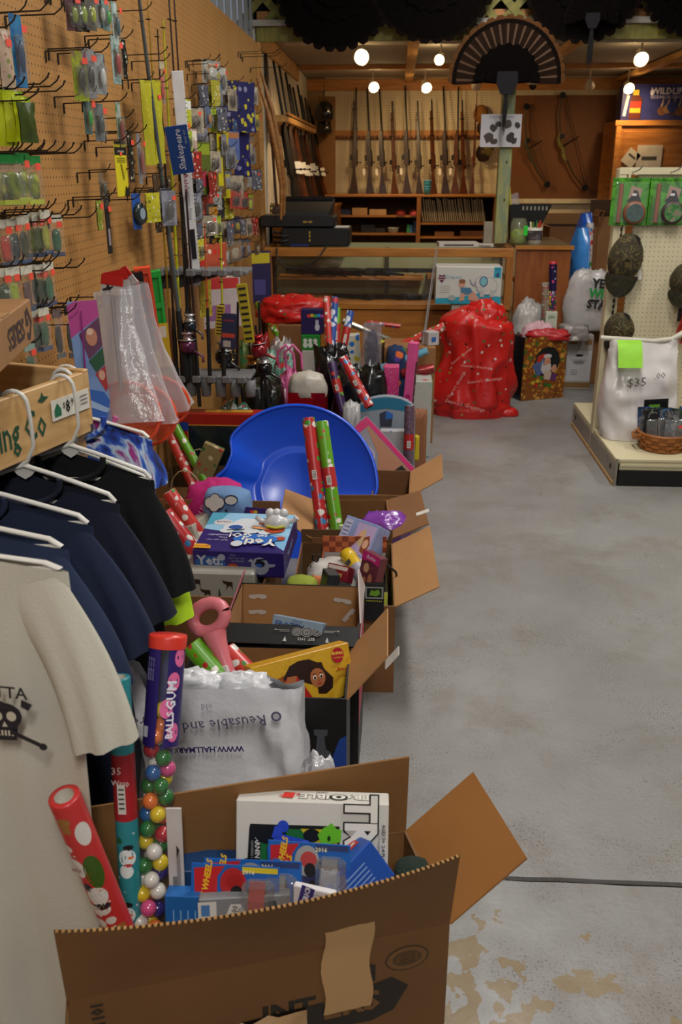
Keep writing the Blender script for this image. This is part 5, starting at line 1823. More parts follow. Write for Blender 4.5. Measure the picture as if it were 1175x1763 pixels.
# heap of rod combos with reels standing on the floor right of the rack
CB = [((420,690),(392,560),'#0f0f10','#c8d41c','black rod combo with a lime spool reel',(392,630)),
      ((440,690),(420,500),'#0f0f10','#c0802c','black rod combo with a gold spool reel',(437,635)),
      ((452,690),(446,520),'#141414','#c4c4c4','black rod combo with a silver spool reel',(455,632)),
      ((462,690),(440,560),'#141414','#a01c24','black rod combo with a red reel',(446,601)),
      ((408,690),(410,520),'#101012','#8a8a8c','black rod combo with a grey reel and cork',(385,612))]
for i,(b_,t_,c,s_,lb,rl) in enumerate(CB):
 Yc = 4.35 - .05 * i
 b,e = P(*b_,Y=Yc),P(*t_,Y=Yc)
 d = e - b
 # start at the floor
 b = b - d.normalized() * (b.z / d.normalized().z)
 d = e - b
 t = thing('rod_combo',lb,'fishing rod',frame(b,z=d,y=(0,1,0)),'rod and reel sets standing right of the grey racks')
 ob('rod',MB(mat(c,.4)).tube([(0,0,0.01),(0,0,d.length)],[.010,.006],7),t)
 ob('grip',MB(mat('#0c0c0c',.8)).tube([(0,0,0),(0,0,.25)],[.014,.016],8),t)
 q = P(*rl,Y=Yc - .05)
 loc = t.matrix_world.inverted() @ q
 reel(t,loc,c if i != 3 else '#8a1420',s_,1.5)
 mb = MB(mat('#0c0c0c',.5)).tube([(0,0,loc.z),(loc.x * .5,loc.y * .5,loc.z),(loc.x,loc.y,loc.z)],.006,5)
 ob('reel_foot',mb,t)
# boxed lure cards among the rods
for (px,py,w_,h_,c,tx,lb,rz_) in ((394,570,.065,.15,'#232a48','FISHING','navy carton with a red band among the rods',4),(379,552,.036,.13,'#b0962c','','yellow and white tag card on the rod left of the navy carton',6),(423,540,.045,.25,'#a8981c','','yellow and black striped strip card right of the navy carton',-6)):
 q = P(px,py,Y=3.86)
 t = thing('hang_card',lb,'card',Tr(q) @ Ry(rz_))
 ob('card',MB(mat(c,.4)).box((0,0,0),(w_,.012,h_),ch=.002),t)
 pr = Print(frame((0,-.006,0),x=(1,0,0),z=(0,-1,0)))
 if tx:
  pr.rect(0,-h_ * .12,w_ * .85,h_ * .12,'#b8402a')
  pr.text(tx,0,h_ * .3,.013,'#b83a3a')
  pr.rect(-.005,-h_ * .36,w_ * .5,h_ * .18,'#a8a098')
 else:
  for k in range(9):
   pr.rect(0,h_ * (.42 - .105 * k),w_ * .7,h_ * .04,'#1c1a12')
 pr.done(t)
# ================================================================ landing nets and tip-ups
NET = film('#e8e6ea',.36,.12,.3,.5)
ORG = mat('#e2502c',.35,var=.05)
for i,(px,py,bx_,by_,hoop) in enumerate(((192,500,215,728,.135),(205,492,245,725,.13),(218,488,272,700,.12))):
 X0 = -.84 + .02 * i
 q = P(px,py,X=X0)
 q2 = P(bx_,by_,X=X0 + .03)
 L_ = (q - q2).length
 t = thing('landing_net',['left','middle','right'][i] + ' clear sleeved landing net with an orange hoop at its bottom','net',frame(q,z=q - q2,x=(1,-.25 + .1 * i,0)),'landing nets hanging in clear sleeves')
 ob('header_card',MB(mat('#c4bcb8',.4)).box((0,0,.012),(.07,.004,.05)).m(mat('#c02420',.4)).box((0,-.001,.03),(.072,.005,.03)),t,T=Ry(12 - 20 * i))
 ob('emblem',MB(mat('#26222a',.4)).prism([(-.02,0),(-.005,.004),(.0,.016),(.006,.004),(.02,.006),(.008,-.003),(.006,-.014),(-.002,-.004),(-.014,-.010)],.001,T=frame((-.008,-.004,.006),x=(1,0,0),z=(0,-1,0))),t)
 def sl(u,v,L_=L_,hoop=hoop,i=i):
  a = u * 6.2832
  w_ = .058 + (hoop - .058) * max(0,(v - .25) / .75) ** 1.3
  n_ = 1 + .16 * math.sin(a * 5 + i + v * 3) * (1 - .5 * v) + .1 * noise.noise(V((math.cos(a) * 2,math.sin(a) * 2,v * 5 + i)))
  return V((math.cos(a) * w_ * n_,math.sin(a) * (.018 + .03 * v) * n_,-L_ * v))
 ob('sleeve',MB(NET).grid(sl,40,16,wrap=True),t)
 ob('handle',MB(mat('#8c8a8c',.3,metal=.6)).tube([(0,0,-.02),(0,0,-L_ * .75)],.007,6),t)
 hp = [V((hoop * .9 * math.cos(a),.01 * math.sin(a),-L_ + .02 + hoop * .75 * math.sin(a))) for a in [j * .2618 for j in range(25)]]
 ob('hoop',MB(ORG).tube(hp,.006,6,caps=False),t)
 ob('mesh_net',MB(film('#e8603c',.75,.1,.2)).grid(lambda u,v: V((hoop * .88 * v * math.cos(u * 6.2832),.02 + .05 * (1 - v),-L_ + .02 + hoop * .73 * v * math.sin(u * 6.2832))),24,6,wrap=True),t)
hook(120,512,'long wire hook that carries the landing nets',1.3)
def tipup(lb,top,bot,c,X0,w_=.05):
 a_,b_ = P(*top,X=X0),P(*bot,X=X0)
 L_ = (a_ - b_).length
 t = thing('tip_up',lb,'tip-up',frame(b_,z=a_ - b_,x=(1,.4,0)),'plastic tip-ups hanging beside the nets')
 pr_ = [(-w_ / 2,0),(w_ / 2,0),(w_ / 2,L_ * .94),(w_ * .3,L_),(-w_ * .3,L_),(-w_ / 2,L_ * .94)]
 M_ = mat(c,.35,var=.04)
 mb = MB(M_)
 for s_ in (-1,1):
  mb.box((s_ * w_ * .4,0,L_ / 2),(w_ * .18,.022,L_))
 for z in (.02,.3,.5,.7,.97):
  mb.box((0,0,L_ * z),(w_ * .7,.02,.02))
 mb.box((0,.006,L_ / 2),(w_ * .7,.004,L_))
 ob('frame',mb,t)
 ob('spool_arm',MB(mat('#141414',.4)).tube([(0,-.016,L_ * .15),(0,-.016,L_ * .45)],.008,6),t)
 return t
tipup('black tip-up behind the orange one',(232,468),(262,640),'#121212',-.87)
tipup('orange plastic tip-up beside the landing nets',(244,460),(268,620),'#e8502c',-.85,.055)
t = tipup('green plastic tip-up with a yellow card',(262,466),(284,655),'#1fa83c',-.83,.055)
ob('yellow_card',MB(mat('#c8a41e',.4)).box((0,-.022,.14),(.06,.002,.16)).m(mat('#cfcab8',.4)).box((0,-.0235,.19),(.045,.001,.04)),t)
# ================================================================ shirt rack
BIR = wood('#cfa874','#bb9058',3,(2,14,14),.5)
BIRX = wood('#cfa874','#bb9058',3,(2,2,14),.5)
ZR = 1.18
C_ = P(148,640,Z=ZR)
A_ = P(20,683,Z=ZR)
dirb = (A_ - C_).normalized()
E_ = C_ + dirb * 1.15
Tb = frame(C_,x=-dirb,z=(0,0,1))     # local x runs away from camera, y to the left/wall
rk = thing('shirt_rack','birch plywood display rack with green lettering and shirts on its rail','rack',Tb)
ob('front_board',MB(BIR).box((-.575,.01,-.065),(1.15,.018,.13),ch=.002),rk)
ob('end_board',MB(BIRX).box((0.0,.17,-.055),(.018,.34,.12),ch=.002),rk)
ob('back_board',MB(BIR).box((-.575,.335,-.055),(1.15,.016,.12)),rk)
ob('tray_floor',MB(mat('#6a4a2a',.6)).box((-.575,.17,-.115),(1.13,.33,.012)),rk)
for (x,y) in ((-.02,.03),(-.02,.32),(-1.1,.03),(-1.1,.32)):
 ob('leg',MB(BIRX).box((x,y,-.13 - (ZR - .13) / 2),(.045,.02,ZR - .135)),rk)
ob('shelf',MB(BIR).box((-.56,.17,-.45),(1.1,.3,.016)),rk)
pr = Print(frame((0,.0,-.065),x=(1,0,0),z=(0,-1,0)))
pr.text('Growing Co',-.28,-.006,.085,'#1d4a34',bold=.012,sx=.62)
pr.poly([(-.155,.045),(-.15,.055),(-.145,.045),(-.13,.042),(-.15,.034),(-.165,.04)],'#1d4a34')
pr.done(rk)
# price card
pc = thing('price_card','white price card reading $8.99 on the birch board','sign',Tb @ Tr(-.065,-.002,-.055))
ob('card',MB(mat('#d8d4c8',.4,var=.02)).box((0,0,0),(.125,.0015,.042)),pc)
pr = Print(frame((0,-.0008,0),x=(1,0,0),z=(0,-1,0)))
pr.poly([(-.056,-.014),(-.034,-.014),(-.034,.0),(-.045,.014),(-.056,0)],'#1f6a4a')
pr.text('$',-.024,.004,.017,'#181818')
pr.text('8',-.012,-.001,.036,'#181818',bold=.02,sx=.8)
pr.text('99',.008,.005,.023,'#181818',bold=.01,sx=.85)
for k in range(3):
 pr.rect(.042,.010 - k * .008,.026,.0022,'#6a6a6a')
pr.done(pc)
# carton with upside down lettering on the tray
g0,g1 = P(60,581,Z=1.25),P(0,655,Z=1.235)
ax_ = V((g0.x - g1.x,g0.y - g1.y,0)).normalized()
gx,gy,gz = .46,.22,.085
Tg = frame(g0,x=ax_,z=(0,0,1)) @ Tr(-gx / 2,gy / 2,-.005)
gb = thing('kraft_carton','brown carton with upside down dark lettering lying on the shirt rack','box',Tg)
o = ob('folded_clothes',lump(mat('#1c1a20',.9),(.5,.2,.165),.04,flat=.6,sq=.9,n=16),T=frame(g0,x=ax_,z=(0,0,1)) @ Tr(-.30,.14,1.075 - g0.z))
tag(o,'dark folded clothes in the rack tray under the brown carton','clothes')
ob('body',MB(mat('#9a7046',.7,bump=.15,bs=30)).box((0,0,gz / 2),(gx,gy,gz),ch=.003),gb)
ob('tape',MB(mat('#a9855c',.4)).box((0,.0,gz + .0006),(.06,gy,.001)),gb)
ob('flap',MB(mat('#8a6038',.7)).box((0,gy * .25,gz + .002),(gx * .98,gy * .47,.003)),gb)
pr = Print(face(gx,gy,gz,'front'))
pr.text('SERIES',.062,0,.055,'#3a3230',rot=180,bold=.03,sx=1.0)
pr.text('G',.185,.002,.085,'#3a3230',rot=180,bold=.03)
pr.done(gb)
pr = Print(face(gx,gy,gz,'right'))
pr.rect(0,0,.1,.04,'#8a6038')
pr.done(gb)
# pink and blue toy rod box
a_,b_ = P(140,518,X=-.90),P(170,738,X=-.88)
L_ = (a_ - b_).length
t = thing('rod_box','tall narrow pink and blue package with picture diamonds, left of the nets','package',frame(b_,z=a_ - b_,x=(.94,.33,0)))
ob('card',MB(mat('#7f9fd0',.35,var=.25,vs_=8)).box((0,0,L_ / 2),(.085,.006,L_),ch=.001),t)
pr = Print(frame((0,-.003,L_ / 2),x=(1,0,0),z=(0,-1,0)))
h2 = L_ / 2
pr.poly([(-.0425,h2 * .45),(.0425,h2 * .75),(.0425,h2),(-.02,h2),(-.0425,h2 * .94)],'#c04a94')
pr.poly([(-.02,h2 * .50),(.0425,h2 * .74),(.0425,h2 * .30),(.0,h2 * .1)],'#6a3f5c')
pr.ell(.015,h2 * .45,.016,h2 * .14,'#c98a6c')
pr.ell(.012,h2 * .53,.009,h2 * .05,'#e8c8b0')
pr.poly([(-.002,h2 * .08),(.0425,h2 * .28),(.0425,h2 * .02),(.015,-h2 * .1)],'#2f5a3c')
pr.poly([(.012,-h2 * .12),(.0425,0),(.0425,-h2 * .36),(.036,-h2 * .42)],'#b03a3c')
pr.ell(.03,-h2 * .15,.009,h2 * .08,'#d8a890')
pr.poly([(-.0425,-h2 * .3),(.03,-h2 * .42),(.0425,-h2 * .55),(.0425,-h2 * .98),(-.0425,-h2 * .98)],'#3c6cc0')
pr.poly([(-.02,-h2 * .5),(.0425,-h2 * .7),(.03,-h2 * .75),(-.03,-h2 * .6)],'#a8c4e8')
pr.done(t)
ob('toy_rod',MB(mat('#8a2a7c',.3)).tube([(-.02,-.008,L_ * .03),(-.015,-.012,L_ * .5),(-.005,-.012,L_ * .93)],[.004,.003,.002],6),t)
ob('handle',MB(mat('#d86aa8',.35)).tube([(0,-.01,.02),(.04,-.02,.0),(.055,-.025,.035)],[.010,.009,.011],8),t)
# ---------------------------------------------------------------- hangers and shirts
HW = mat('#cfccc4',.35,var=.02)
def hanger_mesh(left=True):
 mb = MB(HW)
 # hook goes over the board (board is at y>0): x = towards the aisle side
 pts = [V((-.034,0,.020)),V((-.036,0,.045))]
 for k in range(9):
  a = math.pi - k * math.pi / 8
  pts.append(V((.032 * math.cos(a) - .004,0,.060 + .032 * math.sin(a))))
 pts += [V((.030,0,.03)),V((.030,0,-.03)),V((.012,0,-.065)),V((0,0,-.075))]
 mb.tube(pts,.0048,8)
 for s_ in (-1,1):
  mb.tube([V((0,0,-.078)),V((s_ * .07,0,-.098)),V((s_ * .20,0,-.142)),V((s_ * .215,0,-.160))],.0055,8)
 mb.tube([V((-.215,0,-.160)),V((0,0,-.165)),V((.215,0,-.160))],.0045,8)
 mb.prism([(-.03,-.085),(0,-.068),(.03,-.085),(.018,-.1),(0,-.11),(-.018,-.1)],.003,T=frame((0,.0015,0),x=(1,0,0),z=(0,-1,0)))
 return mb.mesh('plastic_hanger')
HM = hanger_mesh()
def shirt(lb,sh_px,tip_px,Y,m,length=.74,seed=1,half=.25,name='t_shirt',neck=.085):
 """shirt on a hanger; sh_px pixel of the shoulder end, tip_px pixel of the sleeve's outer tip, at depth Y"""
 S = P(*sh_px,Y=Y)
 Tp = P(*tip_px,Y=Y - .02)
 xb_ = C_.x + (Y - C_.y) * dirb.x / dirb.y
 half = max(.17,min(.29,S.x - xb_))
 T = Tr(S.x - half,Y,S.z)
 t = thing(name,lb,'shirt',T,'shirts on white hangers')
 dt = (Tp - S)
 thick = .022
 rs = random.Random(seed)
 ph = [rs.uniform(0,6) for _ in range(4)]
 def torso(u,v):
  a = u * 6.2832
  c,s_ = math.cos(a),math.sin(a)
  hw = half * (1.0 + .02 * math.sin(v * 4)) * (1 - .06 * math.sin(v * 3.14)) if v > .12 else half * (1 + .0 * v)
  x = (abs(c) ** .75) * (1 if c > 0 else -1) * hw
  fold = .010 * math.sin(x * 34 + ph[0] + v * 1.5) + .007 * math.sin(x * 61 + ph[1] - v * 2)
  k = min(1,v * 2.5)
  y = s_ * thick * (.45 + .8 * k) + fold * k * (.7 + .8 * v)
  ax = min(1.0,abs(x) / half)
  ztop = .055 * (1 - ax)
  nk = max(0,1 - abs(x) / neck)
  if s_ < 0:
   ztop -= .055 * min(1,nk * 1.8)          # scooped front neckline
  z = ztop * (1 - v) - length * v
  return V((x + .012 * math.sin(v * 5 + ph[2]) * v,y,z))
 ob('body',MB(m).grid(torso,72,26,wrap=True),t)
 for s_ in (1,-1):
  d = V((dt.x * s_,dt.y,dt.z))
  L_ = d.length
  e = d.normalized()
  side = V((-e.z * s_,0,e.x * s_))          # across the sleeve, pointing inwards/down
  if side.z > 0:
   side = -side
  wv = .095
  def slv(u,v,d=d,e=e,side=side,s_=s_):
   a = u * 6.2832
   c,q = math.cos(a),math.sin(a)
   w_ = wv * (.96 + .12 * v)
   base = V(((half - .012) * s_,0,-.004)) + V((0,0,0)).lerp(d,v) * 1.0
   bow_ = .03 * math.sin(v * 1.9)
   off = side * (w_ * (1 - c) * .5 + .0)
   y = q * (.007 + .022 * v) + .006 * v * math.sin(c * 7 + v * 4 + ph[3])
   return base + off + V((s_ * bow_,y,bow_ * .4)) + V((.0,0,.0))
  mb = MB(m).grid(slv,26,12,wrap=True)
  ob('sleeve',mb,t)
 # neckband
 pts = []
 for i in range(17):
  a = math.pi * i / 16
  x = -neck * .82 * math.cos(a)
  pts.append(V((x,-.017 + .01 * abs(math.cos(a)),.052 - .05 * math.sin(a) ** .8)))
 ob('neckband',MB(m).tube(pts,.0065,6),t)
 kz = (ZR + .005 - S.z - .005) / .247
 h_ = ob('plastic_hanger',HM,T=Tr(S.x - half,Y,ZR + .005 - .087 * kz) @ Matrix.Diagonal((half / .225,1,kz,1)))
 tag(h_,'white plastic hanger carrying the ' + lb.split(',')[0],'hanger','white plastic hangers')
 return t
TIE = swirl(['#10142c','#1f3a94','#2a55b8','#b8cce0','#8a2a7c','#a82a6c'],7,.85,4,(1,1,1),3.0)
NAVY = mat('#10162a',.9,var=.15,vs_=6,bump=.12,bs=220)
NAVY2 = mat('#18233e',.9,var=.15,vs_=6,bump=.12,bs=220)
SLATE = mat('#1f2d4a',.9,var=.15,vs_=6,bump=.12,bs=220)
BLK = mat('#07080b',.95,var=.1,vs_=6,bump=.1,bs=220)
CRE = mat('#bfbaab',.85,var=.04,vs_=5,bump=.15,bs=260)
LIME = mat('#b8e020',.7,var=.05)
shirt('blue and magenta tie-dye t-shirt, farthest on the rack',(262,757),(276,838),1.86,TIE,seed=3)
shirt('neon lime shirt, mostly hidden behind the black one',(264,838),(322,1066),1.81,LIME,seed=8,length=.78)
shirt('black t-shirt in front of the tie-dye one',(266,828),(326,1016),1.76,BLK,seed=5)
shirt('darkest navy t-shirt, second navy from the back',(206,868),(292,1060),1.62,NAVY,seed=6)
shirt('navy t-shirt in the middle of the row',(160,905),(262,1112),1.47,NAVY2,seed=7)
shirt('slate blue t-shirt just behind the cream one',(118,946),(216,1180),1.32,SLATE,seed=9)
wt = shirt('cream t-shirt with a skull print, nearest to the camera',(118,985),(222,1272),1.10,CRE,seed=2,length=.88,half=.255)
# skull print on the cream shirt
S = P(118,985,Y=1.10)
cxp = P(50,1232,Y=1.05)
lx = cxp.x - (S.x - .255)
lz = cxp.z - S.z
pr = Print(frame((lx,-.052,lz),x=(1,.06,0),z=(0,-1,0)))
INK = '#26242c'
pr.text('CALCUTTA',-.026,.040,.026,INK,bold=.015,sx=.95,rot=-4)
pr.ell(.0,.0,.026,.022,INK)
pr.poly([(-.02,-.008),(.02,-.008),(.014,-.04),(-.014,-.04)],INK)
pr.ell(-.009,.0,.007,.008,'#c3bba6')
pr.ell(.011,.0,.007,.008,'#c3bba6')
pr.poly([(0,-.008),(.004,-.017),(-.004,-.017)],'#c3bba6')
for k in range(5):
 pr.rect(-.010 + k * .005,-.027,.0028,.009,'#c3bba6')
pr.poly([(-.026,.012),(-.045,.024),(-.03,.030),(.0,.026),(.026,.012)],INK)
for s_ in (-1,1):
 pr.rect(s_ * .03,-.035,.05,.007,INK,rot=-28 * s_)
 pr.ell(s_ * .052,-.047,.006,.006,INK)
pr.poly([(.03,.03),(.045,.022),(.038,.012),(.028,.018)],INK)
pr.done(wt)
# a dark garment heap under the shirts and the tray's folded shirts
t = thing('dark_trousers','dark folded clothes hanging low behind the gum tube','clothes',Tr(-.72,1.62,.0))
ob('cloth',lump(mat('#0c0d12',.9,bump=.2),(.44,.30,.62),.08,2.2,3,flat=.6,sq=.7),t)
# ================================================================ helpers for the donated goods
def roll(label,a,b,Ya,Yb,rpx,m,group='rolls of wrapping paper',core=True,band=None,za=None,extend=0.0,name='wrapping_paper_roll'):
 """paper roll from pixel a (top) at depth Ya to pixel b (bottom) at depth Yb; rpx: radius in pixels at the top"""
 p,q = P(*a,Y=Ya),P(*b,Y=Yb)
 d = (p - q)
 if extend:
  q = q - d.normalized() * extend
  d = p - q
 L_ = d.length
 r = rpx / FPX * fw.dot(p - EYE)
 T = frame(q,z=d,y=(0,1,0) if abs(d.normalized().y) < .9 else (1,0,0))
 t = thing(name,label,'wrapping paper',T,group)
 ob('paper',MB(m).lathe([(r * .62,L_ - .001),(r * .98,L_ - .0005),(r,L_ - .003),(r,.003),(r * .98,0),(r * .62,0)],20),t)
 ob('core',MB(mat('#b9b2a6',.6)).lathe([(r * .62,L_),(r * .60,L_ - .05),(.0005,L_ - .05)],16),t)
 if band:
  z0,z1,c = band
  ob('label_band',MB(mat(c,.35)).lathe([(r * 1.012,L_ * z0),(r * 1.012,L_ * z1)],20),t)
  pr = Print(frame((0,-r * 1.03,L_ * (z0 + z1) / 2),x=(1,0,0),z=(0,-1,0)))
  pr.rect(0,-L_ * (z1 - z0) * .15,r * .7,L_ * (z1 - z0) * .45,'#c8c4bc')
  for k in range(5):
   pr.rect(0,-L_ * (z1 - z0) * (.0 + .07 * k),r * .5,L_ * (z1 - z0) * .025,'#3a3632')
  pr.done(t)
 return t,L_,r
def LB(name,label,cat,L,Rr,Z,h,th,tilt,m,group=None,yaw_=None,w_=None,ch=.0015):
 """box given by the pixels of its two front top corners at height Z; it reaches h down and th back; tilt leans the top away"""
 a,b = P(*L,Z=Z),P(*Rr,Z=Z)
 x = (b - a)
 x.z = 0
 w_ = w_ or x.length
 if yaw_ is not None:
  x = V((math.cos(R(yaw_)),math.sin(R(yaw_)),0))
 x.normalize()
 T = frame((a + b) / 2,x=x,z=(0,0,1)) @ Rx(-tilt) @ Tr(0,th / 2,-h)
 t = thing(name,label,cat,T,group)
 ob('body',MB(m).box((0,0,h / 2),(w_,th,h),ch=min(ch,th * .2)),t)
 return t,w_
def soft(name,label,cat,px,py,Y,size,m,amp=.1,freq=2.2,seed=1,flat=.5,sq=.3,ridge=0.0,z=None,rot=0,group=None,n=30):
 """soft body whose top centre is at the pixel"""
 q = P(px,py,Y=Y)
 T = Tr(q.x,Y,(q.z - size[2]) if z is None else z) @ Rz(rot)
 t = thing(name,label,cat,T,group)
 ob('body',lump(m,size,amp,freq,seed,ridge,flat,n,sq),t)
 return t
def giftbag(label,L,Rr,Z,h,th,m,yaw_=None,tilt=0,tissue=None,handle=None,group=None,inside='#3a3432'):
 """paper gift bag open at the top"""
 a,b = P(*L,Z=Z),P(*Rr,Z=Z)
 x = (b - a)
 x.z = 0
 w_ = x.length
 x.normalize()
 T = frame((a + b) / 2,x=x,z=(0,0,1)) @ Rx(-tilt) @ Tr(0,th / 2,-h)
 t = thing('gift_bag',label,'gift bag',T,group)
 mb = MB(m)
 a_,b_ = w_ / 2,th / 2
 pts = [(-a_,-b_),(a_,-b_),(a_ * .97,0),(a_,b_),(-a_,b_),(-a_ * .97,0)]
 n = len(pts)
 vs_ = [(x_,y_,z_) for z_ in (0,h) for x_,y_ in pts]
 mb.add(vs_,[(i,(i + 1) % n,n + (i + 1) % n,n + i) for i in range(n)] + [tuple(range(n))[::-1]])
 mb.m(mat(inside,.8))
 vs2 = [(x_ * .985,y_ * .97,z_) for z_ in (.003,h - .001) for x_,y_ in pts]
 mb.add(vs2,[((i + 1) % n,i,n + i,n + (i + 1) % n) for i in range(n)] + [tuple(range(n))])
 ob('body',mb,t)
 if tissue:
  ob('tissue_paper',lump(mat(tissue,.6),(w_ * .95,th * .95,h * .4),.22,3.2,int(w_ * 1000),.15,.4,22,.2,T=Tr(0,0,h * .78)),t)
 if handle:
  for s_ in (-1,1):
   pts = [V((w_ * .25 * math.cos(k * math.pi / 8),s_ * b_ * 1.02,h - .02 + h * .30 * math.sin(k * math.pi / 8))) for k in range(9)]
   ob('handle',MB(mat(handle,.6)).tube(pts,.003,5),t)
 return t,w_
def bagmat(col,r=.3):
 return mat(col,r,var=.04,bump=.5,bs=18,coat=.25)
RED_SANTA = blobs('#c01c18',['#c8b8b0','#3a6a34','#c01c18','#a8803a','#d0c4bc','#3a1414'],22,.20,.34,seed=1,bump=.35)
W_RED = blobs('#b3262a',['#d8d4cc','#3c8a2c','#d8d4cc','#3a78a8','#b3262a'],34,.40,.3,seed=2)
W_GRN = blobs('#5c9a1e',['#b3262a','#d8d4cc','#5c9a1e','#b3262a','#e0d8cc'],34,.38,.3,seed=3)
W_TEAL = blobs('#2a8088',['#d4dcdc','#2a8088','#1c5a34','#d4dcdc','#c8d8d8'],26,.38,.3,seed=4)
W_SANTA = blobs('#bc3030',['#d8c8c0','#bc3030','#d8d0cc','#bc3030','#8a5a2c','#2c2a2c'],20,.47,.28,seed=7)
W_BLUE = blobs('#2a4f9a',['#d8dce4','#b83034','#d8dce4'],22,.42,.3,seed=6)
W_RW = blobs('#c43a34',['#e0dcd4','#3c7a34','#e0dcd4','#c43a34'],36,.36,.3,seed=8)
W_PUR = blobs('#3a2450',['#b83034','#d8d0cc','#3a2450','#6aa03a'],24,.36,.3,seed=9)
# ================================================================ front carton
A1,B1 = P(115,1725,Z=.40),P(775,1590,Z=.40)
CDK = mat('#64451f',.8,var=.10,vs_=5,bump=.12,bs=35)
c1,T1,w1 = carton('largest cardboard box in the foreground, packed with toys',A1,B1,.235,.40,mat('#6b4824',.75,var=.1,vs_=5,bump=.12,bs=35),mat('#80592e',.8,var=.1,vs_=6,bump=.1,bs=35),
     (('back',.17,-2),('right',.17,50,.0,mat('#8f5e2a',.7,var=.08,vs_=5,bump=.08,bs=30)),('left',.16,172)))
# front flap, bowed towards the viewer, with its corrugated edge
c9,s9 = math.cos(R(9)),math.sin(R(9))
def ff(u,v,off=0.0):
 x = (u - .5) * w1
 b_ = .026 * math.sin(math.pi * u) ** .8 * v ** 1.5
 return V((x,-.1175 - s9 * .165 * v - b_ + off,.40 + c9 * .165 * v - b_ * .35))
F1M = mat('#6b4824',.75,var=.1,vs_=5,bump=.12,bs=35)
mb = MB(F1M).grid(ff,40,8)
mb.m(mat('#80592e',.8,var=.1,vs_=6,bump=.1,bs=35)).grid(lambda u,v: ff(1 - u,v,.0055),40,8)
mb.m(mat('#8a6236',.8)).add([ff(0,0),ff(0,1),ff(0,1,.0055),ff(0,0,.0055),ff(1,0),ff(1,1),ff(1,1,.0055),ff(1,0,.0055)],[(0,1,2,3),(7,6,5,4)])
ob('flap',mb,c1)
mb = MB(mat('#9a7444',.8))
k = int(w1 / .0085)
for i in range(k):
 q = ff((i + .5) / k,1,.0028)
 mb.box((q.x,q.y,q.z + .0004),(.0045,.0055,.0018))
o = ob('corrugated_edge',mb,c1)
o['kind'] = 'stuff'
fr = Print(frame((0,-.1175,.20),x=(1,0,0),z=(0,-1,0)))
INKD = '#1c1612'
ix,iz = hit(T1,497,1740,-.1175)
ex,ez = hit(T1,620,1727,-.1175)
fr.text('INT',ix,iz - .20,.05,INKD,bold=.04,sx=1.1)
fr.poly([(ix - .13,iz - .205),(ex - .05,iz - .205 + .008),(ex + .055,ez - .20 + .045),(ex + .085,ez - .20 + .018),(ex + .06,ez - .20 - .03),(ex + .02,ez - .20 - .045),(ix - .13,ez - .20 - .03)],INKD)
fr.text('ERS',ex - .015,ez - .20,.058,'#6b4824',bold=.03,sx=1.1)
fr.rect(ex - .005,iz - .14,.05,.008,INKD,rot=4)
fr.rect(ex + .022,iz - .155,.008,.035,INKD)
fr.rect(ix - .15,iz - .23,.1,.01,INKD)
fr.text('#1101',-w1 * .43,.155,.026,INKD,rot=90,bold=.03)
fr.ell(-w1 * .42,.095,.019,.012,INKD)
fr.ell(-w1 * .42,.095,.014,.007,'#6b4824')
fr.ell(-w1 * .42,.095,.006,.007,INKD)
fr.done(c1,'printed_lettering')
st = Print(frame((w1 * .38,-.118,.345),x=(1,0,0),z=(0,-1,0)))
st.ell(0,0,.038,.026,'#3a2814',n=28)
st.ell(0,0,.035,.0235,'#6b4824',n=28)
st.ell(0,0,.026,.016,'#4a3218',n=24)
st.rect(0,0,.034,.016,'#6b4824')
for k in range(4):
 st.rect(0,.006 - .004 * k,.03,.0018,'#2c1e10')
st.done(c1,'maker_stamp')
tp = MB(mat('#b08a5c',.35,var=.05))
tp.grid(lambda u,v: V((w1 * .145 + .082 * u + .004 * math.sin(v * 9),-.1190 - .002 - (.165 - 0) * math.sin(R(9)) * max(0,(v - .72) / .28) * .28,.26 + .19 * v + .004 * noise.noise(V((u * 9,v * 4,1))))),6,10)
ob('tape',tp,c1,T=Tr(0,-.001,0))
tp2 = MB(mat('#a8845c',.35,var=.05)).grid(lambda u,v: V((-w1 * .16 + .16 * u,-.121 - .02 * math.sin(v * 3.1) * math.sin(u * 3.1) - .01 * noise.noise(V((u * 8,v * 8,3))),.22 + .06 * v + .01 * noise.noise(V((u * 6,0,2))))),10,6)
ob('loose_tape',tp2,c1)
# white board game
GW = mat('#d3d0c8',.35,var=.02)
t,gw = LB('board_game','white board game box with bold black lettering in the front carton','board game',(407,1377),(670,1385),.555,.267,.052,17,GW)
T_ = face(gw,.052,.267,'top')
pr = Print(T_)
pr.text('TROUBLE',.04,.0,.030,'#e6e4dc',rot=180,bold=.03,outline='#1c1a1c')
pr.text('GAME',.015,.017,.008,'#26242a',rot=180)
pr.ell(.045,-.004,.016,.013,'#1c1a1c')
pr.ell(.045,-.004,.012,.010,'#e6e4dc')
pr.ell(.045,-.004,.005,.005,'#1c1a1c')
pr.poly([(-.055,-.012),(-.035,-.014),(-.032,.010),(-.052,.011)],'#d83a34')
pr.poly([(-.062,-.006),(-.055,-.002),(-.055,-.008)],'#d83a34')
pr.poly([(-.032,.002),(-.024,.008),(-.026,-.002)],'#d83a34')
pr.done(t)
pr = Print(face(gw,.052,.267,'front'))
pr.poly([(-.112,-.12),(-.108,.092),(.048,.092),(.052,-.12)],'#1c1e1c')
pr.poly([(-.106,-.12),(-.103,.085),(.044,.085),(.046,-.12)],'#1f6a36')
pr.poly([(-.020,.086),(.044,.086),(.044,.03),(.028,.02)],'#c8b41e')
pr.rect(-.10,.05,.022,.075,'#16181a',rot=-3)
pr.text('WARNING:',-.095,.05,.012,'#d8d8d4',rot=-90,bold=.02)
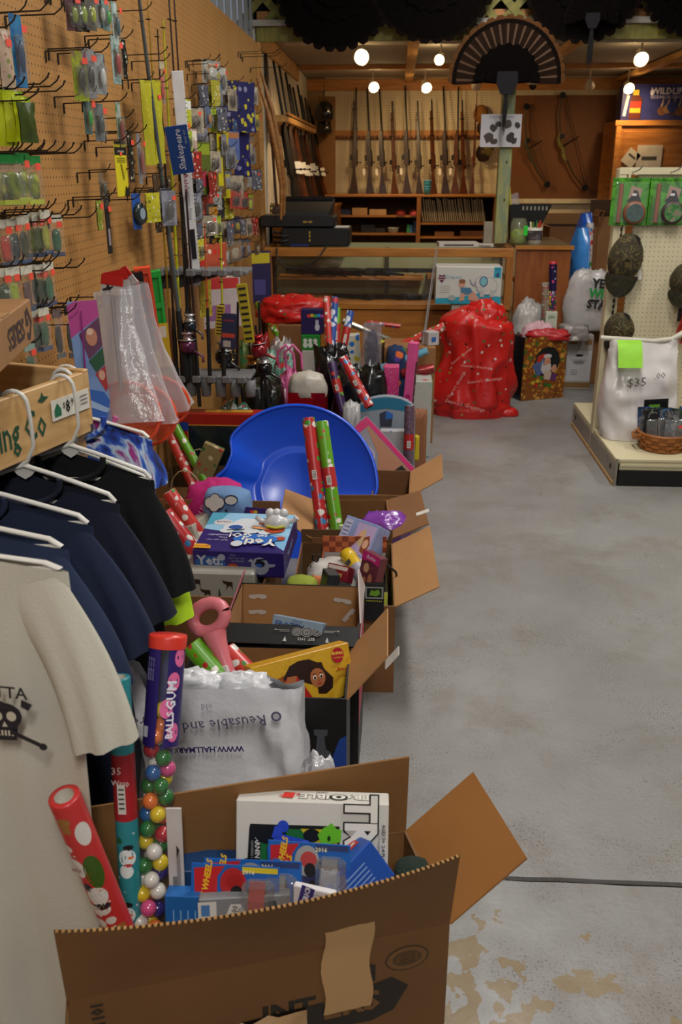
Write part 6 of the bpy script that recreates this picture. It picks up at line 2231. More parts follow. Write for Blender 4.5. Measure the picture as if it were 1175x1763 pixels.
pr.text('CHOKING HAZARD - Small parts',-.104,.02,.006,'#b8b8b4',rot=-90)
pr.ell(-.072,.074,.028,.017,'#14161c')
pr.ell(-.105,.012,.03,.02,'#14161c')
for (x,y,a_,b_,c) in ((.0,.075,.015,.012,'#181a1c'),(.02,.05,.012,.011,'#181a1c'),(-.05,.09,.010,.011,'#2a4ac0')):
 pr.ell(x,y,a_,b_,c)
pr.poly([(-.074,.028),(-.008,.034),(-.004,.066),(-.06,.078),(-.078,.05)],'#2f4cc8')
pr.ell(-.012,.05,.010,.017,'#4a68dc')
for (x,y) in ((-.06,.048),(-.05,.035),(-.035,.06)):
 pr.ell(x,y,.004,.006,'#0c1030')
pr.rect(-.035,.035,.014,.003,'#0c1030',rot=30)
pr.poly([(-.07,.07),(-.064,.092),(-.05,.086),(-.052,.074)],'#2f4cc8')
pr.poly([(.018,.060),(.05,.066),(.052,.088),(.022,.092),(.01,.078)],'#6ac02a')
pr.poly([(.02,.088),(.034,.10),(.044,.088)],'#6ac02a')
pr.ell(.03,.072,.003,.005,'#1c3a10')
pr.ell(-.085,-.055,.022,.018,'#2a7ac8')
pr.text('TROUBLE',.082,-.012,.075,'#e6e4dc',rot=-90,bold=.035,outline='#17181a')
pr.ell(.07,.012,.040,.036,'#1c1a1c',n=28)
pr.ell(.064,.012,.030,.028,'#7aa8cc',n=28)
pr.ell(.058,.016,.022,.02,'#a4c4de',n=24)
for i,ch_ in enumerate('POP-O-MATIC'):
 a = R(62 - i * 13.5)
 pr.text(ch_,.067 + .036 * math.cos(a),.010 + .034 * math.sin(a),.012,'#d8c83a',rot=math.degrees(a) - 90,bold=.02)
pr.text('AGES 5+  2-4 PLAYERS',.124,.06,.0085,'#4a4848',rot=-90,bold=.02)
pr.text('ADULT ASSEMBLY REQUIRED',.116,.055,.006,'#6a6868',rot=-90)
pr.done(t)
# blister cards with toy cars
HWB = mat('#1f5fb0',.3,var=.12,vs_=10)
CARS = [((330,1485),(482,1494),.512,'#a8242a','front toy car card with a red car drawing','#c02a2e','#9a1c20'),
  ((352,1477),(520,1484),.507,'#8a8a90','second toy car card, with a silver and gold car','#a8a8a0','#8a7a3a'),
  ((470,1478),(605,1484),.500,'#3a3a68','toy car card with a dark purple car','#33306a','#2a2a50'),
  ((462,1446),(604,1456),.528,'#9a9a9a','rearmost toy car card with a silver car drawing','#a0a0a4','#b04040')]
for i,(l_,r_,z,dc,lb,cc,c2) in enumerate(CARS):
 t,cw_ = LB('toy_car_card',lb + ', in the front carton','toy car',l_,r_,z,.165,.002,20,HWB,'toy cars on blue blister cards')
 pr = Print(face(cw_,.002,.165,'front'))
 y0 = .0825
 pr.poly([(-cw_ * .47,y0 - .008),(-cw_ * .12,y0 - .002),(-cw_ * .2,y0 - .02),(-cw_ * .2,y0 - .06),(-cw_ * .45,y0 - .062)],'#b8242a')
 pr.text('HOT WHEELS',-cw_ * .33,y0 - .036,.014,'#e0b428',rot=82,bold=.04,shear=.2)
 pr.ell(-cw_ * .02,y0 - .03,cw_ * .15,.026,dc)
 pr.ell(-cw_ * .0,y0 - .028,cw_ * .10,.014,c2)
 pr.ell(.0 + cw_ * .02,y0 - .045,cw_ * .07,.012,'#141418')
 pr.rect(cw_ * .28,y0 - .006,cw_ * .4,.009,'#c8b82a' if i == 0 else '#2a3a6a')
 pr.text('2016',cw_ * .15,y0 - .010,.010,'#e0dca8',bold=.02)
 pr.done(t)
 ob('bubble',MB(film('#dfe6ea',.10,.3,.06,.2)).box((cw_ * .28,-.014,.105),(cw_ * .36,.028,.085),ch=.008),t)
 car = MB(mat(cc,.2,metal=.4,coat=.6))
 Q = Tr(cw_ * .26,-.012,.105) @ Rz(90) @ Ry(90)
 car.prism([(-.036,-.006),(.036,-.006),(.037,.002),(.020,.005),(.010,.013),(-.014,.013),(-.026,.005),(-.037,.003)],.026,T=Tr(cw_ * .26,-.0,.105) @ frame((0,0,0),x=(0,0,1),y=(0,-1,0)) @ Tr(0,.006,-.013))
 b_ = ob('toy_car',car,t)
 for sx in (-.022,.022):
  ob('wheel',MB(mat('#101010',.4)).tube([(cw_ * .26 - .015,-.002,.105 + sx),(cw_ * .26 + .015,-.002,.105 + sx)],.007,10),b_)
# blue building-brick style box
a_,b_ = P(562,1528,Y=1.155),P(650,1456,Y=1.20)
bw = (b_ - a_).length
t = thing('toy_box','bright blue toy box tilted at the right of the front carton','toy',frame(a_,x=b_ - a_,z=(.5,-.75,.42)) @ Tr(bw / 2,0,-.03) @ Rx(-90) @ Tr(0,0,-.12))
ob('body',MB(mat('#2250a8',.3,var=.06)).box((0,0,.06),(bw,.06,.12),ch=.002),t)
pr = Print(face(bw,.06,.12,'front'))
for k in range(6):
 pr.rect(-.01,.04 - k * .008,bw * .6,.0025,'#7a9ad0')
pr.poly([(-bw / 2,-.06),(bw / 2,-.06),(bw / 2,-.015),(0,-.03)],'#14181c')
pr.ell(.02,-.04,.008,.006,'#c86a2a')
pr.done(t)
pr = Print(face(bw,.06,.12,'top'))
pr.rect(bw * .3,.005,.02,.02,'#c8322e')
pr.rect(bw * .3,.005,.012,.006,'#e0dcd8')
pr.done(t)
t,bw = LB('game_box','flat blue box with white lines at the lower left of the carton','box',(283,1542),(345,1544),.47,.12,.03,10,mat('#1f62a8',.3))
pr = Print(face(bw,.03,.12,'front'))
for k in range(4):
 pr.rect(-.015 + .012 * k,.0,.002,.07,'#7aa8d4')
pr.done(t)
t,bw = LB('charger_package','grey clear package with a white label and black gadget','package',(342,1549),(500,1540),.475,.12,.02,10,mat('#7c8084',.3,var=.1))
pr = Print(face(bw,.02,.12,'front'))
pr.rect(-bw * .41,.02,bw * .2,.07,'#d0cec8')
pr.text('NOW',-bw * .36,.01,.012,'#4a4a4a',rot=90)
pr.rect(-bw * .43,.04,.014,.02,'#4a7ab0')
pr.ell(-bw * .1,.03,.016,.022,'#c8c8c4',n=6)
pr.text('2600',-bw * .12,.034,.013,'#3a3a3a',rot=75,bold=.02)
pr.text('mAh',-bw * .07,.034,.009,'#3a3a3a',rot=75)
pr.poly([(.0,.02),(.02,.048),(.05,.052),(.055,.03),(.03,.0)],'#3a3d42')
pr.done(t)
t,bw = LB('card_deck','small white carton with violet lettering leaning behind the front flap','package',(505,1524),(577,1540),.505,.07,.012,4,mat('#cfcdd0',.4))
pr = Print(face(bw,.012,.07,'front'))
pr.rect(-bw * .2,.014,.05,.022,'#3a3478',rot=78)
pr.text('MAVERICK',-bw * .2,.012,.012,'#dcdae4',rot=78,bold=.03)
pr.text('PLAYING CARDS',bw * .2,.025,.006,'#3a3478',rot=0)
pr.done(t)
t,bw = LB('hang_package','narrow white package with a barcode standing at the left of the carton','package',(285,1392),(312,1392),.60,.19,.004,8,mat('#c4bfba',.4))
pr = Print(face(bw,.004,.19,'front'))
for k in range(9):
 pr.rect(-bw * .2 + k * .0014,-.045,.0008,.03,'#2c2a2a')
pr.rect(bw * .2,-.02,.006,.07,'#8a8684')
pr.poly([(bw * .1,.03),(bw * .3,.02),(bw * .1,.005)],'#2a2624')
pr.done(t)
soft('plush_ball','dark green furry ball at the right corner of the front carton','toy',712,1482,1.26,(.075,.075,.07),mat('#12261c',.9,bump=.5,bs=200),.05)
soft('crumpled_bag','dark clear crumpled bag in the middle of the front carton','bag',560,1490,1.23,(.16,.07,.1),mat('#2b2c30',.2,coat=.5),.2,3,4)
t,bw = LB('toy_package','blue toy package lying deep at the centre of the front carton','toy',(300,1500),(560,1500),.44,.10,.06,5,mat('#1c3f6c',.4))
# rolls standing in the front carton
def cyl_print(t,r,items):
 """round and oblong motifs wrapped on a roll: (angle, z, half width, half height, colour)"""
 mb = MB()
 for i,(a0,z0,ra,rz,c) in enumerate(items):
  mb.m(mat(c,.35,var=0))
  rr = r * (1.006 + .003 * i / len(items) + .004 * (i % 3))
  n = 16
  ring = [[(rr * math.cos(R(a0) + k * ra / r * math.cos(6.2832 * j / n)),rr * math.sin(R(a0) + k * ra / r * math.cos(6.2832 * j / n)),z0 + k * rz * math.sin(6.2832 * j / n)) for j in range(n)] for k in (1,.5)]
  c_ = (rr * math.cos(R(a0)),rr * math.sin(R(a0)),z0)
  mb.add(ring[0] + ring[1] + [c_],[(j,(j + 1) % n,n + (j + 1) % n,n + j) for j in range(n)] + [(n + j,n + (j + 1) % n,2 * n) for j in range(n)])
 ob('print',mb,t)
RB = mat('#bc3030',.28,var=.04)
t,L_,r_ = roll('red roll with a jolly Santa print leaning in the front carton, left end',(110,1370),(206,1602),1.02,1.06,28,RB,extend=.32)
zz = L_
WH,SKN = '#d8d0c8','#c88a6c'
it = [(-100,zz - .030,.011,.008,'#9a6a34'),(-92,zz - .040,.004,.014,'#9a6a34'),(-108,zz - .042,.004,.012,'#9a6a34'),(-125,zz - .085,.007,.007,WH),(-45,zz - .06,.012,.022,WH),
      (-62,zz - .135,.014,.034,'#3a5a1c'),(-60,zz - .135,.012,.031,'#c82020'),(-120,zz - .125,.013,.020,WH),(-85,zz - .185,.016,.020,WH),(-80,zz - .172,.010,.006,SKN),
      (-100,zz - .215,.018,.012,WH),(-85,zz - .207,.014,.007,'#26202a'),(-85,zz - .207,.004,.004,'#b89a3a'),(-72,zz - .240,.008,.008,WH),(-118,zz - .245,.010,.010,WH),(-60,zz - .262,.014,.008,'#9a6a34'),(-110,zz - .165,.007,.009,'#26202a')]
for k in range(10):
 it.append((-130 + (k * 37) % 90,zz - .02 - .026 * k,.0018,.0018,WH))
cyl_print(t,r_,it)
pr = Print(frame((-.011,-r_ * 1.02,zz - .125),x=(.87,-.4,0),z=(-.4,-.87,0)))
pr.text('HO!',0,0,.011,'#8a2430',bold=.03,rot=10)
pr.done(t)
t,L_,r_ = roll('teal snowman wrapping roll with a red label band behind the gum tube',(204,1165),(226,1545),1.24,1.16,20,blobs('#2a8088',['#d4dcdc','#2a8088','#2a8088'],70,.14,.3,seed=4),extend=.25,band=(.62,.80,'#a02028'))
pr = Print(frame((0,-r_ * 1.035,L_ * .74),x=(1,0,0),z=(0,-1,0)))
pr.text('35',-.006,.012,.018,'#d8c8c0')
pr.text('Wrap',.0,-.008,.013,'#d8c8c0')
pr.done(t)
it = []
for zz,a0 in ((.90,-75),(.52,-80),(.36,-100),(.20,-80),(.06,-95)):
 z = L_ * zz
 it += [(a0,z,.015,.015,'#d4dcdc'),(a0 - 8,z - .024,.012,.012,'#d4dcdc'),(a0 + 8,z + .018,.009,.005,'#1c1c22'),(a0 + 18,z,.005,.0025,'#d8702c'),(a0 + 2,z - .013,.008,.003,'#b02a30'),(a0 - 4,z + .004,.0016,.0016,'#1c1c22'),(a0 - 40,z + .03,.006,.006,'#1c5a34')]
cyl_print(t,r_,it)
# gum tube
gp,gq = P(290,1092,Y=1.33),P(255,1597,Y=1.15)
gq = gq - (gp - gq).normalized() * .30
Lg = (gp - gq).length
rg = .030
t = thing('gumball_tube','tall clear tube of gumballs with a purple sleeve and red cap','candy',frame(gq,z=gp - gq,y=(0,1,0)))
gt = t.matrix_world.copy()
ob('tube',MB(film('#eef0f2',.02,.07,.05)).lathe([(rg,Lg - .01),(rg,.002),(.001,.0015)],28),t)
zs = Lg - .185
ob('sleeve',MB(mat('#2b1c64',.35,var=.05)).grid(lambda u,v: V((rg * 1.02 * math.cos(R(-85 + 335 * u)),rg * 1.02 * math.sin(R(-85 + 335 * u)),zs + .175 * v)),30,2),t,T=Rz(14))
ob('cap',MB(mat('#d83a2c',.3)).lathe([(rg * 1.06,Lg - .022),(rg * 1.08,Lg - .004),(rg * 1.04,Lg),(.001,Lg + .0005)],28),t)
def on_tube(mb,a0,z0,ra,rz,n=18):
 vs_ = [(rg * 1.03 * math.cos(R(a0) + ra / rg * math.cos(6.2832 * k / n)),rg * 1.03 * math.sin(R(a0) + ra / rg * math.cos(6.2832 * k / n)),z0 + rz * math.sin(6.2832 * k / n)) for k in range(n)]
 c = (rg * 1.034 * math.cos(R(a0)),rg * 1.034 * math.sin(R(a0)),z0)
 mb.add(vs_ + [c],[(k,(k + 1) % n,n) for k in range(n)])
mb = MB(mat('#e06a9c',.4))
for (a0,dz) in ((-30,.15),(-158,.15),(-48,.11),(-68,.065),(-40,.025),(-120,.02)):
 if a0 > -120:
  on_tube(mb,a0,zs + dz,.011,.016)
ob('pink_dot',mb,t)['label'] = 'pink dots on the purple sleeve'
pr = Print(frame((0.0185,-rg * .86,zs + .11),x=(.86,.5,0),z=(.5,-.86,0)))
pr.text('GUM',.0,-.022,.022,'#e4e0ea',rot=90,bold=.03)
pr.text('BALLS',.0,-.072,.017,'#e4e0ea',rot=90,bold=.03)
pr.done(t)
pr = Print(frame((-.020,-rg * .82,zs + .12),x=(.8,-.6,0),z=(-.6,-.8,0)))
for k in range(3):
 pr.text('gumballs net wt',-.004 + .006 * k,.01,.006,'#a8a0c8',rot=90)
pr.rect(0,-.095,.010,.018,'#b8b4c0')
pr.done(t)
# the gumballs: each one a thing
gc = {'yellow': '#d4b81e','white': '#d4d0c8','blue': '#1f5a94','purple': '#2c2470','green': '#1f6a2c','orange': '#d8702c','pink': '#c84a80','red': '#a82430'}
GMM = {}
for nme,c in gc.items():
 GMM[nme] = MB(mat(c,.18,var=.03,coat=.5)).sphere((0,0,0),.0140,10).mesh('gumball')
order = ['green','white','red','white','green','pink','orange','green','pink','green','blue','green','orange','green','white','yellow','orange','white','yellow','green','yellow','yellow','red','yellow','white','purple','purple','orange','white','yellow','blue','white','purple','orange','green','white','yellow','orange','yellow']
cnt = {}
zb = .16
rb = random.Random(4)
balls = []
z = .015
i = 0
while z < zs + .06:
 for k in range(3 if z < zs + .01 else 1):
  a = i * 1.1 + k * 2.094
  rr = rg - .0140 - .0012
  if z > zs + .01:
   a,rr = -1.6,.005
  balls.append((rr * math.cos(a),rr * math.sin(a),z + (.005 * k if k else 0)))
 z += .0262
 i += 1
rb.shuffle(order)
names_ord = ['lowest','2nd','3rd','4th','5th','6th','7th','8th','9th','10th','11th','12th','13th','14th','15th','16th','17th','18th','19th','20th','21st','22nd','23rd','24th','25th','26th','27th','28th','29th','30th']
for j,b_ in enumerate(balls):
 c = order[(j * 7) % len(order)]
 cnt[c] = cnt.get(c,0) + 1
 o = ob('gumball',GMM[c],T=gt @ Tr(*b_))
 tag(o,'%s gumball in the clear tube, %s from the bottom among the %s ones' % (c,names_ord[min(29,cnt[c] - 1)],c),'gumball','gumballs in the clear tube')
# ================================================================ white carrier bag behind the front carton
WBG = mat('#d6d6da',.3,var=.03,bump=.6,bs=16,coat=.3)
xa_,xb_ = P(170,1300,Y=1.62).x,P(519,1300,Y=1.60).x
zt_ = P(420,1203,Y=1.60).z
t = thing('carrier_bag','crumpled white plastic carrier bag with upside down lettering','bag',Tr((xa_ + xb_) / 2,1.68,0))
wb2 = xb_ - xa_
def cbag(u,v):
 a = u * 6.2832
 c,s_ = math.cos(a),math.sin(a)
 x = (abs(c) ** .45) * (1 if c > 0 else -1) * wb2 / 2
 n = noise.noise(V((c * 2.2,s_ * 1.4,v * 4))) * .02 + noise.noise(V((c * 6,s_ * 3,v * 11))) * .008
 top = zt_ * (1 + .05 * noise.noise(V((c * 2.1 + 5,0,0)))) + (.035 if x < -.125 else -.01)
 y = (abs(s_) ** .6) * (1 if s_ > 0 else -1) * .085 * (1 - .75 * v ** 4) + n * 1.3
 return V((x + n * .5,y,v * top))
ob('body',MB(WBG).grid(cbag,70,40,wrap=True),t)
for k_,(x_,w__) in enumerate(((.09,.13),(-.02,.16))):
 ob('crumpled_top',lump(WBG,(w__,.07,.06),.2,3.6,5 + k_,.2,.3,30,.4,T=Tr(x_,0,zt_ - .045)),t)
pr = Print(frame((0.03,-.097,zt_ - .07),x=(1,0,0),z=(0,-1,.15)))
pr.text('Reusable and',.035,.018,.034,'#5a5672',rot=188,bold=.005)
pr.text('recyclable',-.20,.012,.034,'#6a6684',rot=184)
pr.text('WWW.HALLMARK',.0,-.042,.018,'#2c2460',rot=184,bold=.03)
pr.ell(.145,.038,.011,.011,'#5a5672')
pr.ell(.145,.038,.007,.007,'#b8b8bc')
pr.text('old',-.0,.055,.02,'#8a86a0',rot=184)
pr.done(t)
soft('plastic_bag','small shiny white plastic bag wedged between the black box and the front carton','bag',548,1295,1.56,(.10,.10,.30),mat('#b8b8bc',.2,bump=.6,bs=25,coat=.5),.18,3,7)
# ================================================================ black box with the princess set
PK = mat('#0d0c0d',.45,var=.08)
A2,B2 = P(300,1196,Z=.42),P(597,1204,Z=.42)
c2,T2,w2 = carton('black lined box holding the wrapping rolls and the pink scoop',A2,B2,.24,.42,PK,mat('#1c1714',.8),(('right',.15,38,0,CARD_L),),name='black_box')
ob('back_liner',MB(mat('#8a6237',.8)).box((.03,.113,.30),(w2 - .08,.003,.235)),c2)['label'] = 'brown cardboard inner wall'
pr = Print(frame((0,-.12,.21),x=(1,0,0),z=(0,-1,0)))
pr.poly([(w2 * .28,-.02),(w2 * .42,-.02),(w2 * .41,.06),(w2 * .38,.07),(w2 * .37,.105),(w2 * .39,.11),(w2 * .39,.125),(w2 * .31,.125),(w2 * .31,.11),(w2 * .33,.105),(w2 * .32,.07),(w2 * .29,.06)],'#4a4c52')
pr.poly([(w2 * .40,-.1),(w2 * .5,-.1),(w2 * .5,.11),(w2 * .46,.10),(w2 * .42,.05)],'#1c3f8c')
pr.done(c2)
# white card on the flap
o = ob('paper_slip',MB(mat('#c9c4bc',.6)).box((0,0,0),(.04,.002,.05)),T=T2 @ Tr(w2 / 2 + .105,-.07,.505) @ Ry(38) @ Rz(90))
adopt(tag(o,'white paper slip','paper'),c2)
t,ew = LB('doll_set','yellow and red princess toy box lying in the black box','toy',(432,1150),(600,1106),.47,.13,.05,20,mat('#c8941e',.35,var=.1))
pr = Print(face(ew,.05,.13,'front'))
pr.rect(0,-.0,ew * .98,.125,swirl(['#b8861c','#c89a24','#d0a42c','#a8701a'],12,.35))
HAIR,SK,DR = '#2a1610','#a8643c','#a81c1c'
pr.poly([(-ew * .49,-.02),(-ew * .2,-.03),(-ew * .12,.03),(-ew * .3,.02),(-ew * .49,-.0)],'#8a4a1c')
pr.poly([(-.05,-.01),(-.055,.02),(-.035,.045),(-.01,.052),(.018,.05),(.042,.035),(.06,.01),(.075,-.01),(.07,-.035),(.05,-.045),(.03,-.04),(.03,-.02),(-.01,.0),(-.03,-.02)],HAIR)
pr.poly([(-.09,-.06),(.02,-.06),(.0,-.02),(-.02,.018),(-.045,.02),(-.06,-.0),(-.075,-.03)],DR)
pr.poly([(-.045,.02),(-.02,.018),(-.025,-.005),(-.05,.0)],SK)
pr.poly([(-.09,-.03),(-.06,-.02),(-.03,.0),(-.05,.012),(-.075,-.005)],SK)
pr.ell(.034,.0,.020,.024,SK,rot=10)
pr.poly([(.018,.028),(.054,.018),(.05,.035),(.02,.04)],HAIR)
for x in (.026,.043):
 pr.ell(x,.002,.0048,.0055,'#e8e0d8')
 pr.ell(x,.001,.003,.004,'#2a140c')
 pr.rect(x,.011,.009,.0015,HAIR,rot=-6)
pr.ell(.036,-.014,.006,.0025,'#a83a34')
pr.poly([(.034,-.003),(.037,-.008),(.033,-.008)],'#8a4a2c')
pr.rect(-.10,.015,.02,.01,'#3a2a1c',rot=30)
pr.ell(-.095,.01,.014,.01,'#c89a5c')
pr.ell(ew * .36,.042,.017,.019,'#a8182a')
pr.text('ELENA',ew * .36,.047,.010,'#e4c84a',bold=.03,rot=-8)
pr.text('of AVALOR',ew * .36,.036,.006,'#e4c84a',rot=-8)
pr.text('Jammin',ew * .40,.005,.013,'#a8241c',rot=-14,shear=.3,bold=.02)
pr.text('Guitar',ew * .40,-.012,.008,'#5a3a10',rot=-12)
pr.done(t)
o = ob('hand_tag_string',MB(mat('#a89a6c',.6)).tube([V((0,0,0)),V((.02,-.01,.02)),V((.045,-.01,.02)),V((.06,0,0))],.0018,5),T=Tr(P(505,1182,Y=1.92)))
tag(o,'thin twine loop over the princess box','string')
soft('paper_bag','crumpled brown and red paper bag under the princess box','bag',540,1182,1.94,(.19,.10,.30),blobs('#8a6237',['#a82424','#8a6237'],9,.4,.7),.1,2.5,3,sq=.7)
roll('green Santa roll leaning left in the black box',(330,1110),(414,1206),1.92,1.86,19,W_GRN,extend=.16)
roll('red dinosaur roll beside the pink scoop',(390,1120),(464,1196),1.99,1.92,18,W_RW,extend=.15)
# pink scoop
sp = thing('toy_scoop','pink plastic scoop handle with an oval grip hole','toy',frame(P(388,1150,Y=1.90),z=P(352,1040,Y=1.98) - P(388,1150,Y=1.90),y=(0,1,.2)))
PKM = mat('#d4727c',.35,var=.03)
hl = (P(352,1040,Y=1.98) - P(388,1150,Y=1.90)).length
ring = [V((.046 * math.cos(a),0,hl - .035 + .034 * math.sin(a))) for a in [k * .3927 for k in range(17)]]
ob('grip',MB(PKM).tube(ring,.0165,10,caps=False),sp)
ob('handle',MB(PKM).tube([(0,0,hl - .075),(0,0,hl - .10),(.004,0,.02),(.006,0,-.06)],[.032,.026,.017,.018],12),sp)
ob('white_panel',MB(mat('#c8bcb8',.4)).box((.005,-.014,-.04),(.022,.012,.09),ch=.003),sp)
# ================================================================ box with the black flap behind
A3,B3 = P(386,1073,Z=.46),P(619,1081,Z=.46)
c3,T3,w3 = carton('box with a black front printed with three round seals',A3,B3,.25,.46,PK,CARD_L,(('front',.058,118,0,PK),),name='black_box')
pr = Print(frame((0,-.125,.46),x=(1,0,0),z=(0,-.469,.883)) @ Tr(0,-.225,.001))
for k in (-1,0,1):
 x,y,rr = w3 * .12 + k * .026,.205,.0135 if k else .0155
 pr.ell(x,y,rr,rr,'#8a8884',n=24)
 pr.ell(x,y,rr * .86,rr * .86,'#0d0c0d',n=24)
 pr.ell(x,y,rr * .7,rr * .7,'#6a6866',n=20)
 pr.text('ST',x,y,.009,'#0d0c0d',rot=180,bold=.03)
for s_ in (-1,1):
 pr.rect(w3 * .12 + s_ * .062,.208,.034,.0016,'#8a8884')
 pr.rect(w3 * .12 + s_ * .058,.204,.026,.0012,'#8a8884')
 pr.ell(w3 * .12 + s_ * .082,.208,.0028,.0028,'#8a8884',n=10)
pr.text('EST. 1912',w3 * .12,.181,.011,'#a8a6a2',rot=180,bold=.02)
for s_ in (-1,1):
 pr.poly([(w3 * .12 + s_ * .05,.172),(w3 * .12 + s_ * .055,.188),(w3 * .12 + s_ * .06,.172)],'#a8a6a2')
pr.done(c3)
flap(mat('#c3b6b4',.5),c3,(w3 / 2,-.1,.46),(w3 / 2,.125,.46),.10,(-.12,0,1),taper=.45,name='side_flap')['label'] = 'white and pink red side flap'
flap(mat('#8a3a48',.5),c3,(-w3 / 2,-.1,.46),(-w3 / 2,.125,.46),.09,(.35,0,1),taper=.4,name='side_flap')
pr = Print(frame((w3 / 2 - .0,0,.3),x=(0,1,0),z=(1,0,0)))
pr.rect(0,0,.24,.30,'#b8344c')
pr.rect(0,.1,.24,.03,'#c8c0c0')
pr.done(c3)
tw = Print(frame((0,.1185,.33),x=(1,0,0),z=(0,-1,0)))
for (x,y,r0) in ((-w3 * .36,.09,0),(-w3 * .37,.04,0),(w3 * .33,.085,-12),(w3 * .38,.04,50)):
 tw.poly([(x + a_ * math.cos(R(r0)) - b_ * math.sin(R(r0)),y + a_ * math.sin(R(r0)) + b_ * math.cos(R(r0))) for a_,b_ in ((-.025,-.006),(-.01,-.008),(.0,-.003),(.012,-.008),(.026,-.004),(.025,.006),(.01,.008),(-.012,.006),(-.026,.005))],'#c4bcb4')
tw.done(c3,'torn_paper')
t,fw_ = LB('story_book','grey blue boxed set lying slanted in the box with the seals','toy',(466,1065),(560,1066),.475,.16,.03,25,mat('#7f92a4',.4),yaw_=-18)
pr = Print(face(fw_,.03,.16,'front'))
pr.text('FROZEN',-.02,.058,.022,'#2c4f8a',bold=.02)
pr.text('Disney',.0,.073,.010,'#2c4f8a',shear=.3)
pr.done(t)
# ================================================================ brown carton with the checked gift bag
A4,B4 = P(498,1041,Z=.31),P(681,1044,Z=.31)
c4,T4,w4 = carton('brown carton with the orange checked gift bag and black cords',A4,B4,.50,.31,CARD_D,mat('#5e4020',.8),(('right',.15,62,0,CARD_L),('back',.05,3),('left',.1,175)))
t,w_ = giftbag('gift bag with orange checks and a lime side lying open in the brown carton',(546,1018),(668,1020),.335,.30,.34,swirl(['#b8c03a','#d0d060','#a8b02a'],10,.5),handle=None,inside='#a8a29c')
mbq = MB()
ca,cb = mat('#8a3c20',.5),mat('#c0683c',.5)
for i in range(10):
 for j in range(3):
  mbq.m(ca if (i + j) % 2 else cb)
  mbq.box((-w_ / 2 + w_ * (i + .5) / 10,.166,.35 - .02 * (j + .5)),(w_ / 10,.003,.02))
ob('checked_lining',mbq,t)['kind'] = 'stuff'
ob('hem',MB(mat('#a04e2c',.5)).box((-w_ / 2 + .003,0,.285),(.003,.33,.035)),t)
cb_ = t
bk = giftbag('black fronted gift tag bag with a green stamp print',(628,1007),(662,1008),.40,.12,.02,mat('#141216',.5))[0]
pr = Print(frame((0,-.0105,.095),x=(1,0,0),z=(0,-1,0)))
pr.rect(0,0,.055,.040,'#8a9088')
pr.rect(0,0,.045,.030,'#1c1a1c')
pr.poly([(-.015,-.008),(-.010,.010),(.0,.006),(.014,.012),(.018,-.004),(.006,-.012)],'#6a9a2a')
for k in range(9):
 pr.rect(-.022 + k * .0055,-.027,.003,.004,'#b8b02a')
pr.done(bk)
for i,pts in enumerate((((655,962),(682,985),(688,1015),(680,1038),(668,1020),(662,990),(648,978)),((541,955),(538,962),(546,968),(551,955)),((536,975),(535,985),(545,990),(550,978),(543,970),(536,975)))):
 mb = MB(mat('#121214',.6)).tube([P(x,y,Y=2.72) for x,y in pts],.0042,6)
 adopt(tag(ob('cord_handle',mb),['long black cord handle looping over the right edge of the checked bag','short black cord bow at the left of the checked bag','small black cord loop at the left of the checked bag'][i],'cord'),cb_)
o = ob('gold_tag',MB(mat('#a8883a',.3,metal=.6)).tube([P(683,1012,Y=2.70),P(679,1022,Y=2.70),P(679,1034,Y=2.70)],.004,6),None)
adopt(tag(o,'gold cord tip','cord'),cb_)
# contents of the checked bag
YB = mat('#d0ac1c',.3,coat=.3)
p_,q_ = P(596,952,Y=2.74),P(636,1008,Y=2.62)
t = thing('yellow_bottle','yellow lotion bottle with grey label lying in the checked bag','bottle',frame(q_,z=p_ - q_,y=(0,1,0)))
lb2 = (p_ - q_).length
ob('body',MB(YB).lathe([(.001,-.04),(.024,-.04),(.026,-.03),(.026,lb2 * .8),(.024,lb2 * .82)],18),t)
ob('cap',MB(YB).lathe([(.025,lb2 * .8),(.027,lb2 * .82),(.025,lb2),(.001,lb2 + .003)],18),t)
ob('label',MB(mat('#9a98a4',.4)).lathe([(.0265,.0),(.0265,lb2 * .55)],18),t)
pr = Print(frame((0,-.0275,lb2 * .66),x=(1,0,0),z=(0,-1,0)))
pr.rect(.0,0,.02,.018,'#4a4a44')
pr.done(t)
t,bw = LB('candy_tin','red tin box shining in the checked bag','box',(566,968),(602,976),.40,.05,.05,30,mat('#8a2430',.2,metal=.3,coat=.6))
pr = Print(face(bw,.05,.05,'front'))
pr.rect(0,.015,bw * .9,.012,'#c8b8b0')
pr.rect(0,-.008,bw * .5,.012,'#b08a3a')
pr.done(t)
t,bw = LB('doll_package','hot pink doll package with swirly lettering in the checked bag','toy',(627,946),(656,962),.44,.12,.03,15,mat('#6a3440',.35,var=.2))
pr = Print(face(bw,.03,.12,'front'))
pr.poly([(-bw / 2,.06),(bw / 2,.06),(bw / 2,.03),(0,.036),(-bw / 2,.028)],'#c82c7c')
pr.text('Barbie',0,.046,.018,'#e8c8dc',shear=.3,bold=.02)
pr.ell(-.012,.01,.014,.016,'#c8a06c')
pr.ell(-.012,.01,.009,.011,'#d8a888')
pr.ell(.016,-.02,.011,.018,'#b87a5c')
pr.ell(-.010,-.035,.010,.016,'#b87a5c')
pr.done(t)
soft('white_carton','white and grey crumpled paper in the checked bag','paper',585,972,2.72,(.24,.18,.1),mat('#b8b2ac',.6,bump=.3),.12,3,2,z=.27)
soft('plush_toy','small orange plush figure at the left of the checked bag','toy',550,985,2.66,(.06,.06,.09),mat('#c87a4c',.9),.15,3,2)
soft('plush_toy','olive green soft ball at the left of the brown carton','toy',520,990,2.62,(.12,.10,.09),mat('#8a9430',.9),.05)
t,bw = LB('photo_box','small black and white box beside the orange plush','box',(556,978),(566,990),.40,.06,.04,10,mat('#23262c',.4))
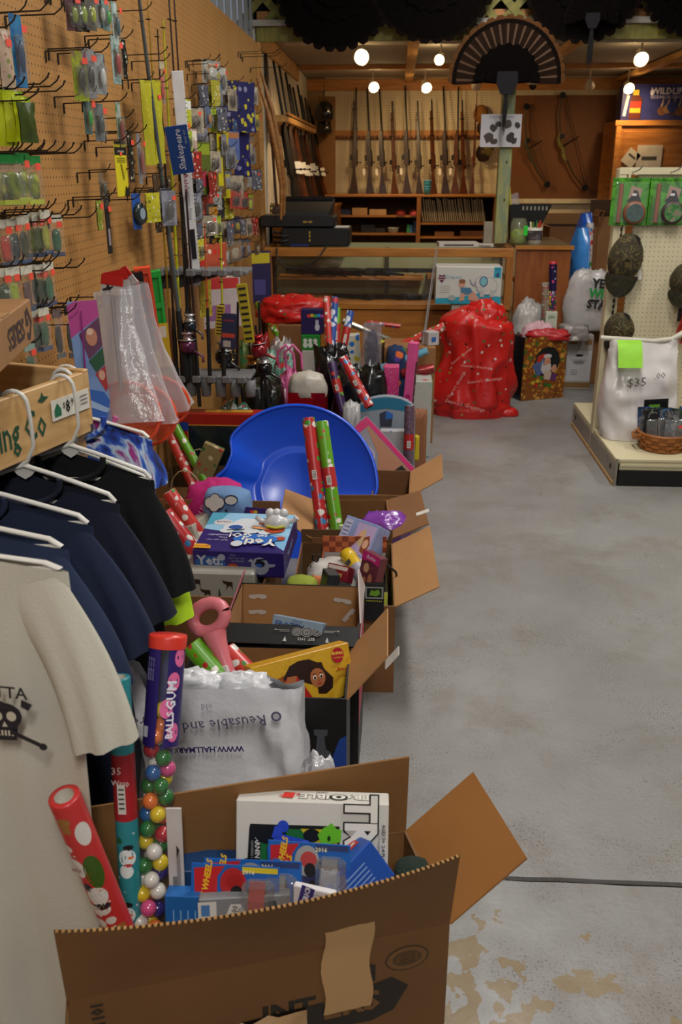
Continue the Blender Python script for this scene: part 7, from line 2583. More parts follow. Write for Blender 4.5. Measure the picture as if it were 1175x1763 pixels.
# ================================================================ carton with the yeti game
xr_ = -.385
A5,B5 = V((-.86,2.40,.38)),V((xr_,2.40,.38))
c5,T5,w5 = carton('brown carton with the yeti game and pink fabric on top',A5,B5,.52,.38,CARD_D,CARD_D,(('back',.115,2),))
o = thing('wrapped_gift','present in white and green woodland deer paper under the yeti game','gift',Tr(P(375,990,Y=2.56).x - .02,2.62,.0))
gwz = P(370,988,Y=2.47).z
ob('body',MB(mat('#98948a',.5,var=.05)).box((0,0,gwz / 2 + .02),(.30,.28,gwz - .04),ch=.006),o)
pr = Print(Tr(0,0,0) @ frame((0,-.14,gwz - .07),x=(1,0,0),z=(0,-1,0)))
for k,x in enumerate((-.12,-.08,.04,.10)):
 pr.poly([(x - .012,-.05),(x + .012,-.05),(x,.02)],'#2c4a3c')
for x,y in ((-.03,.035),(.0,.0),(.07,.03),(-.10,.04)):
 pr.poly([(x - .008,y - .02),(x - .006,y),(x - .016,y + .006),(x - .02,y + .016),(x - .01,y + .012),(x + .012,y + .01),(x + .012,y - .02),(x + .008,y - .004),(x - .002,y - .004)],'#33261c')
pr.done(o)
# yeti game box
ya,yb2 = P(333,944,Z=.475),P(487,956,Z=.475)
gzh = .475 - P(333,986,Y=ya.y).z
xx = (yb2 - ya)
xx.z = 0
ywd = xx.length
ydp = .28
YM = mat('#2c1f66',.35,var=.06)
t = thing('board_game','blue and purple yeti board game box lying flat on the wrapped present','board game',frame((ya + yb2) / 2,x=xx,z=(0,0,1)) @ Rx(4) @ Rz(5) @ Tr(0,ydp / 2,-gzh))
ob('lid',MB(YM).box((0,0,gzh / 2),(ywd,ydp,gzh),ch=.002),t)
ob('tray',MB(mat('#231850',.4)).box((0,0,.0),(ywd * .985,ydp * .985,.008)),t)
pr = Print(face(ywd,ydp,gzh,'top'))
W_,D_ = ywd / 2,ydp / 2
pr.poly([(-W_ * .99,D_ * .98),(W_ * .99,D_ * .98),(W_ * .99,-D_ * .2),(W_ * .6,-D_ * .1),(W_ * .1,.0),(-W_ * .4,-D_ * .05),(-W_ * .99,D_ * .1)],'#8fbede')
pr.poly([(W_ * .99,-D_ * .2),(W_ * .99,-D_ * .9),(W_ * .8,-D_ * .7),(W_ * .55,-D_ * .12)],'#7ab0d8')
pr.poly([(-W_ * .99,D_ * .98),(-W_ * .6,D_ * .98),(-W_ * .75,D_ * .4),(-W_ * .99,D_ * .3)],'#4a9cb8')
pr.ell(-W_ * .62,D_ * .45,W_ * .22,D_ * .16,'#c8c8cc')
pr.text('COLOR',-W_ * .62,D_ * .48,.014,'#6a3a5c',bold=.03,rot=180)
pr.ell(W_ * .25,D_ * .62,W_ * .22,D_ * .08,'#5a3f7c')
for (x,y,a_,b_) in ((-.1,.35,.30,.34),(-.35,.2,.22,.2),(.12,.42,.2,.26),(-.45,-.0,.16,.12),(.42,-.05,.14,.12),(.1,-.0,.2,.12)):
 pr.ell(W_ * x,D_ * y,W_ * a_,D_ * b_,'#cfd4da',n=14)
pr.ell(-W_ * .28,D_ * .18,W_ * .16,D_ * .11,'#2a4f9a')
pr.rect(-W_ * .25,D_ * .05,W_ * .4,D_ * .04,'#2a2a38',rot=8)
for (x,y,s_) in ((.62,.12,.24),(.30,.42,.09),(.82,-.35,.12)):
 pr.ell(W_ * x,D_ * y,W_ * s_,D_ * s_ * .8,'#b8482a')
 pr.rect(W_ * x,D_ * y,W_ * s_ * 1.7,D_ * .02,'#6a2414',rot=5)
pr.poly([(W_ * .1,D_ * .25),(W_ * .5,D_ * .18),(W_ * .5,D_ * .05),(W_ * .12,D_ * .12)],'#d89a6c')
pr.ell(W_ * .28,-D_ * .42,W_ * .5,D_ * .24,'#2a6ac0')
pr.text('Yeti,',W_ * .36,-D_ * .56,.062,'#dcdcdc',rot=180,bold=.03,outline='#2c1f66')
pr.text('set.',W_ * .40,-D_ * .28,.026,'#dcdcdc',rot=180,bold=.03)
pr.text('GO!',-W_ * .08,-D_ * .26,.042,'#dcdcdc',rot=180,bold=.03)
pr.text('Hey,',-W_ * .45,-D_ * .42,.016,'#c8c8d8',rot=180)
pr.text('let\'s eat our',-W_ * .55,-D_ * .55,.014,'#c8c8d8',rot=180)
pr.text('meatballs!',-W_ * .58,-D_ * .30,.016,'#c8c8d8',rot=180)
pr.ell(-W_ * .08,-D_ * .7,W_ * .13,D_ * .14,'#c8ccd8')
pr.poly([(-W_ * .98,-D_ * .98),(-W_ * .6,-D_ * .98),(-W_ * .62,-D_ * .85),(-W_ * .75,-D_ * .78),(-W_ * .98,-D_ * .78)],'#d8a02a')
pr.text('2-4 PLAYERS',-W_ * .8,-D_ * .89,.009,'#a8342a',bold=.03)
pr.done(t)
pr = Print(face(ywd,ydp,gzh,'front'))
H2 = gzh / 2
pr.ell(-W_ * .62,-H2 * .05,W_ * .34,H2 * .62,'#23508c')
pr.text('Yeti.',-W_ * .62,H2 * .18,.044,'#b0b0b8',bold=.03)
pr.text('Set.',-W_ * .72,-H2 * .52,.018,'#b0b0b8',bold=.03)
pr.text('GO!',-W_ * .40,-H2 * .50,.030,'#b0b0b8',bold=.03)
pr.ell(-W_ * .36,H2 * .5,W_ * .08,H2 * .28,'#9a9cac')
pr.ell(-W_ * .12,-H2 * .2,W_ * .11,H2 * .26,'#96381e')
pr.rect(-W_ * .12,-H2 * .2,W_ * .2,.0015,'#c88a5c')
pr.text('Hey,',-W_ * .1,H2 * .75,.010,'#8a88a8')
pr.text('let\'s eat our',-W_ * .02,H2 * .5,.010,'#8a88a8')
pr.text('meatballs!',W_ * .0,H2 * .25,.010,'#8a88a8')
pr.ell(W_ * .48,-H2 * .1,W_ * .2,H2 * .75,'#8f92a4',n=12)
pr.poly([(W_ * .3,-H2 * .9),(W_ * .2,-H2 * .3),(W_ * .35,-H2 * .2)],'#8f92a4')
pr.poly([(W_ * .62,H2 * .1),(W_ * .82,H2 * .1),(W_ * .80,-H2 * .1),(W_ * .6,-H2 * .25)],'#8f92a4')
pr.poly([(W_ * .22,H2 * .3),(W_ * .3,H2 * .55),(W_ * .36,H2 * .1)],'#8f92a4')
pr.ell(W_ * .48,H2 * .1,W_ * .11,H2 * .28,'#141428')
pr.ell(W_ * .46,-H2 * .02,W_ * .07,H2 * .12,'#2a5ab0')
pr.rect(W_ * .5,H2 * .45,W_ * .2,.005,'#141428',rot=8)
pr.done(t)
pr = Print(face(ywd,ydp,gzh,'right'))
pr.text('Yeti GO!',-.02,0,.03,'#8a9ac8',rot=0,bold=.03)
pr.done(t)
# yeti figure bubble on the lid
q = P(477,906,Z=.49)
t = thing('yeti_figure','small white yeti toy figure on the upper right corner of the yeti game','toy',Tr(q.x,q.y,.487))
YW = mat('#c8c8c8',.3,coat=.4)
ob('body',lump(YW,(.085,.06,.045),.12,4,3,flat=.4,n=20),t)
for s_ in (-1,0,1):
 ob('tuft',MB(YW).sphere((s_ * .022,.01,.045),.016,8),t)
for s_ in (-1,1):
 ob('arm',MB(YW).tube([(s_ * .035,0,.02),(s_ * .055,0,.022),(s_ * .066,0,.035)],[.009,.008,.010],8),t)
ob('collar',MB(mat('#b8b82a',.4)).tube([(-.03,-.028,.014),(0,-.034,.010),(.03,-.028,.014)],.004,6),t)
# pink fabric, blue plush, purple box
soft('pink_fabric','folded hot pink garment with a small white word','clothes',372,842,2.98,(.24,.16,.20),mat('#b0186a',.85,bump=.2),.10,2.6,3,ridge=.08,z=.36)
q = P(347,882,Y=2.88)
o = ob('print',Print(frame((q.x,2.885,q.z),x=(.4,-.2,.9),z=(-.2,-1,0))).text('RUS',0,0,.03,'#d8a8c8').mb)
tag(o,'small white word printed on the hot pink garment','lettering')
t = soft('plush_toy','light blue plush with a cloud shaped patch on the pink garment','toy',392,846,2.90,(.19,.13,.115),mat('#6a8cb8',.9,bump=.3,bs=120),.05,2,6,sq=.5,rot=-18,z=.445)
pr = Print(frame((-.005,-.062,.07),x=(1,0,.1),z=(0,-1,.45)))
for (x,y,r0) in ((-.03,0,.018),(-.012,.012,.018),(.006,.0,.018),(-.012,-.012,.018)):
 pr.ell(x,y,r0 + .003,r0 + .003,'#23283a')
for (x,y,r0) in ((-.03,0,.018),(-.012,.012,.018),(.006,.0,.018),(-.012,-.012,.018)):
 pr.ell(x,y,r0,r0,'#b8b8b4')
pr.ell(.05,.012,.026,.017,'#23283a')
pr.ell(.05,.010,.022,.014,'#b8b8b4')
pr.ell(.035,-.025,.005,.005,'#1c2030')
pr.done(t,'patch')
t,bw = LB('game_box','dark purple game box with a rainbow title behind the yeti game','board game',(418,872),(464,876),.50,.16,.05,22,mat('#2c1a5c',.35,var=.2))
pr = Print(face(bw,.05,.16,'front'))
for k,c in enumerate(('#c8322e','#c8a02a','#3a9a3a','#2a8ac8')):
 pr.ell(-.012 + .012 * (k % 2),.065 - .012 * (k // 2),.008,.006,c)
pr.text('JUMBO',.0,.045,.018,'#b8e03a',bold=.03)
pr.rect(bw * .4,.03,.004,.08,'#8a80b8')
pr.done(t)
t,bw = LB('game_box','striped cream box standing behind the pink garment','box',(330,905),(362,880),.47,.14,.06,20,mat('#a8a294',.5))
roll('upper red and white roll leaning left of the yeti game',(290,846),(345,925),2.80,2.78,13,W_RW,extend=.04,band=(.28,.42,'#b83030'))
roll('lower red and blue roll leaning left of the yeti game',(283,882),(325,935),2.66,2.64,14,W_RED,extend=.04)
# ================================================================ carton with two tall rolls and the purple purse
A6,B6 = P(537,926,Z=.33),P(676,926,Z=.33)
c6,T6,w6 = carton('brown carton with two tall wrapping rolls and a purple purse',A6,B6,.40,.33,CARD_D,mat('#80592e',.8,var=.1),(('back',.02,0),('right',.14,70,.05,CARD_D),('left',.13,62,.1,CARD_L)))
o = ob('paper_slip',MB(mat('#c9c4bc',.6)).box((0,0,0),(.002,.03,.05)),T=T6 @ Tr(w6 / 2 + .12,-.06,.375) @ Ry(70))
adopt(tag(o,'white paper slip','paper'),c6)
roll('left one of two tall rolls, red with green dinosaurs',(531,720),(557,922),3.30,3.12,11.5,W_RED,extend=.2,band=(.62,.74,'#b02a2c'))
roll('right one of two tall rolls, lime green with Santas',(554,726),(582,922),3.30,3.12,11.5,W_GRN,extend=.2,band=(.60,.72,'#b02a2c'))
t,bw = LB('doll_box','pale blue and lilac toy box with two printed girls','toy',(592,884),(662,908),.43,.15,.07,35,mat('#8a9ac8',.35,var=.15),w_=.155)
pr = Print(face(.155,.07,.15,'front'))
pr.rect(.03,.01,.085,.11,'#b8a4cc')
pr.poly([(.0,.0),(.012,.04),(.03,.05),(.04,.02),(.03,-.02)],'#c8b08a')
pr.ell(.018,.022,.012,.016,'#d8a888')
pr.poly([(.035,-.03),(.035,.02),(.055,.03),(.068,.0),(.06,-.04)],'#8a4a24')
pr.ell(.05,-.002,.012,.017,'#d8a888')
pr.rect(-.055,.02,.035,.09,'#b8bcd4')
for k in range(5):
 pr.rect(-.055,.05 - .014 * k,.025,.003,'#4a5a98')
pr.ell(-.05,-.02,.012,.010,'#b8a42a')
pr.done(t)
pr = Print(face(.155,.07,.15,'top'))
pr.rect(0,0,.14,.05,'#3a5aa8')
pr.text('DISNEY',0,0,.02,'#c8d0e8')
pr.done(t)
t = soft('purple_purse','shiny purple child purse hanging over the carton rim','purse',664,880,3.16,(.20,.16,.13),mat('#7a3a9a',.25,bump=.25,bs=12,coat=.4),.12,2.2,12,ridge=.1,sq=.4,rot=-25)
ob('zip',MB(mat('#4a2068',.4)).tube([(-.08,-.075,.06),(0,-.088,.055),(.08,-.06,.065)],.004,6),t)
t,bw = LB('flat_box','dark blue box standing inside the carton with the purse','box',(596,912),(640,930),.34,.12,.05,15,mat('#1a2c54',.4))
t,bw = LB('flat_box','cream and teal card beside the lime roll','box',(584,905),(597,905),.37,.12,.02,8,mat('#b8b89c',.4))
# ================================================================ blue saucer sled
BL = mat('#1652dc',.28,var=.03,coat=.25)
Sd = P(508,838,Y=3.66)
rs_ = .355
def saucer(t):
 def prof(rr):
  k = rr / rs_
  z = .085 * (1 - k * k)
  z -= .012 * math.exp(-((k - .62) / .05) ** 2) * 0 + (.008 if k < .5 else 0)
  return z
 def fn(u,v,dy=0):
  a = u * 6.2832
  notch = 1.0
  for c in (R(160),R(-20)):
   dd = abs((a - c + math.pi) % 6.2832 - math.pi)
   notch = min(notch,1 - .13 * math.exp(-(dd / .22) ** 4))
  rr = rs_ * v * (notch if v > .6 else 1 - (1 - notch) * (v / .6) ** 4)
  rim = .016 * math.exp(-((v - 1) / .02) ** 2)
  return V((rr * math.cos(a),prof(rs_ * v) + dy - rim * 0,rr * math.sin(a)))
 mb = MB(BL).grid(lambda u,v: fn(u,max(.002,v)),96,26,wrap=True)
 mb.grid(lambda u,v: fn(1 - u,max(.002,v),.006),96,26,wrap=True)
 ob('dish',mb,t)
 ring = [fn(i / 96,1.0,.0) for i in range(97)]
 ob('rim',MB(BL).tube(ring,.008,8,caps=False),t)
t = thing('saucer_sled','round bright blue plastic saucer sled leaning on its edge','sled',Tr(Sd) @ Rx(-24) @ Ry(0))
saucer(t)
# ================================================================ carton with the pink ride-on package
A7,B7 = P(640,852,Z=.28),P(706,854,Z=.28)
c7,T7,w7 = carton('brown carton with the big pink edged toy package, behind the purse carton',A7,B7,.34,.28,CARD_D,CARD_D,(('right',.16,58,.0,CARD_L),))
a_,b_ = P(632,716,Y=4.06),P(737,828,Y=3.92)
xx = (b_ - a_)
L7 = xx.length
h7 = .36
Tm = frame(a_,x=xx,y=V((-xx.z,.15,xx.x)) * 1.0)
Tm = frame(a_,x=xx,z=V((.10,-1,.25)))
t = thing('toy_package','large tilted package with a hot pink edge and a bow print','toy',Tm @ Tr(L7 / 2,0,-.05) @ Rx(-90) @ Tr(0,0,-h7))
ob('body',MB(mat('#8f8a92',.35,var=.06)).box((0,0,h7 / 2),(L7,.09,h7),ch=.003),t)
pr = Print(face(L7,.09,h7,'front'))
X7,Z7 = L7 / 2,h7 / 2
pr.rect(0,Z7 * .93,L7 * .99,h7 * .06,'#d0256c')
pr.poly([(-X7 * .95,Z7 * .85),(-X7 * .5,Z7 * .85),(X7 * .95,Z7 * .85),(X7 * .95,-Z7 * .2),(X7 * .4,-Z7 * .1),(-X7 * .2,Z7 * .55)],'#b07a5c')
pr.poly([(-X7,Z7 * .86),(-X7,Z7 * .2),(-X7 * .85,Z7 * .2),(-X7 * .82,Z7 * .86)],'#c82464')
pr.rect(-X7 * .9,-Z7 * .1,L7 * .08,h7 * .28,'#c8bcb8')
pr.ell(-X7 * .42,Z7 * .18,L7 * .16,h7 * .16,'#b8a8c0',rot=45)
pr.ell(-X7 * .42,Z7 * .18,L7 * .14,h7 * .14,'#9a86a8',rot=45)
pr.text('Minnie',-X7 * .42,Z7 * .25,.034,'#2c2430',rot=48,shear=.2,bold=.02)
pr.text('BOW-TIQUE',-X7 * .36,Z7 * .10,.014,'#c8306c',rot=48,bold=.03)
pr.poly([(X7 * .35,Z7 * .80),(X7 * .85,Z7 * .80),(X7 * .75,Z7 * .2),(X7 * .3,Z7 * .35)],'#19151a')
pr.poly([(-X7 * .2,-Z7 * .98),(X7 * .0,-Z7 * .2),(X7 * .3,Z7 * .3),(X7 * .75,Z7 * .15),(X7 * .9,-Z7 * .4),(X7 * .6,-Z7 * .98)],'#8a5fa4')
pr.poly([(X7 * .35,Z7 * .0),(X7 * .8,Z7 * .1),(X7 * .88,-Z7 * .45),(X7 * .5,-Z7 * .6)],'#b86a9c')
for s_ in (-1,1):
 pr.ell(X7 * (.6 + .12 * s_),-Z7 * (.25 + .1 * s_),.032,.026,'#b81c3c',rot=40)
for x,y in ((.52,-.15),(.46,-.18),(.7,-.34),(.74,-.3),(.66,-.28),(.5,-.1)):
 pr.ell(X7 * x,Z7 * y,.005,.005,'#e0d0d0')
pr.ell(X7 * .6,-Z7 * .25,.010,.010,'#a8b8c8')
pr.done(t)
# ================================================================ the heap of gifts farther back
def heap(name,label,cat,px,py,Y,w_,d_,m,h=None,**k):
 """soft body standing on the floor whose top is at the pixel; w_ in pixels"""
 q = P(px,py,Y=Y)
 wm = w_ / FPX * fw.dot(q - EYE)
 k.setdefault('amp',.07)
 k.setdefault('ridge',.08)
 k.setdefault('sq',.8)
 if h:
  return soft(name,label,cat,px,py,Y,(wm,d_,h),m,**k)
 return soft(name,label,cat,px,py,Y,(wm,d_,q.z),m,z=0.001,**k)
def pbox(name,label,cat,x0,x1,y0,y1,Y,th,m,tilt=0,group=None,rot=0,floor=False):
 """upright package whose front face covers the pixels x0..x1, y0..y1 at depth Y"""
 a,b,c = P(x0,y0,Y=Y),P(x1,y0,Y=Y),P((x0 + x1) / 2,y1,Y=Y)
 w_,h = (b - a).length,a.z - c.z
 z0 = c.z
 if floor:
  h,z0 = a.z,0
 t = thing(name,label,cat,Tr(((a + b) / 2).x,Y + th / 2,z0 + .001) @ Ry(rot) @ Rx(-tilt),group)
 ob('body',MB(m).box((0,0,h / 2),(w_,th,h),ch=.003),t)
 return t,w_,h
# red framed picture toy by the wall
t,w_,h = pbox('toy_easel','wide red framed toy with a dark picture window and yellow trim','toy',303,466,712,800,3.9,.09,mat('#9c1a14',.35,var=.06),floor=True)
pr = Print(face(w_,.09,h,'front'))
pr.rect(0.005,h * .5 - .20,w_ * .80,.30,'#c8822a')
pr.rect(0.005,h * .5 - .20,w_ * .785,.29,swirl(['#16181a','#20282a','#14202a','#2a2420'],6,.2))
pr.poly([(w_ * .18,h * .5 - .06),(w_ * .36,h * .5 - .08),(w_ * .34,h * .5 - .2),(w_ * .2,h * .5 - .17)],'#a8401c')
pr.poly([(w_ * .17,h * .5 - .11),(w_ * .2,h * .5 - .09),(w_ * .21,h * .5 - .19),(w_ * .16,h * .5 - .16)],'#8a8a1c')
pr.rect(-w_ * .42,h * .5 - .06,.04,.04,'#1c3a8a')
pr.done(t)
ob('yellow_trim',MB(mat('#c89a2c',.4)).box((.02,0,h + .002),(w_ * .5,.03,.004)),t)
KB = mat('#7f5c36',.7,bump=.2,bs=12)
t,w_ = giftbag('brown kraft bag with red stripes and twine handles',(268,838),(372,840),.32,.32,.30,KB,handle='#a8906c',inside='#5e4426')
pr = Print(face(w_,.30,.32,'front'))
for k in range(3):
 pr.rect(0,.10 - .06 * k,w_ * .99,.022 - .008 * (k % 2),'#9c2420')
pr.done(t)
roll('red snowman roll leaning in the striped kraft bag',(283,724),(322,812),3.85,3.75,9,W_RW,extend=.12)
roll('green roll with a red top leaning in the striped kraft bag',(291,714),(342,806),3.85,3.75,8,W_GRN,extend=.12)
roll('short blue and red roll standing before the landing nets',(236,692),(236,755),2.75,2.75,10,blobs('#b83030',['#d8d8d4','#2a5aa0','#3aa03a','#d8d8d4'],30,.4,.3),extend=.5)
t,w_,h = pbox('gift_card_bag','folded green and tan holiday paper bag in the striped kraft bag','gift bag',322,358,762,830,3.72,.03,blobs('#8a7a50',['#2c6a2c','#b0302a','#c8b890','#3a7a34'],30,.4,.5),rot=24)
heap('gift_pack','pile of small holiday gift wrap packs on the red framed toy','gift wrap',404,674,4.15,62,.25,blobs('#3a6a5a',['#b03030','#d8d8d0','#7ab0a0','#2c7a34','#b03030'],18,.45,.25,second='#c8c8c4',bump=.3),amp=.14)
heap('camouflage_bag','black shiny bag heap with dark green patches below the reels','bag',452,632,4.55,84,.34,swirl(['#08080a','#141612','#0a0a0c','#22281a','#3a3c38'],14,.25,5,bump=.3),amp=.12)
heap('dark_clothes','dark heap under the grey rod rack','clothes',430,700,4.3,60,.2,mat('#14120f',.7),amp=.12)
for i,(px,py,Y,w_,c,lb,nm) in enumerate((
  (478,655,4.7,34,'#b8b4a8','white gift tag bag beside the pink bag','gift_tag'),
  (445,560,5.5,40,'#8c1c20','dark red shiny bow heap','ribbon_bow'),
  (485,566,5.3,52,'#8a8080','clear and silver crumpled wrap before the cardboard box','wrap_pack'),
  (462,590,5.1,44,'#6a9a88','mint green wrap pack','wrap_pack'),
  (490,598,5.0,36,'#5a8a7c','teal and red wrap pack leaning on the mint one','wrap_pack'),
  (425,560,5.3,30,'#5a6a3a','green and red wrap heap beside the striped strip card','wrap_pack'),
  (472,642,4.62,26,'#3a6a1c','bright green strip of wrap in the black heap','wrap_pack'))):
 m_ = bagmat(c,.2) if i < 2 else blobs(c,['#c8c4bc','#b03438','#d8d4cc',c,'#3a7a4a'],16,.42,.25,seed=i,bump=.4)
 heap(nm,lb,'gift wrap',px,py,Y,w_,.2,m_,amp=.18,freq=3,seed=i + 3)
PKB = bagmat('#c45a8c',.3)
t = heap('pink_bag','bright pink soft bag with two looped handles','bag',500,615,4.75,38,.16,PKB,amp=.1,freq=3)
zt2 = P(500,615,Y=4.75).z
for s_ in (-1,1):
 ob('handle',MB(mat('#c45a8c',.4)).tube([V((s_ * .02 - .04,-.02,zt2 - .05)),V((s_ * .02 - .045,-.03,zt2 + .03)),V((s_ * .02 - .0,-.03,zt2 + .07)),V((s_ * .02 + .04,-.02,zt2 + .02)),V((s_ * .02 + .045,-.02,zt2 - .06))],.008,6),t)
t,w_ = giftbag('shiny red gift bag stuffed with white tissue',(496,676),(560,677),P(528,676,Y=4.5).z,P(528,676,Y=4.5).z - .001,.16,mat('#9c0c14',.18,metal=.3,coat=.5,bump=.3),inside='#5a0a0c')
soft('white_plastic_bag','white plastic bag dome on top of the shiny red gift bag','bag',530,637,4.56,(.22,.15,.14),mat('#b8b0a4',.35,bump=.4,bs=20),.07,2.5,4,flat=.4)
t,w_,h = pbox('cardboard_box','brown cardboard box under the crumpled red holiday bag','box',480,535,560,640,5.65,.4,CARD_D,floor=True)
zc_ = h
t = soft('holiday_bag','crumpled red holiday plastic bag lying on the cardboard box behind','bag',508,507,5.85,(.50,.34,P(508,507,Y=5.85).z - zc_),RED_SANTA,.16,2.6,9,flat=.4,ridge=.14,n=44,z=zc_ + .002)
t,w_,h = pbox('game_box','square dark purple game box with a white rabbit and rainbow letters','board game',518,557,533,576,5.3,.08,mat('#241a4c',.35,var=.2))
pr = Print(face(w_,.08,h,'front'))
for k,c in enumerate(('#c8322e','#c8a02a','#3a9a3a','#2a8ac8','#a83a8a')):
 pr.ell(-.02 + .02 * k,.035 + .003 * (k % 2),.011,.010,c)
pr.ell(.03,-.03,.014,.022,'#b8b8c4')
pr.ell(.024,-.0,.004,.014,'#b8b8c4')
pr.ell(.034,-.0,.004,.014,'#b8b8c4')
pr.done(t)
t2,w2_,h2_ = pbox('game_box','green box with three white figures under the purple game box','box',519,551,577,603,5.28,.10,mat('#1f7a2c',.35))
pr = Print(face(w2_,.10,h2_,'front'))
for k in range(3):
 pr.ell(-.032 + .03 * k,.012,.012,.012,'#c8c8c0')
 pr.ell(-.032 + .03 * k,-.014,.014,.017,'#c8c8c0')
pr.done(t2)
t2,_,_ = pbox('small_box','white box with a red window under the green box','box',520,546,604,660,5.27,.12,mat('#b0a8a0',.4),floor=True)
for i,(a,b,m_,r_,lb) in enumerate((((562,511),(567,590),W_RW,6.5,'red snowman roll standing right of the purple game box'),((577,512),(572,600),W_BLUE,6.5,'blue snowman roll standing beside the red one'),((581,530),(579,605),W_GRN,6,'lime green roll with a red band among the standing rolls'),((604,536),(589,610),W_BLUE,6.5,'blue and white roll slanting at the right of the standing rolls'))):
 roll(lb,a,b,5.35,5.25,r_,m_,extend=.35,band=(.66,.84,'#b02a2c') if i > 1 else None)
roll('green roll at the far left before the counter',(443,522),(462,552),6.5,6.4,5,W_GRN,extend=.75)
roll('red and white roll at the far left before the counter',(457,519),(478,550),6.5,6.4,5,W_RW,extend=.75)
BB = mat('#0a0a0c',.22,bump=.6,bs=14,coat=.4)
heap('black_bag','upright black plastic bag right of the green box','bag',573,578,4.95,74,.26,BB,amp=.16,freq=2.6,seed=2,ridge=.15)
heap('black_bag','large black plastic bag behind the leaning rolls','bag',620,612,4.8,112,.30,BB,amp=.14,freq=2.4,seed=5,ridge=.14)
roll('purple roll with a red band leaning on the black bag',(571,624),(588,695),4.42,4.35,8,W_PUR,extend=.1,band=(.5,.72,'#a82420'))
roll('red roll with snowmen leaning on the black bag',(590,616),(632,692),4.42,4.32,8.5,W_RED,extend=.03,band=(.4,.62,'#a82420'))
heap('white_plastic_bag','pointed white plastic bag right of the leaning rolls','bag',606,672,4.3,38,.12,bagmat('#aaa8a8',.35),amp=.08)
t,w_,h = pbox('dotted_box','white box with blue and yellow dots','box',609,632,577,640,5.3,.08,blobs('#c8c4b4',['#2a6ab0','#d8b82a','#2a6ab0','#b8a82a'],22,.4,.4),floor=True,rot=-4)
t = thing('clear_pack','clear plastic package with a dark purple toy standing upright','toy',Tr(P(641,560,Y=5.2).x,5.24,.0))
zq = P(641,558,Y=5.2).z
ob('shell',MB(film('#b8b4c0',.22,.25,.1,.3)).box((0,0,zq / 2),(.11,.07,zq),ch=.01),t)
ob('doll',lump(mat('#1c1838',.4),(.07,.05,.2),.2,4,3,T=Tr(0,0,zq - .24)),t)
for a,b,r_,m_,lb,Y in (((590,552),(668,584),5,mat('#9a9484',.2,metal=.6),'silver foil roll lying behind the dotted box',5.75),((690,562),(640,556),4,W_RED,'red and gold roll lying before the counter base',6.1),((766,562),(700,592),8,W_RW,'red and green roll lying toward the big red bag',5.55),((737,604),(662,632),6.5,blobs('#5a98b0',['#d8d8d8','#b8604a','#5a98b0','#8a7a6a'],22,.4,.3),'light blue roll lying across the brown box',5.28),((748,634),(700,641),8.5,mat('#8a2a2c',.2,metal=.4,var=.3),'shiny red foil roll lying by the pink packages',5.25)):
 roll(lb,a,b,Y,Y,r_,m_,extend=.03)
t = heap('plush_backpack','round dark blue furry backpack with green, purple and orange marks','backpack',684,572,5.3,40,.16,blobs('#14264c',['#1f6a4a','#4a2a80','#c8602a','#14264c','#1a3460'],14,.3,.9,bump=.5),amp=.04,ridge=0)
heap('wrap_heap','mixed bright wrap heap behind the blue backpack','gift wrap',655,566,5.7,60,.2,blobs('#5a3a1c',['#b03030','#3a7a34','#c8b83a','#c8c4bc'],18,.45,.3,bump=.3),amp=.2)
heap('wrap_heap','white and blue wrap packs left of the big red bag','gift wrap',712,578,5.75,44,.2,blobs('#a8a8a8',['#2a6ab0','#c8c4bc','#b08a3a','#c8c4bc'],18,.45,.3,bump=.3),amp=.2)
t,w_,h = pbox('cardboard_box','brown cardboard box under the light blue roll','box',662,751,598,690,5.35,.30,CARD,floor=True)
o = ob('tissue_box',MB(mat('#b0a8a8',.4)).box((0,0,.04),(.075,.08,.08),ch=.003).m(mat('#2a5a9a',.4)).box((0,-.0405,.035),(.03,.001,.03)),T=Tr(P(741,596,Y=5.45).x,5.45,h + .002) @ Rz(28))
tag(o,'small white carton with a blue mark on the brown cardboard box','box')
t,w_,h = pbox('pink_box','pink dotted gift box standing upright','box',662,688,632,700,4.85,.09,blobs('#c83a78',['#d8a0b8','#d8a0b8'],90,.22,.3),floor=True)
t = thing('pink_box','tall narrow hot pink package leaning right of the dotted one','box',frame(P(692,800,Y=4.76),z=P(711,591,Y=4.76) - P(692,800,Y=4.76),x=(1,-.25,0)))
lp = (P(711,591,Y=4.76) - P(692,800,Y=4.76)).length
ob('body',MB(mat('#d0508c',.4)).box((0,.03,lp / 2),(.048,.06,lp),ch=.002),t)
pr = Print(frame((0,0,lp / 2),x=(0,0,1),z=(0,-1,0)))
pr.rect(-.0,0,.12,.026,'#a82468')
pr.text('Getting So',0,0,.018,'#d8a8c0',bold=.02)
pr.done(t)
pr = Print(frame((.024,.03,lp * .45),x=(0,1,0),z=(1,0,0)))
pr.rect(0,0,.045,lp * .8,'#2a2024')
for k in range(8):
 pr.ell(.005 * (k % 3),-lp * .34 + k * lp * .09,.012,.010,['#8a8088','#b0a8ac'][k % 2])
pr.done(t)
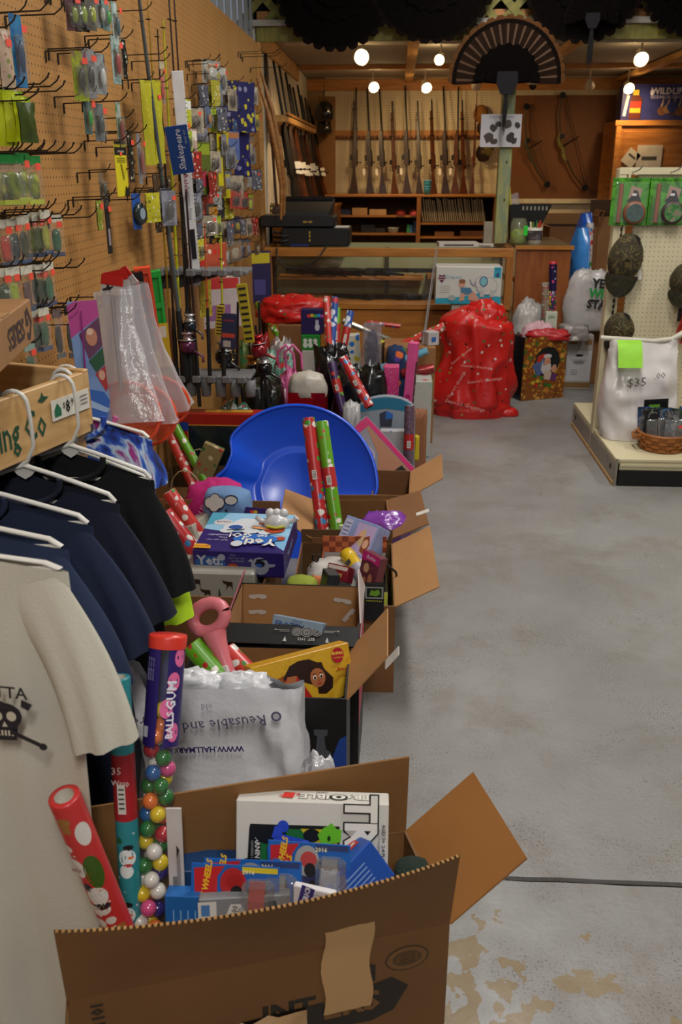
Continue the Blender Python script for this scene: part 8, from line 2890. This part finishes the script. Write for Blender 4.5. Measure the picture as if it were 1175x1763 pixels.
# blue topped gift bag, printed bags on the right of the heap
q = P(666,683,Y=4.6)
t = thing('gift_bag','rounded gift bag with a blue plaid top and a blue cup picture','gift bag',Tr(q.x,4.6,0))
k = 14
wq = .168
po = [(-wq * .85,.0),(wq * .95,.0)] + [(wq * math.cos(R(a)) * .95,q.z - .09 + .09 * math.sin(R(a))) for a in range(20,161,14)]
ob('body',MB(mat('#8f98a4',.4)).prism(po,.05,T=frame((0,.05,0),x=(1,0,0),y=(0,0,1))),t)
pr = Print(frame((0,-.0005,q.z),x=(1,0,0),z=(0,-1,0)))
pr.poly([(x * .98,z - q.z - .003) for x,z in po[2:]] + [(-wq * .9,-.085),(0,-.062),(wq * .9,-.085)],'#2c7a9c')
for k in range(6):
 pr.rect(0,-.012 - .010 * k,wq * (1.0 + .12 * k),.0014,'#1f5a78')
pr.poly([(-.03,-.16),(.03,-.16),(.035,-.09),(.0,-.075),(-.035,-.09)],'#3a3a4c')
pr.poly([(-.005,-.12),(.035,-.115),(.035,-.09),(.0,-.075)],'#2a6ab8')
pr.done(t)
t,w_,h = pbox('party_bag','white bag with small star dots in front of the blue topped gift bag','gift bag',655,714,742,800,4.45,.05,blobs('#a8a4a8',['#c84a78','#c8a82a','#3a6a9a','#6aa08a'],22,.12,.5),floor=True)
roll('clear tube with a silver mouth and red foot standing in the right bags',(706,698),(704,772),4.40,4.36,9,mat('#5a4452',.2,var=.4,vs_=60,coat=.6),extend=.1,band=(.30,.55,'#a01c1c'))
ob_ = heap('yellow_ribbon','crumpled yellow ribbon hanging beside the printed bags','ribbon',719,745,4.42,9,.02,mat('#c8b01c',.4),h=.14,amp=.2)
t,w_,h = pbox('holiday_box','tall white box with faint green and red holiday print at the right of the heap','box',712,745,657,770,5.05,.2,blobs('#a8a8a0',['#7a9a80','#b05a64','#98a090'],12,.3,.5,second='#98a898'),floor=True)
heap('cardboard_scrap','reddish cardboard flap behind the clear tube','cardboard',722,690,4.8,36,.04,mat('#8a5636',.7),amp=.03,sq=.95)
# toy fishing rod
a_,b_ = P(752,424,Y=5.5),P(729,585,Y=5.45)
b_ = b_ - (a_ - b_).normalized() * .58
L_ = (a_ - b_).length
t = thing('toy_fishing_rod','small silver fishing rod with a blue grip standing in the heap','fishing rod',frame(b_,z=a_ - b_,y=(0,1,0)))
ob('blank',MB(mat('#a8a8a4',.3,metal=.4)).tube([(0,0,L_ * .4),(0,0,L_)],[.006,.003],6).tube([(.008,0,L_ * .45),(.01,0,L_ * .98)],.0025,5),t)
ob('grip',MB(mat('#1c2c68',.35)).tube([(0,0,0),(0,0,L_ * .32),(0,0,L_ * .42)],[.020,.022,.014],10),t)
# ---------------------------------------------------------------- big red holiday sack
q = P(812,532,Y=6.1)
q0 = P(812,713,Z=0)
t = thing('holiday_sack','big bright red plastic sack printed with small holiday figures','sack',Tr(P(812,700,Y=6.1).x,6.12,0))
hs = q.z
def sack(u,v):
 a = u * 6.2832
 c,s_ = math.cos(a),math.sin(a)
 wv = .262 * (1.0 - .28 * v ** 3 + .05 * math.sin(v * 9)) * (1 + .04 * (v < .1))
 ff = noise.noise(V((c * 1.6 + v * 1.2,s_ * 1.6,v * 2.5))) * .10 + (1 - abs(noise.noise(V((c * 2.5,s_ * 2.5 + v,v * 2.5 + 9)))) * 3) * .085 + .022 * math.sin(a * 9 + v * 5)
 wv *= 1 + ff * (1.2 if .1 < v else .6)
 k = (1 - max(0,(v - .86) / .14) ** 2 * .75)
 x = c * wv * k + .05 * (v - .2) * math.sin(v * 3)
 y = s_ * wv * .75 * k
 return V((x,y,hs * v * (1 - .04 * c * v)))
ob('body',MB(RED_SANTA).grid(sack,90,60,wrap=True),t)
ob('folded_neck',lump(RED_SANTA,(.30,.24,.20),.2,2.8,6,.2,.3,34,.2,T=Tr(.05,0,hs - .14)),t)
ob('loose_corner',lump(RED_SANTA,(.16,.10,.06),.2,3,3,.1,.3,16,.2,T=Tr(.24,-.08,0)),t)
for (x,z,r0,s_) in ((-.06,.10,-14,.036),(.06,.27,8,.03),(.0,.36,-5,.026),(-.12,.24,60,.026),(-.10,.43,40,.022)):
 pr = Print(frame((x,-.215 - .0 * z,z),x=(1,0,0),z=(0,-1,.05)))
 pr.text("Season's Greetings",0,0,s_,'#d8a49c',rot=r0,shear=.15)
 pr.done(t)
t,w_,h = pbox('gift_bag','red gift bag with white snowflakes behind the big red sack','gift bag',846,876,575,640,6.45,.12,blobs('#98121c',['#c8a8a8','#c8a8a8'],15,.26,.3,second='#c0a0a0'),floor=True)
t,w_,h = pbox('white_carton','white printed carton under the diaper carton','box',778,866,524,600,6.62,.22,blobs('#b8b0a4',['#8a8480','#a09890'],10,.3,.5),floor=True)
td,w_,h = pbox('diaper_carton','white and turquoise diaper carton with a crawling baby and an elephant','box',752,866,459,523,6.60,.24,mat('#c8c8c0',.4,var=.02))
td.location.z = P(800,523,Y=6.60).z + .0
pr = Print(face(w_,.24,h,'front'))
W_,H2 = w_ / 2,h / 2
pr.poly([(-W_,-H2),(W_,-H2),(W_,-H2 * .62),(W_ * .3,-H2 * .42),(-W_ * .2,-H2 * .62),(-W_,-H2 * .72)],'#2a9ab4')
pr.rect(W_ * .86,H2 * .7,W_ * .22,H2 * .58,'#2a9ab4')
pr.text('4',W_ * .86,H2 * .55,.045,'#3a2a5c',bold=.04)
pr.text('SIZE',W_ * .86,H2 * .86,.018,'#3a2a5c')
pr.poly([(-W_ * .82,H2 * .12),(-W_ * .95,H2 * .38),(-W_ * .90,H2 * .58),(-W_ * .82,H2 * .52),(-W_ * .74,H2 * .60),(-W_ * .70,H2 * .40)],'#5a1c3c')
pr.text("Parent's",-W_ * .82,H2 * .44,.016,'#d8c8cc',bold=.02)
pr.text('Choice',-W_ * .82,H2 * .32,.016,'#d8c8cc',bold=.02)
pr.text('Diapers',-W_ * .45,H2 * .45,.036,'#5a9ab0')
for k in range(4):
 pr.rect(-W_ * .72,-H2 * (.02 + .12 * k),W_ * .32,.003,'#a8a8a4')
pr.ell(-W_ * .20,H2 * .10,.024,.028,'#c89880')
pr.ell(-W_ * .20,H2 * .22,.024,.016,'#8a5a3c')
pr.poly([(-W_ * .24,-H2 * .1),(W_ * .06,-H2 * .12),(W_ * .14,-H2 * .36),(-W_ * .04,-H2 * .5),(-W_ * .22,-H2 * .42)],'#4a7a98')
pr.poly([(-W_ * .22,-H2 * .40),(-W_ * .10,-H2 * .45),(-W_ * .12,-H2 * .82),(-W_ * .28,-H2 * .86)],'#c89880')
pr.poly([(W_ * .02,-H2 * .5),(W_ * .16,-H2 * .3),(W_ * .34,-H2 * .7),(W_ * .30,-H2 * .85),(W_ * .0,-H2 * .78)],'#c89880')
GL = '#8a8ca0'
pr.ell(W_ * .56,-H2 * .02,.075,.062,GL,n=26)
pr.ell(W_ * .56,-H2 * .02,.072,.059,'#c8c8c0',n=26)
pr.ell(W_ * .36,H2 * .18,.042,.042,GL)
pr.ell(W_ * .36,H2 * .18,.039,.039,'#c8c8c0')
pr.poly([(W_ * .24,H2 * .2),(W_ * .18,-H2 * .05),(W_ * .06,H2 * .1),(W_ * .02,H2 * .35),(W_ * .05,H2 * .35),(W_ * .09,H2 * .14),(W_ * .18,H2 * .04),(W_ * .2,H2 * .2)],GL)
pr.ell(W_ * .45,H2 * .22,.030,.036,'#3a3c7c')
pr.ell(W_ * .45,H2 * .22,.024,.030,'#7ab8c0')
for x in (.42,.72):
 pr.rect(W_ * x,-H2 * .42,.03,.05,'#b8b8b4')
pr.ell(-W_ * .5,-H2 * .68,.028,.02,'#9aa8ac')
pr.done(td)
# ---------------------------------------------------------------- right hand group before the desk
heap('dark_bag','dark clear plastic bag left of the Santa gift bag','bag',893,560,6.75,36,.3,mat('#241c1e',.2,var=.5,vs_=12,coat=.4),amp=.06)
soft('white_plastic_bag','crumpled white plastic bag behind the Santa gift bag','bag',913,514,6.8,(.26,.2,.42),bagmat('#aaa6a2',.35),.16,2.6,8,ridge=.14,z=P(913,514,Y=6.8).z - .42,n=36)
soft('tissue_paper','pale pink and white tissue paper above the Santa gift bag','paper',928,552,6.62,(.26,.12,.22),blobs('#c8a0a8',['#d0c4c0','#c8a0a8'],8,.5,.6),.14,3,4,ridge=.1)
t,w_ = giftbag('glossy gift bag printed with a Santa and stuffed with red tissue',(905,582),(979,577),P(940,580,Y=6.5).z,P(940,580,Y=6.5).z - .002,.14,blobs('#7a4418',['#a8702a','#8a2018','#b88a3a','#3a5a24','#6a3a14'],22,.42,.3,second='#b8882c'),tissue=None,inside='#5a0c0c')
hg = P(940,580,Y=6.5).z
soft('tissue_paper','red tissue paper sticking out of the Santa gift bag','paper',945,566,6.56,(.32,.1,.08),bagmat('#b01820',.5),.3,3,4,ridge=.2)
pr = Print(face(w_,.14,hg,'front'))
pr.ell(.02,hg * .10,.105,.11,'#14181a',n=12)
pr.poly([(-.10,.02),(-.04,.08),(.0,.07),(.02,-.02),(-.06,-.06)],'#4a5c84')
pr.poly([(-.07,.05),(-.06,.09),(-.02,.105),(.03,.10),(.05,.08),(-.02,.07),(-.04,.045)],'#a82820')
pr.ell(.02,.085,.034,.016,'#b8b4b4')
pr.ell(.02,.045,.026,.034,'#c08a6c')
pr.poly([(-.02,.06),(-.01,.02),(.05,.03),(.055,-.01),(.04,-.045),(.0,-.05),(-.03,-.01)],'#b8b0ac')
pr.ell(.012,.05,.003,.003,'#1c1414')
pr.ell(.030,.05,.003,.003,'#1c1414')
pr.ell(.022,.04,.005,.004,'#b06a54')
pr.ell(.078,-.01,.024,.026,'#b88468')
pr.poly([(.06,.01),(.08,.022),(.10,.01),(.09,.02)],'#c8c0b4')
pr.poly([(.0,-.02),(.06,-.03),(.055,-.09),(.0,-.08)],'#b8a08c')
pr.poly([(.06,-.04),(.11,-.05),(.10,-.10),(.05,-.09)],'#5a2c5c')
for i,(x,y) in enumerate(((-.08,-.05),(-.05,-.09),(-.02,-.07),(-.06,-.12),(.02,-.12),(-.09,-.10),(.05,-.13))):
 pr.ell(x,y,.020,.014,['#2c5a1c','#b8982a','#3a6a24','#a8281c'][i % 4],n=8)
pr.ell(w_ * .42,hg * .42,.016,.02,'#b8b8b8')
pr.done(t)
ob('side_gusset',MB(mat('#14141c',.3)).box((-w_ / 2 - .001,0,hg / 2),(.002,.13,hg)),t)
t = thing('gumball_tube','short purple topped tube of gumballs standing behind the white bag','candy',frame(P(951,560,Y=6.7),z=P(953,450,Y=6.7) - P(951,560,Y=6.7),y=(0,1,0)))
Lq = (P(953,450,Y=6.7) - P(951,560,Y=6.7)).length
ob('contents',MB(blobs('#3a2c50',['#d4b81e','#c84a80','#2a7a34','#d8702c','#c83030'],55,.5,.2)).lathe([(.001,0),(.028,0),(.028,Lq * .7),(.001,Lq * .7)],14),t)
ob('sleeve',MB(blobs('#1c1440',['#c84a80','#1c1440','#b8b4c8'],30,.3,.3)).lathe([(.029,Lq * .55),(.029,Lq * .97)],14),t)
ob('cap',MB(mat('#b02a34',.4)).lathe([(.030,Lq * .96),(.030,Lq),(.001,Lq)],14),t)
roll('short clear striped candy tube left of the small gumball tube',(939,487),(940,540),6.7,6.7,6.5,blobs('#8a7a68',['#b03438','#c8c4b4','#3a6a34'],50,.4,.3),extend=.1)
t,w_,h = pbox('small_box','white box with green numbers behind the Santa gift bag','box',941,961,537,575,6.65,.08,mat('#b8c0b0',.4))
pr = Print(face(w_,.08,h,'front'))
pr.text('200',0,h * .25,.03,'#2c6a34',bold=.03)
pr.done(t)
# white carton on the floor behind the shelving
t,w_,h = pbox('white_carton','white carton with brown edges, a hand hole and grey print','box',979,1024,577,660,6.85,.3,mat('#98918a',.5),floor=True)
pr = Print(face(w_,.3,h,'front'))
pr.rect(0,-h * .42,w_,h * .1,'#7a5a34')
pr.rect(0,.0 - h * .06,w_ * .94,h * .56,'#b4b2b4')
pr.ell(0,h * .13,.03,.010,'#1c1816')
pr.text('FARM FRESH',0,h * .04,.022,'#5a5a5c')
pr.ell(0,-.0,.045,.014,'#7a7a7c')
for k in range(3):
 pr.rect(-.03,-h * (.14 + .04 * k),.05,.004,'#5a5a5c')
for x in (-.05,.06):
 pr.rect(x,h * .38,.05,.04,'#7a5a34')
pr.done(t)
heap('wrap_heap','silver, blue and white packs lying in the white carton','gift wrap',990,556,6.8,56,.2,blobs('#8a8480',['#2a4a7a','#c8c4bc','#a8a4a0','#1c2434'],14,.45,.3,bump=.4),h=.12,amp=.2)
t = soft('white_plastic_bag','white plastic bag with black and green block letters behind the shelving','bag',1022,458,7.0,(.42,.2,.46),bagmat('#b8b4b2',.35),.10,2.4,5,ridge=.08,z=P(1022,458,Y=7.0).z - .46,n=36)
pr = Print(frame((.02,-.112,.27),x=(1,0,0),z=(0,-1,.1)))
for s_,c,z in (('YES','#1c1a1a',.07),('WIN','#1c8a3a',-.0),('STAR','#1c1a1a',-.08)):
 pr.text(s_,.03,z,.088,c,bold=.05,rot=-4,sx=.9)
pr.done(t)
t,w_,h = pbox('table_box','low brown box stack carrying the white lettered bag','box',985,1045,556,640,7.05,.25,CARD_D,floor=True)
# upright blue sleds
for i,(px0,px1,y0,Y,c,lb) in enumerate(((994,1006,367,7.6,'#1450b0','tall dark blue sled standing on end beside the desk'),(986,1000,392,7.2,'#3a80c8','lighter blue sled leaning before the dark blue one'))):
 q = P((px0 + px1) / 2,y0,Y=Y)
 t = thing('upright_sled',lb,'sled',Tr(q.x,Y,0) @ Rz(-80 if not i else -76),'blue sleds standing on end')
 zz = q.z
 def fs_(u,v,zz=zz):
  x = (u - .5) * .40 * (1 - .75 * max(0,(v - .72) / .28) ** 2)
  return V((x,.06 * (2 * u - 1) ** 4 - .03 + .05 * max(0,v - .8) * 4,zz * v))
 mb = MB(mat(c,.25,coat=.4)).grid(fs_,16,24)
 mb.grid(lambda u,v: fs_(1 - u,v) + V((0,.008,0)),16,24)
 ob('shell',mb,t)
 ob('rim',MB(mat(c,.3)).tube([fs_(0,k / 12) for k in range(13)] + [fs_(1,1 - k / 12) for k in range(13)],.009,6),t)
roll('red, white and green roll standing beside the blue sleds',(1017,384),(1012,470),7.35,7.3,6.5,blobs('#b8b4b0',['#b03030','#2a6a9a','#3a8a3a','#b03030'],24,.42,.3),extend=.35)
# back table cartons
bt2 = thing('back_table','low table behind the desk carrying open cartons','table',(P(1010,500,Y=8.2).x,8.35,0))
ob('top',MB(FWH).box((0,0,.62),(1.2,.7,.03)),bt2)
for x in (-.55,.55):
 for y in (-.3,.3):
  ob('leg',MB(FW).box((x,y,.3),(.05,.05,.60)),bt2)
zb_ = .636
A8,B8 = P(948,390,Y=8.2),P(1030,390,Y=8.2)
hh = A8.z - zb_
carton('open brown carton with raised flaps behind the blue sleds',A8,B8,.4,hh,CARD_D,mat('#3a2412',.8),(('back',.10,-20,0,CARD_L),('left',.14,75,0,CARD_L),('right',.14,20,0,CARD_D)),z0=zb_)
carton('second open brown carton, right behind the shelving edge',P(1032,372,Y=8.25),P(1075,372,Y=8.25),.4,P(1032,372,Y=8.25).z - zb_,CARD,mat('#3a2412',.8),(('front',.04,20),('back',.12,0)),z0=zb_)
# extra light goods by the register and wall corner
q = on(462,1.215,7.9)
soft('small_goods','small yellow and dark goods heaped at the near end of the wall bench','goods',470,345,7.9,(.2,.14,.09),blobs('#2a2018',['#c8b02a','#8a8a8a','#5a2a1c'],40,.4,.4),.2,3,2,z=1.216)
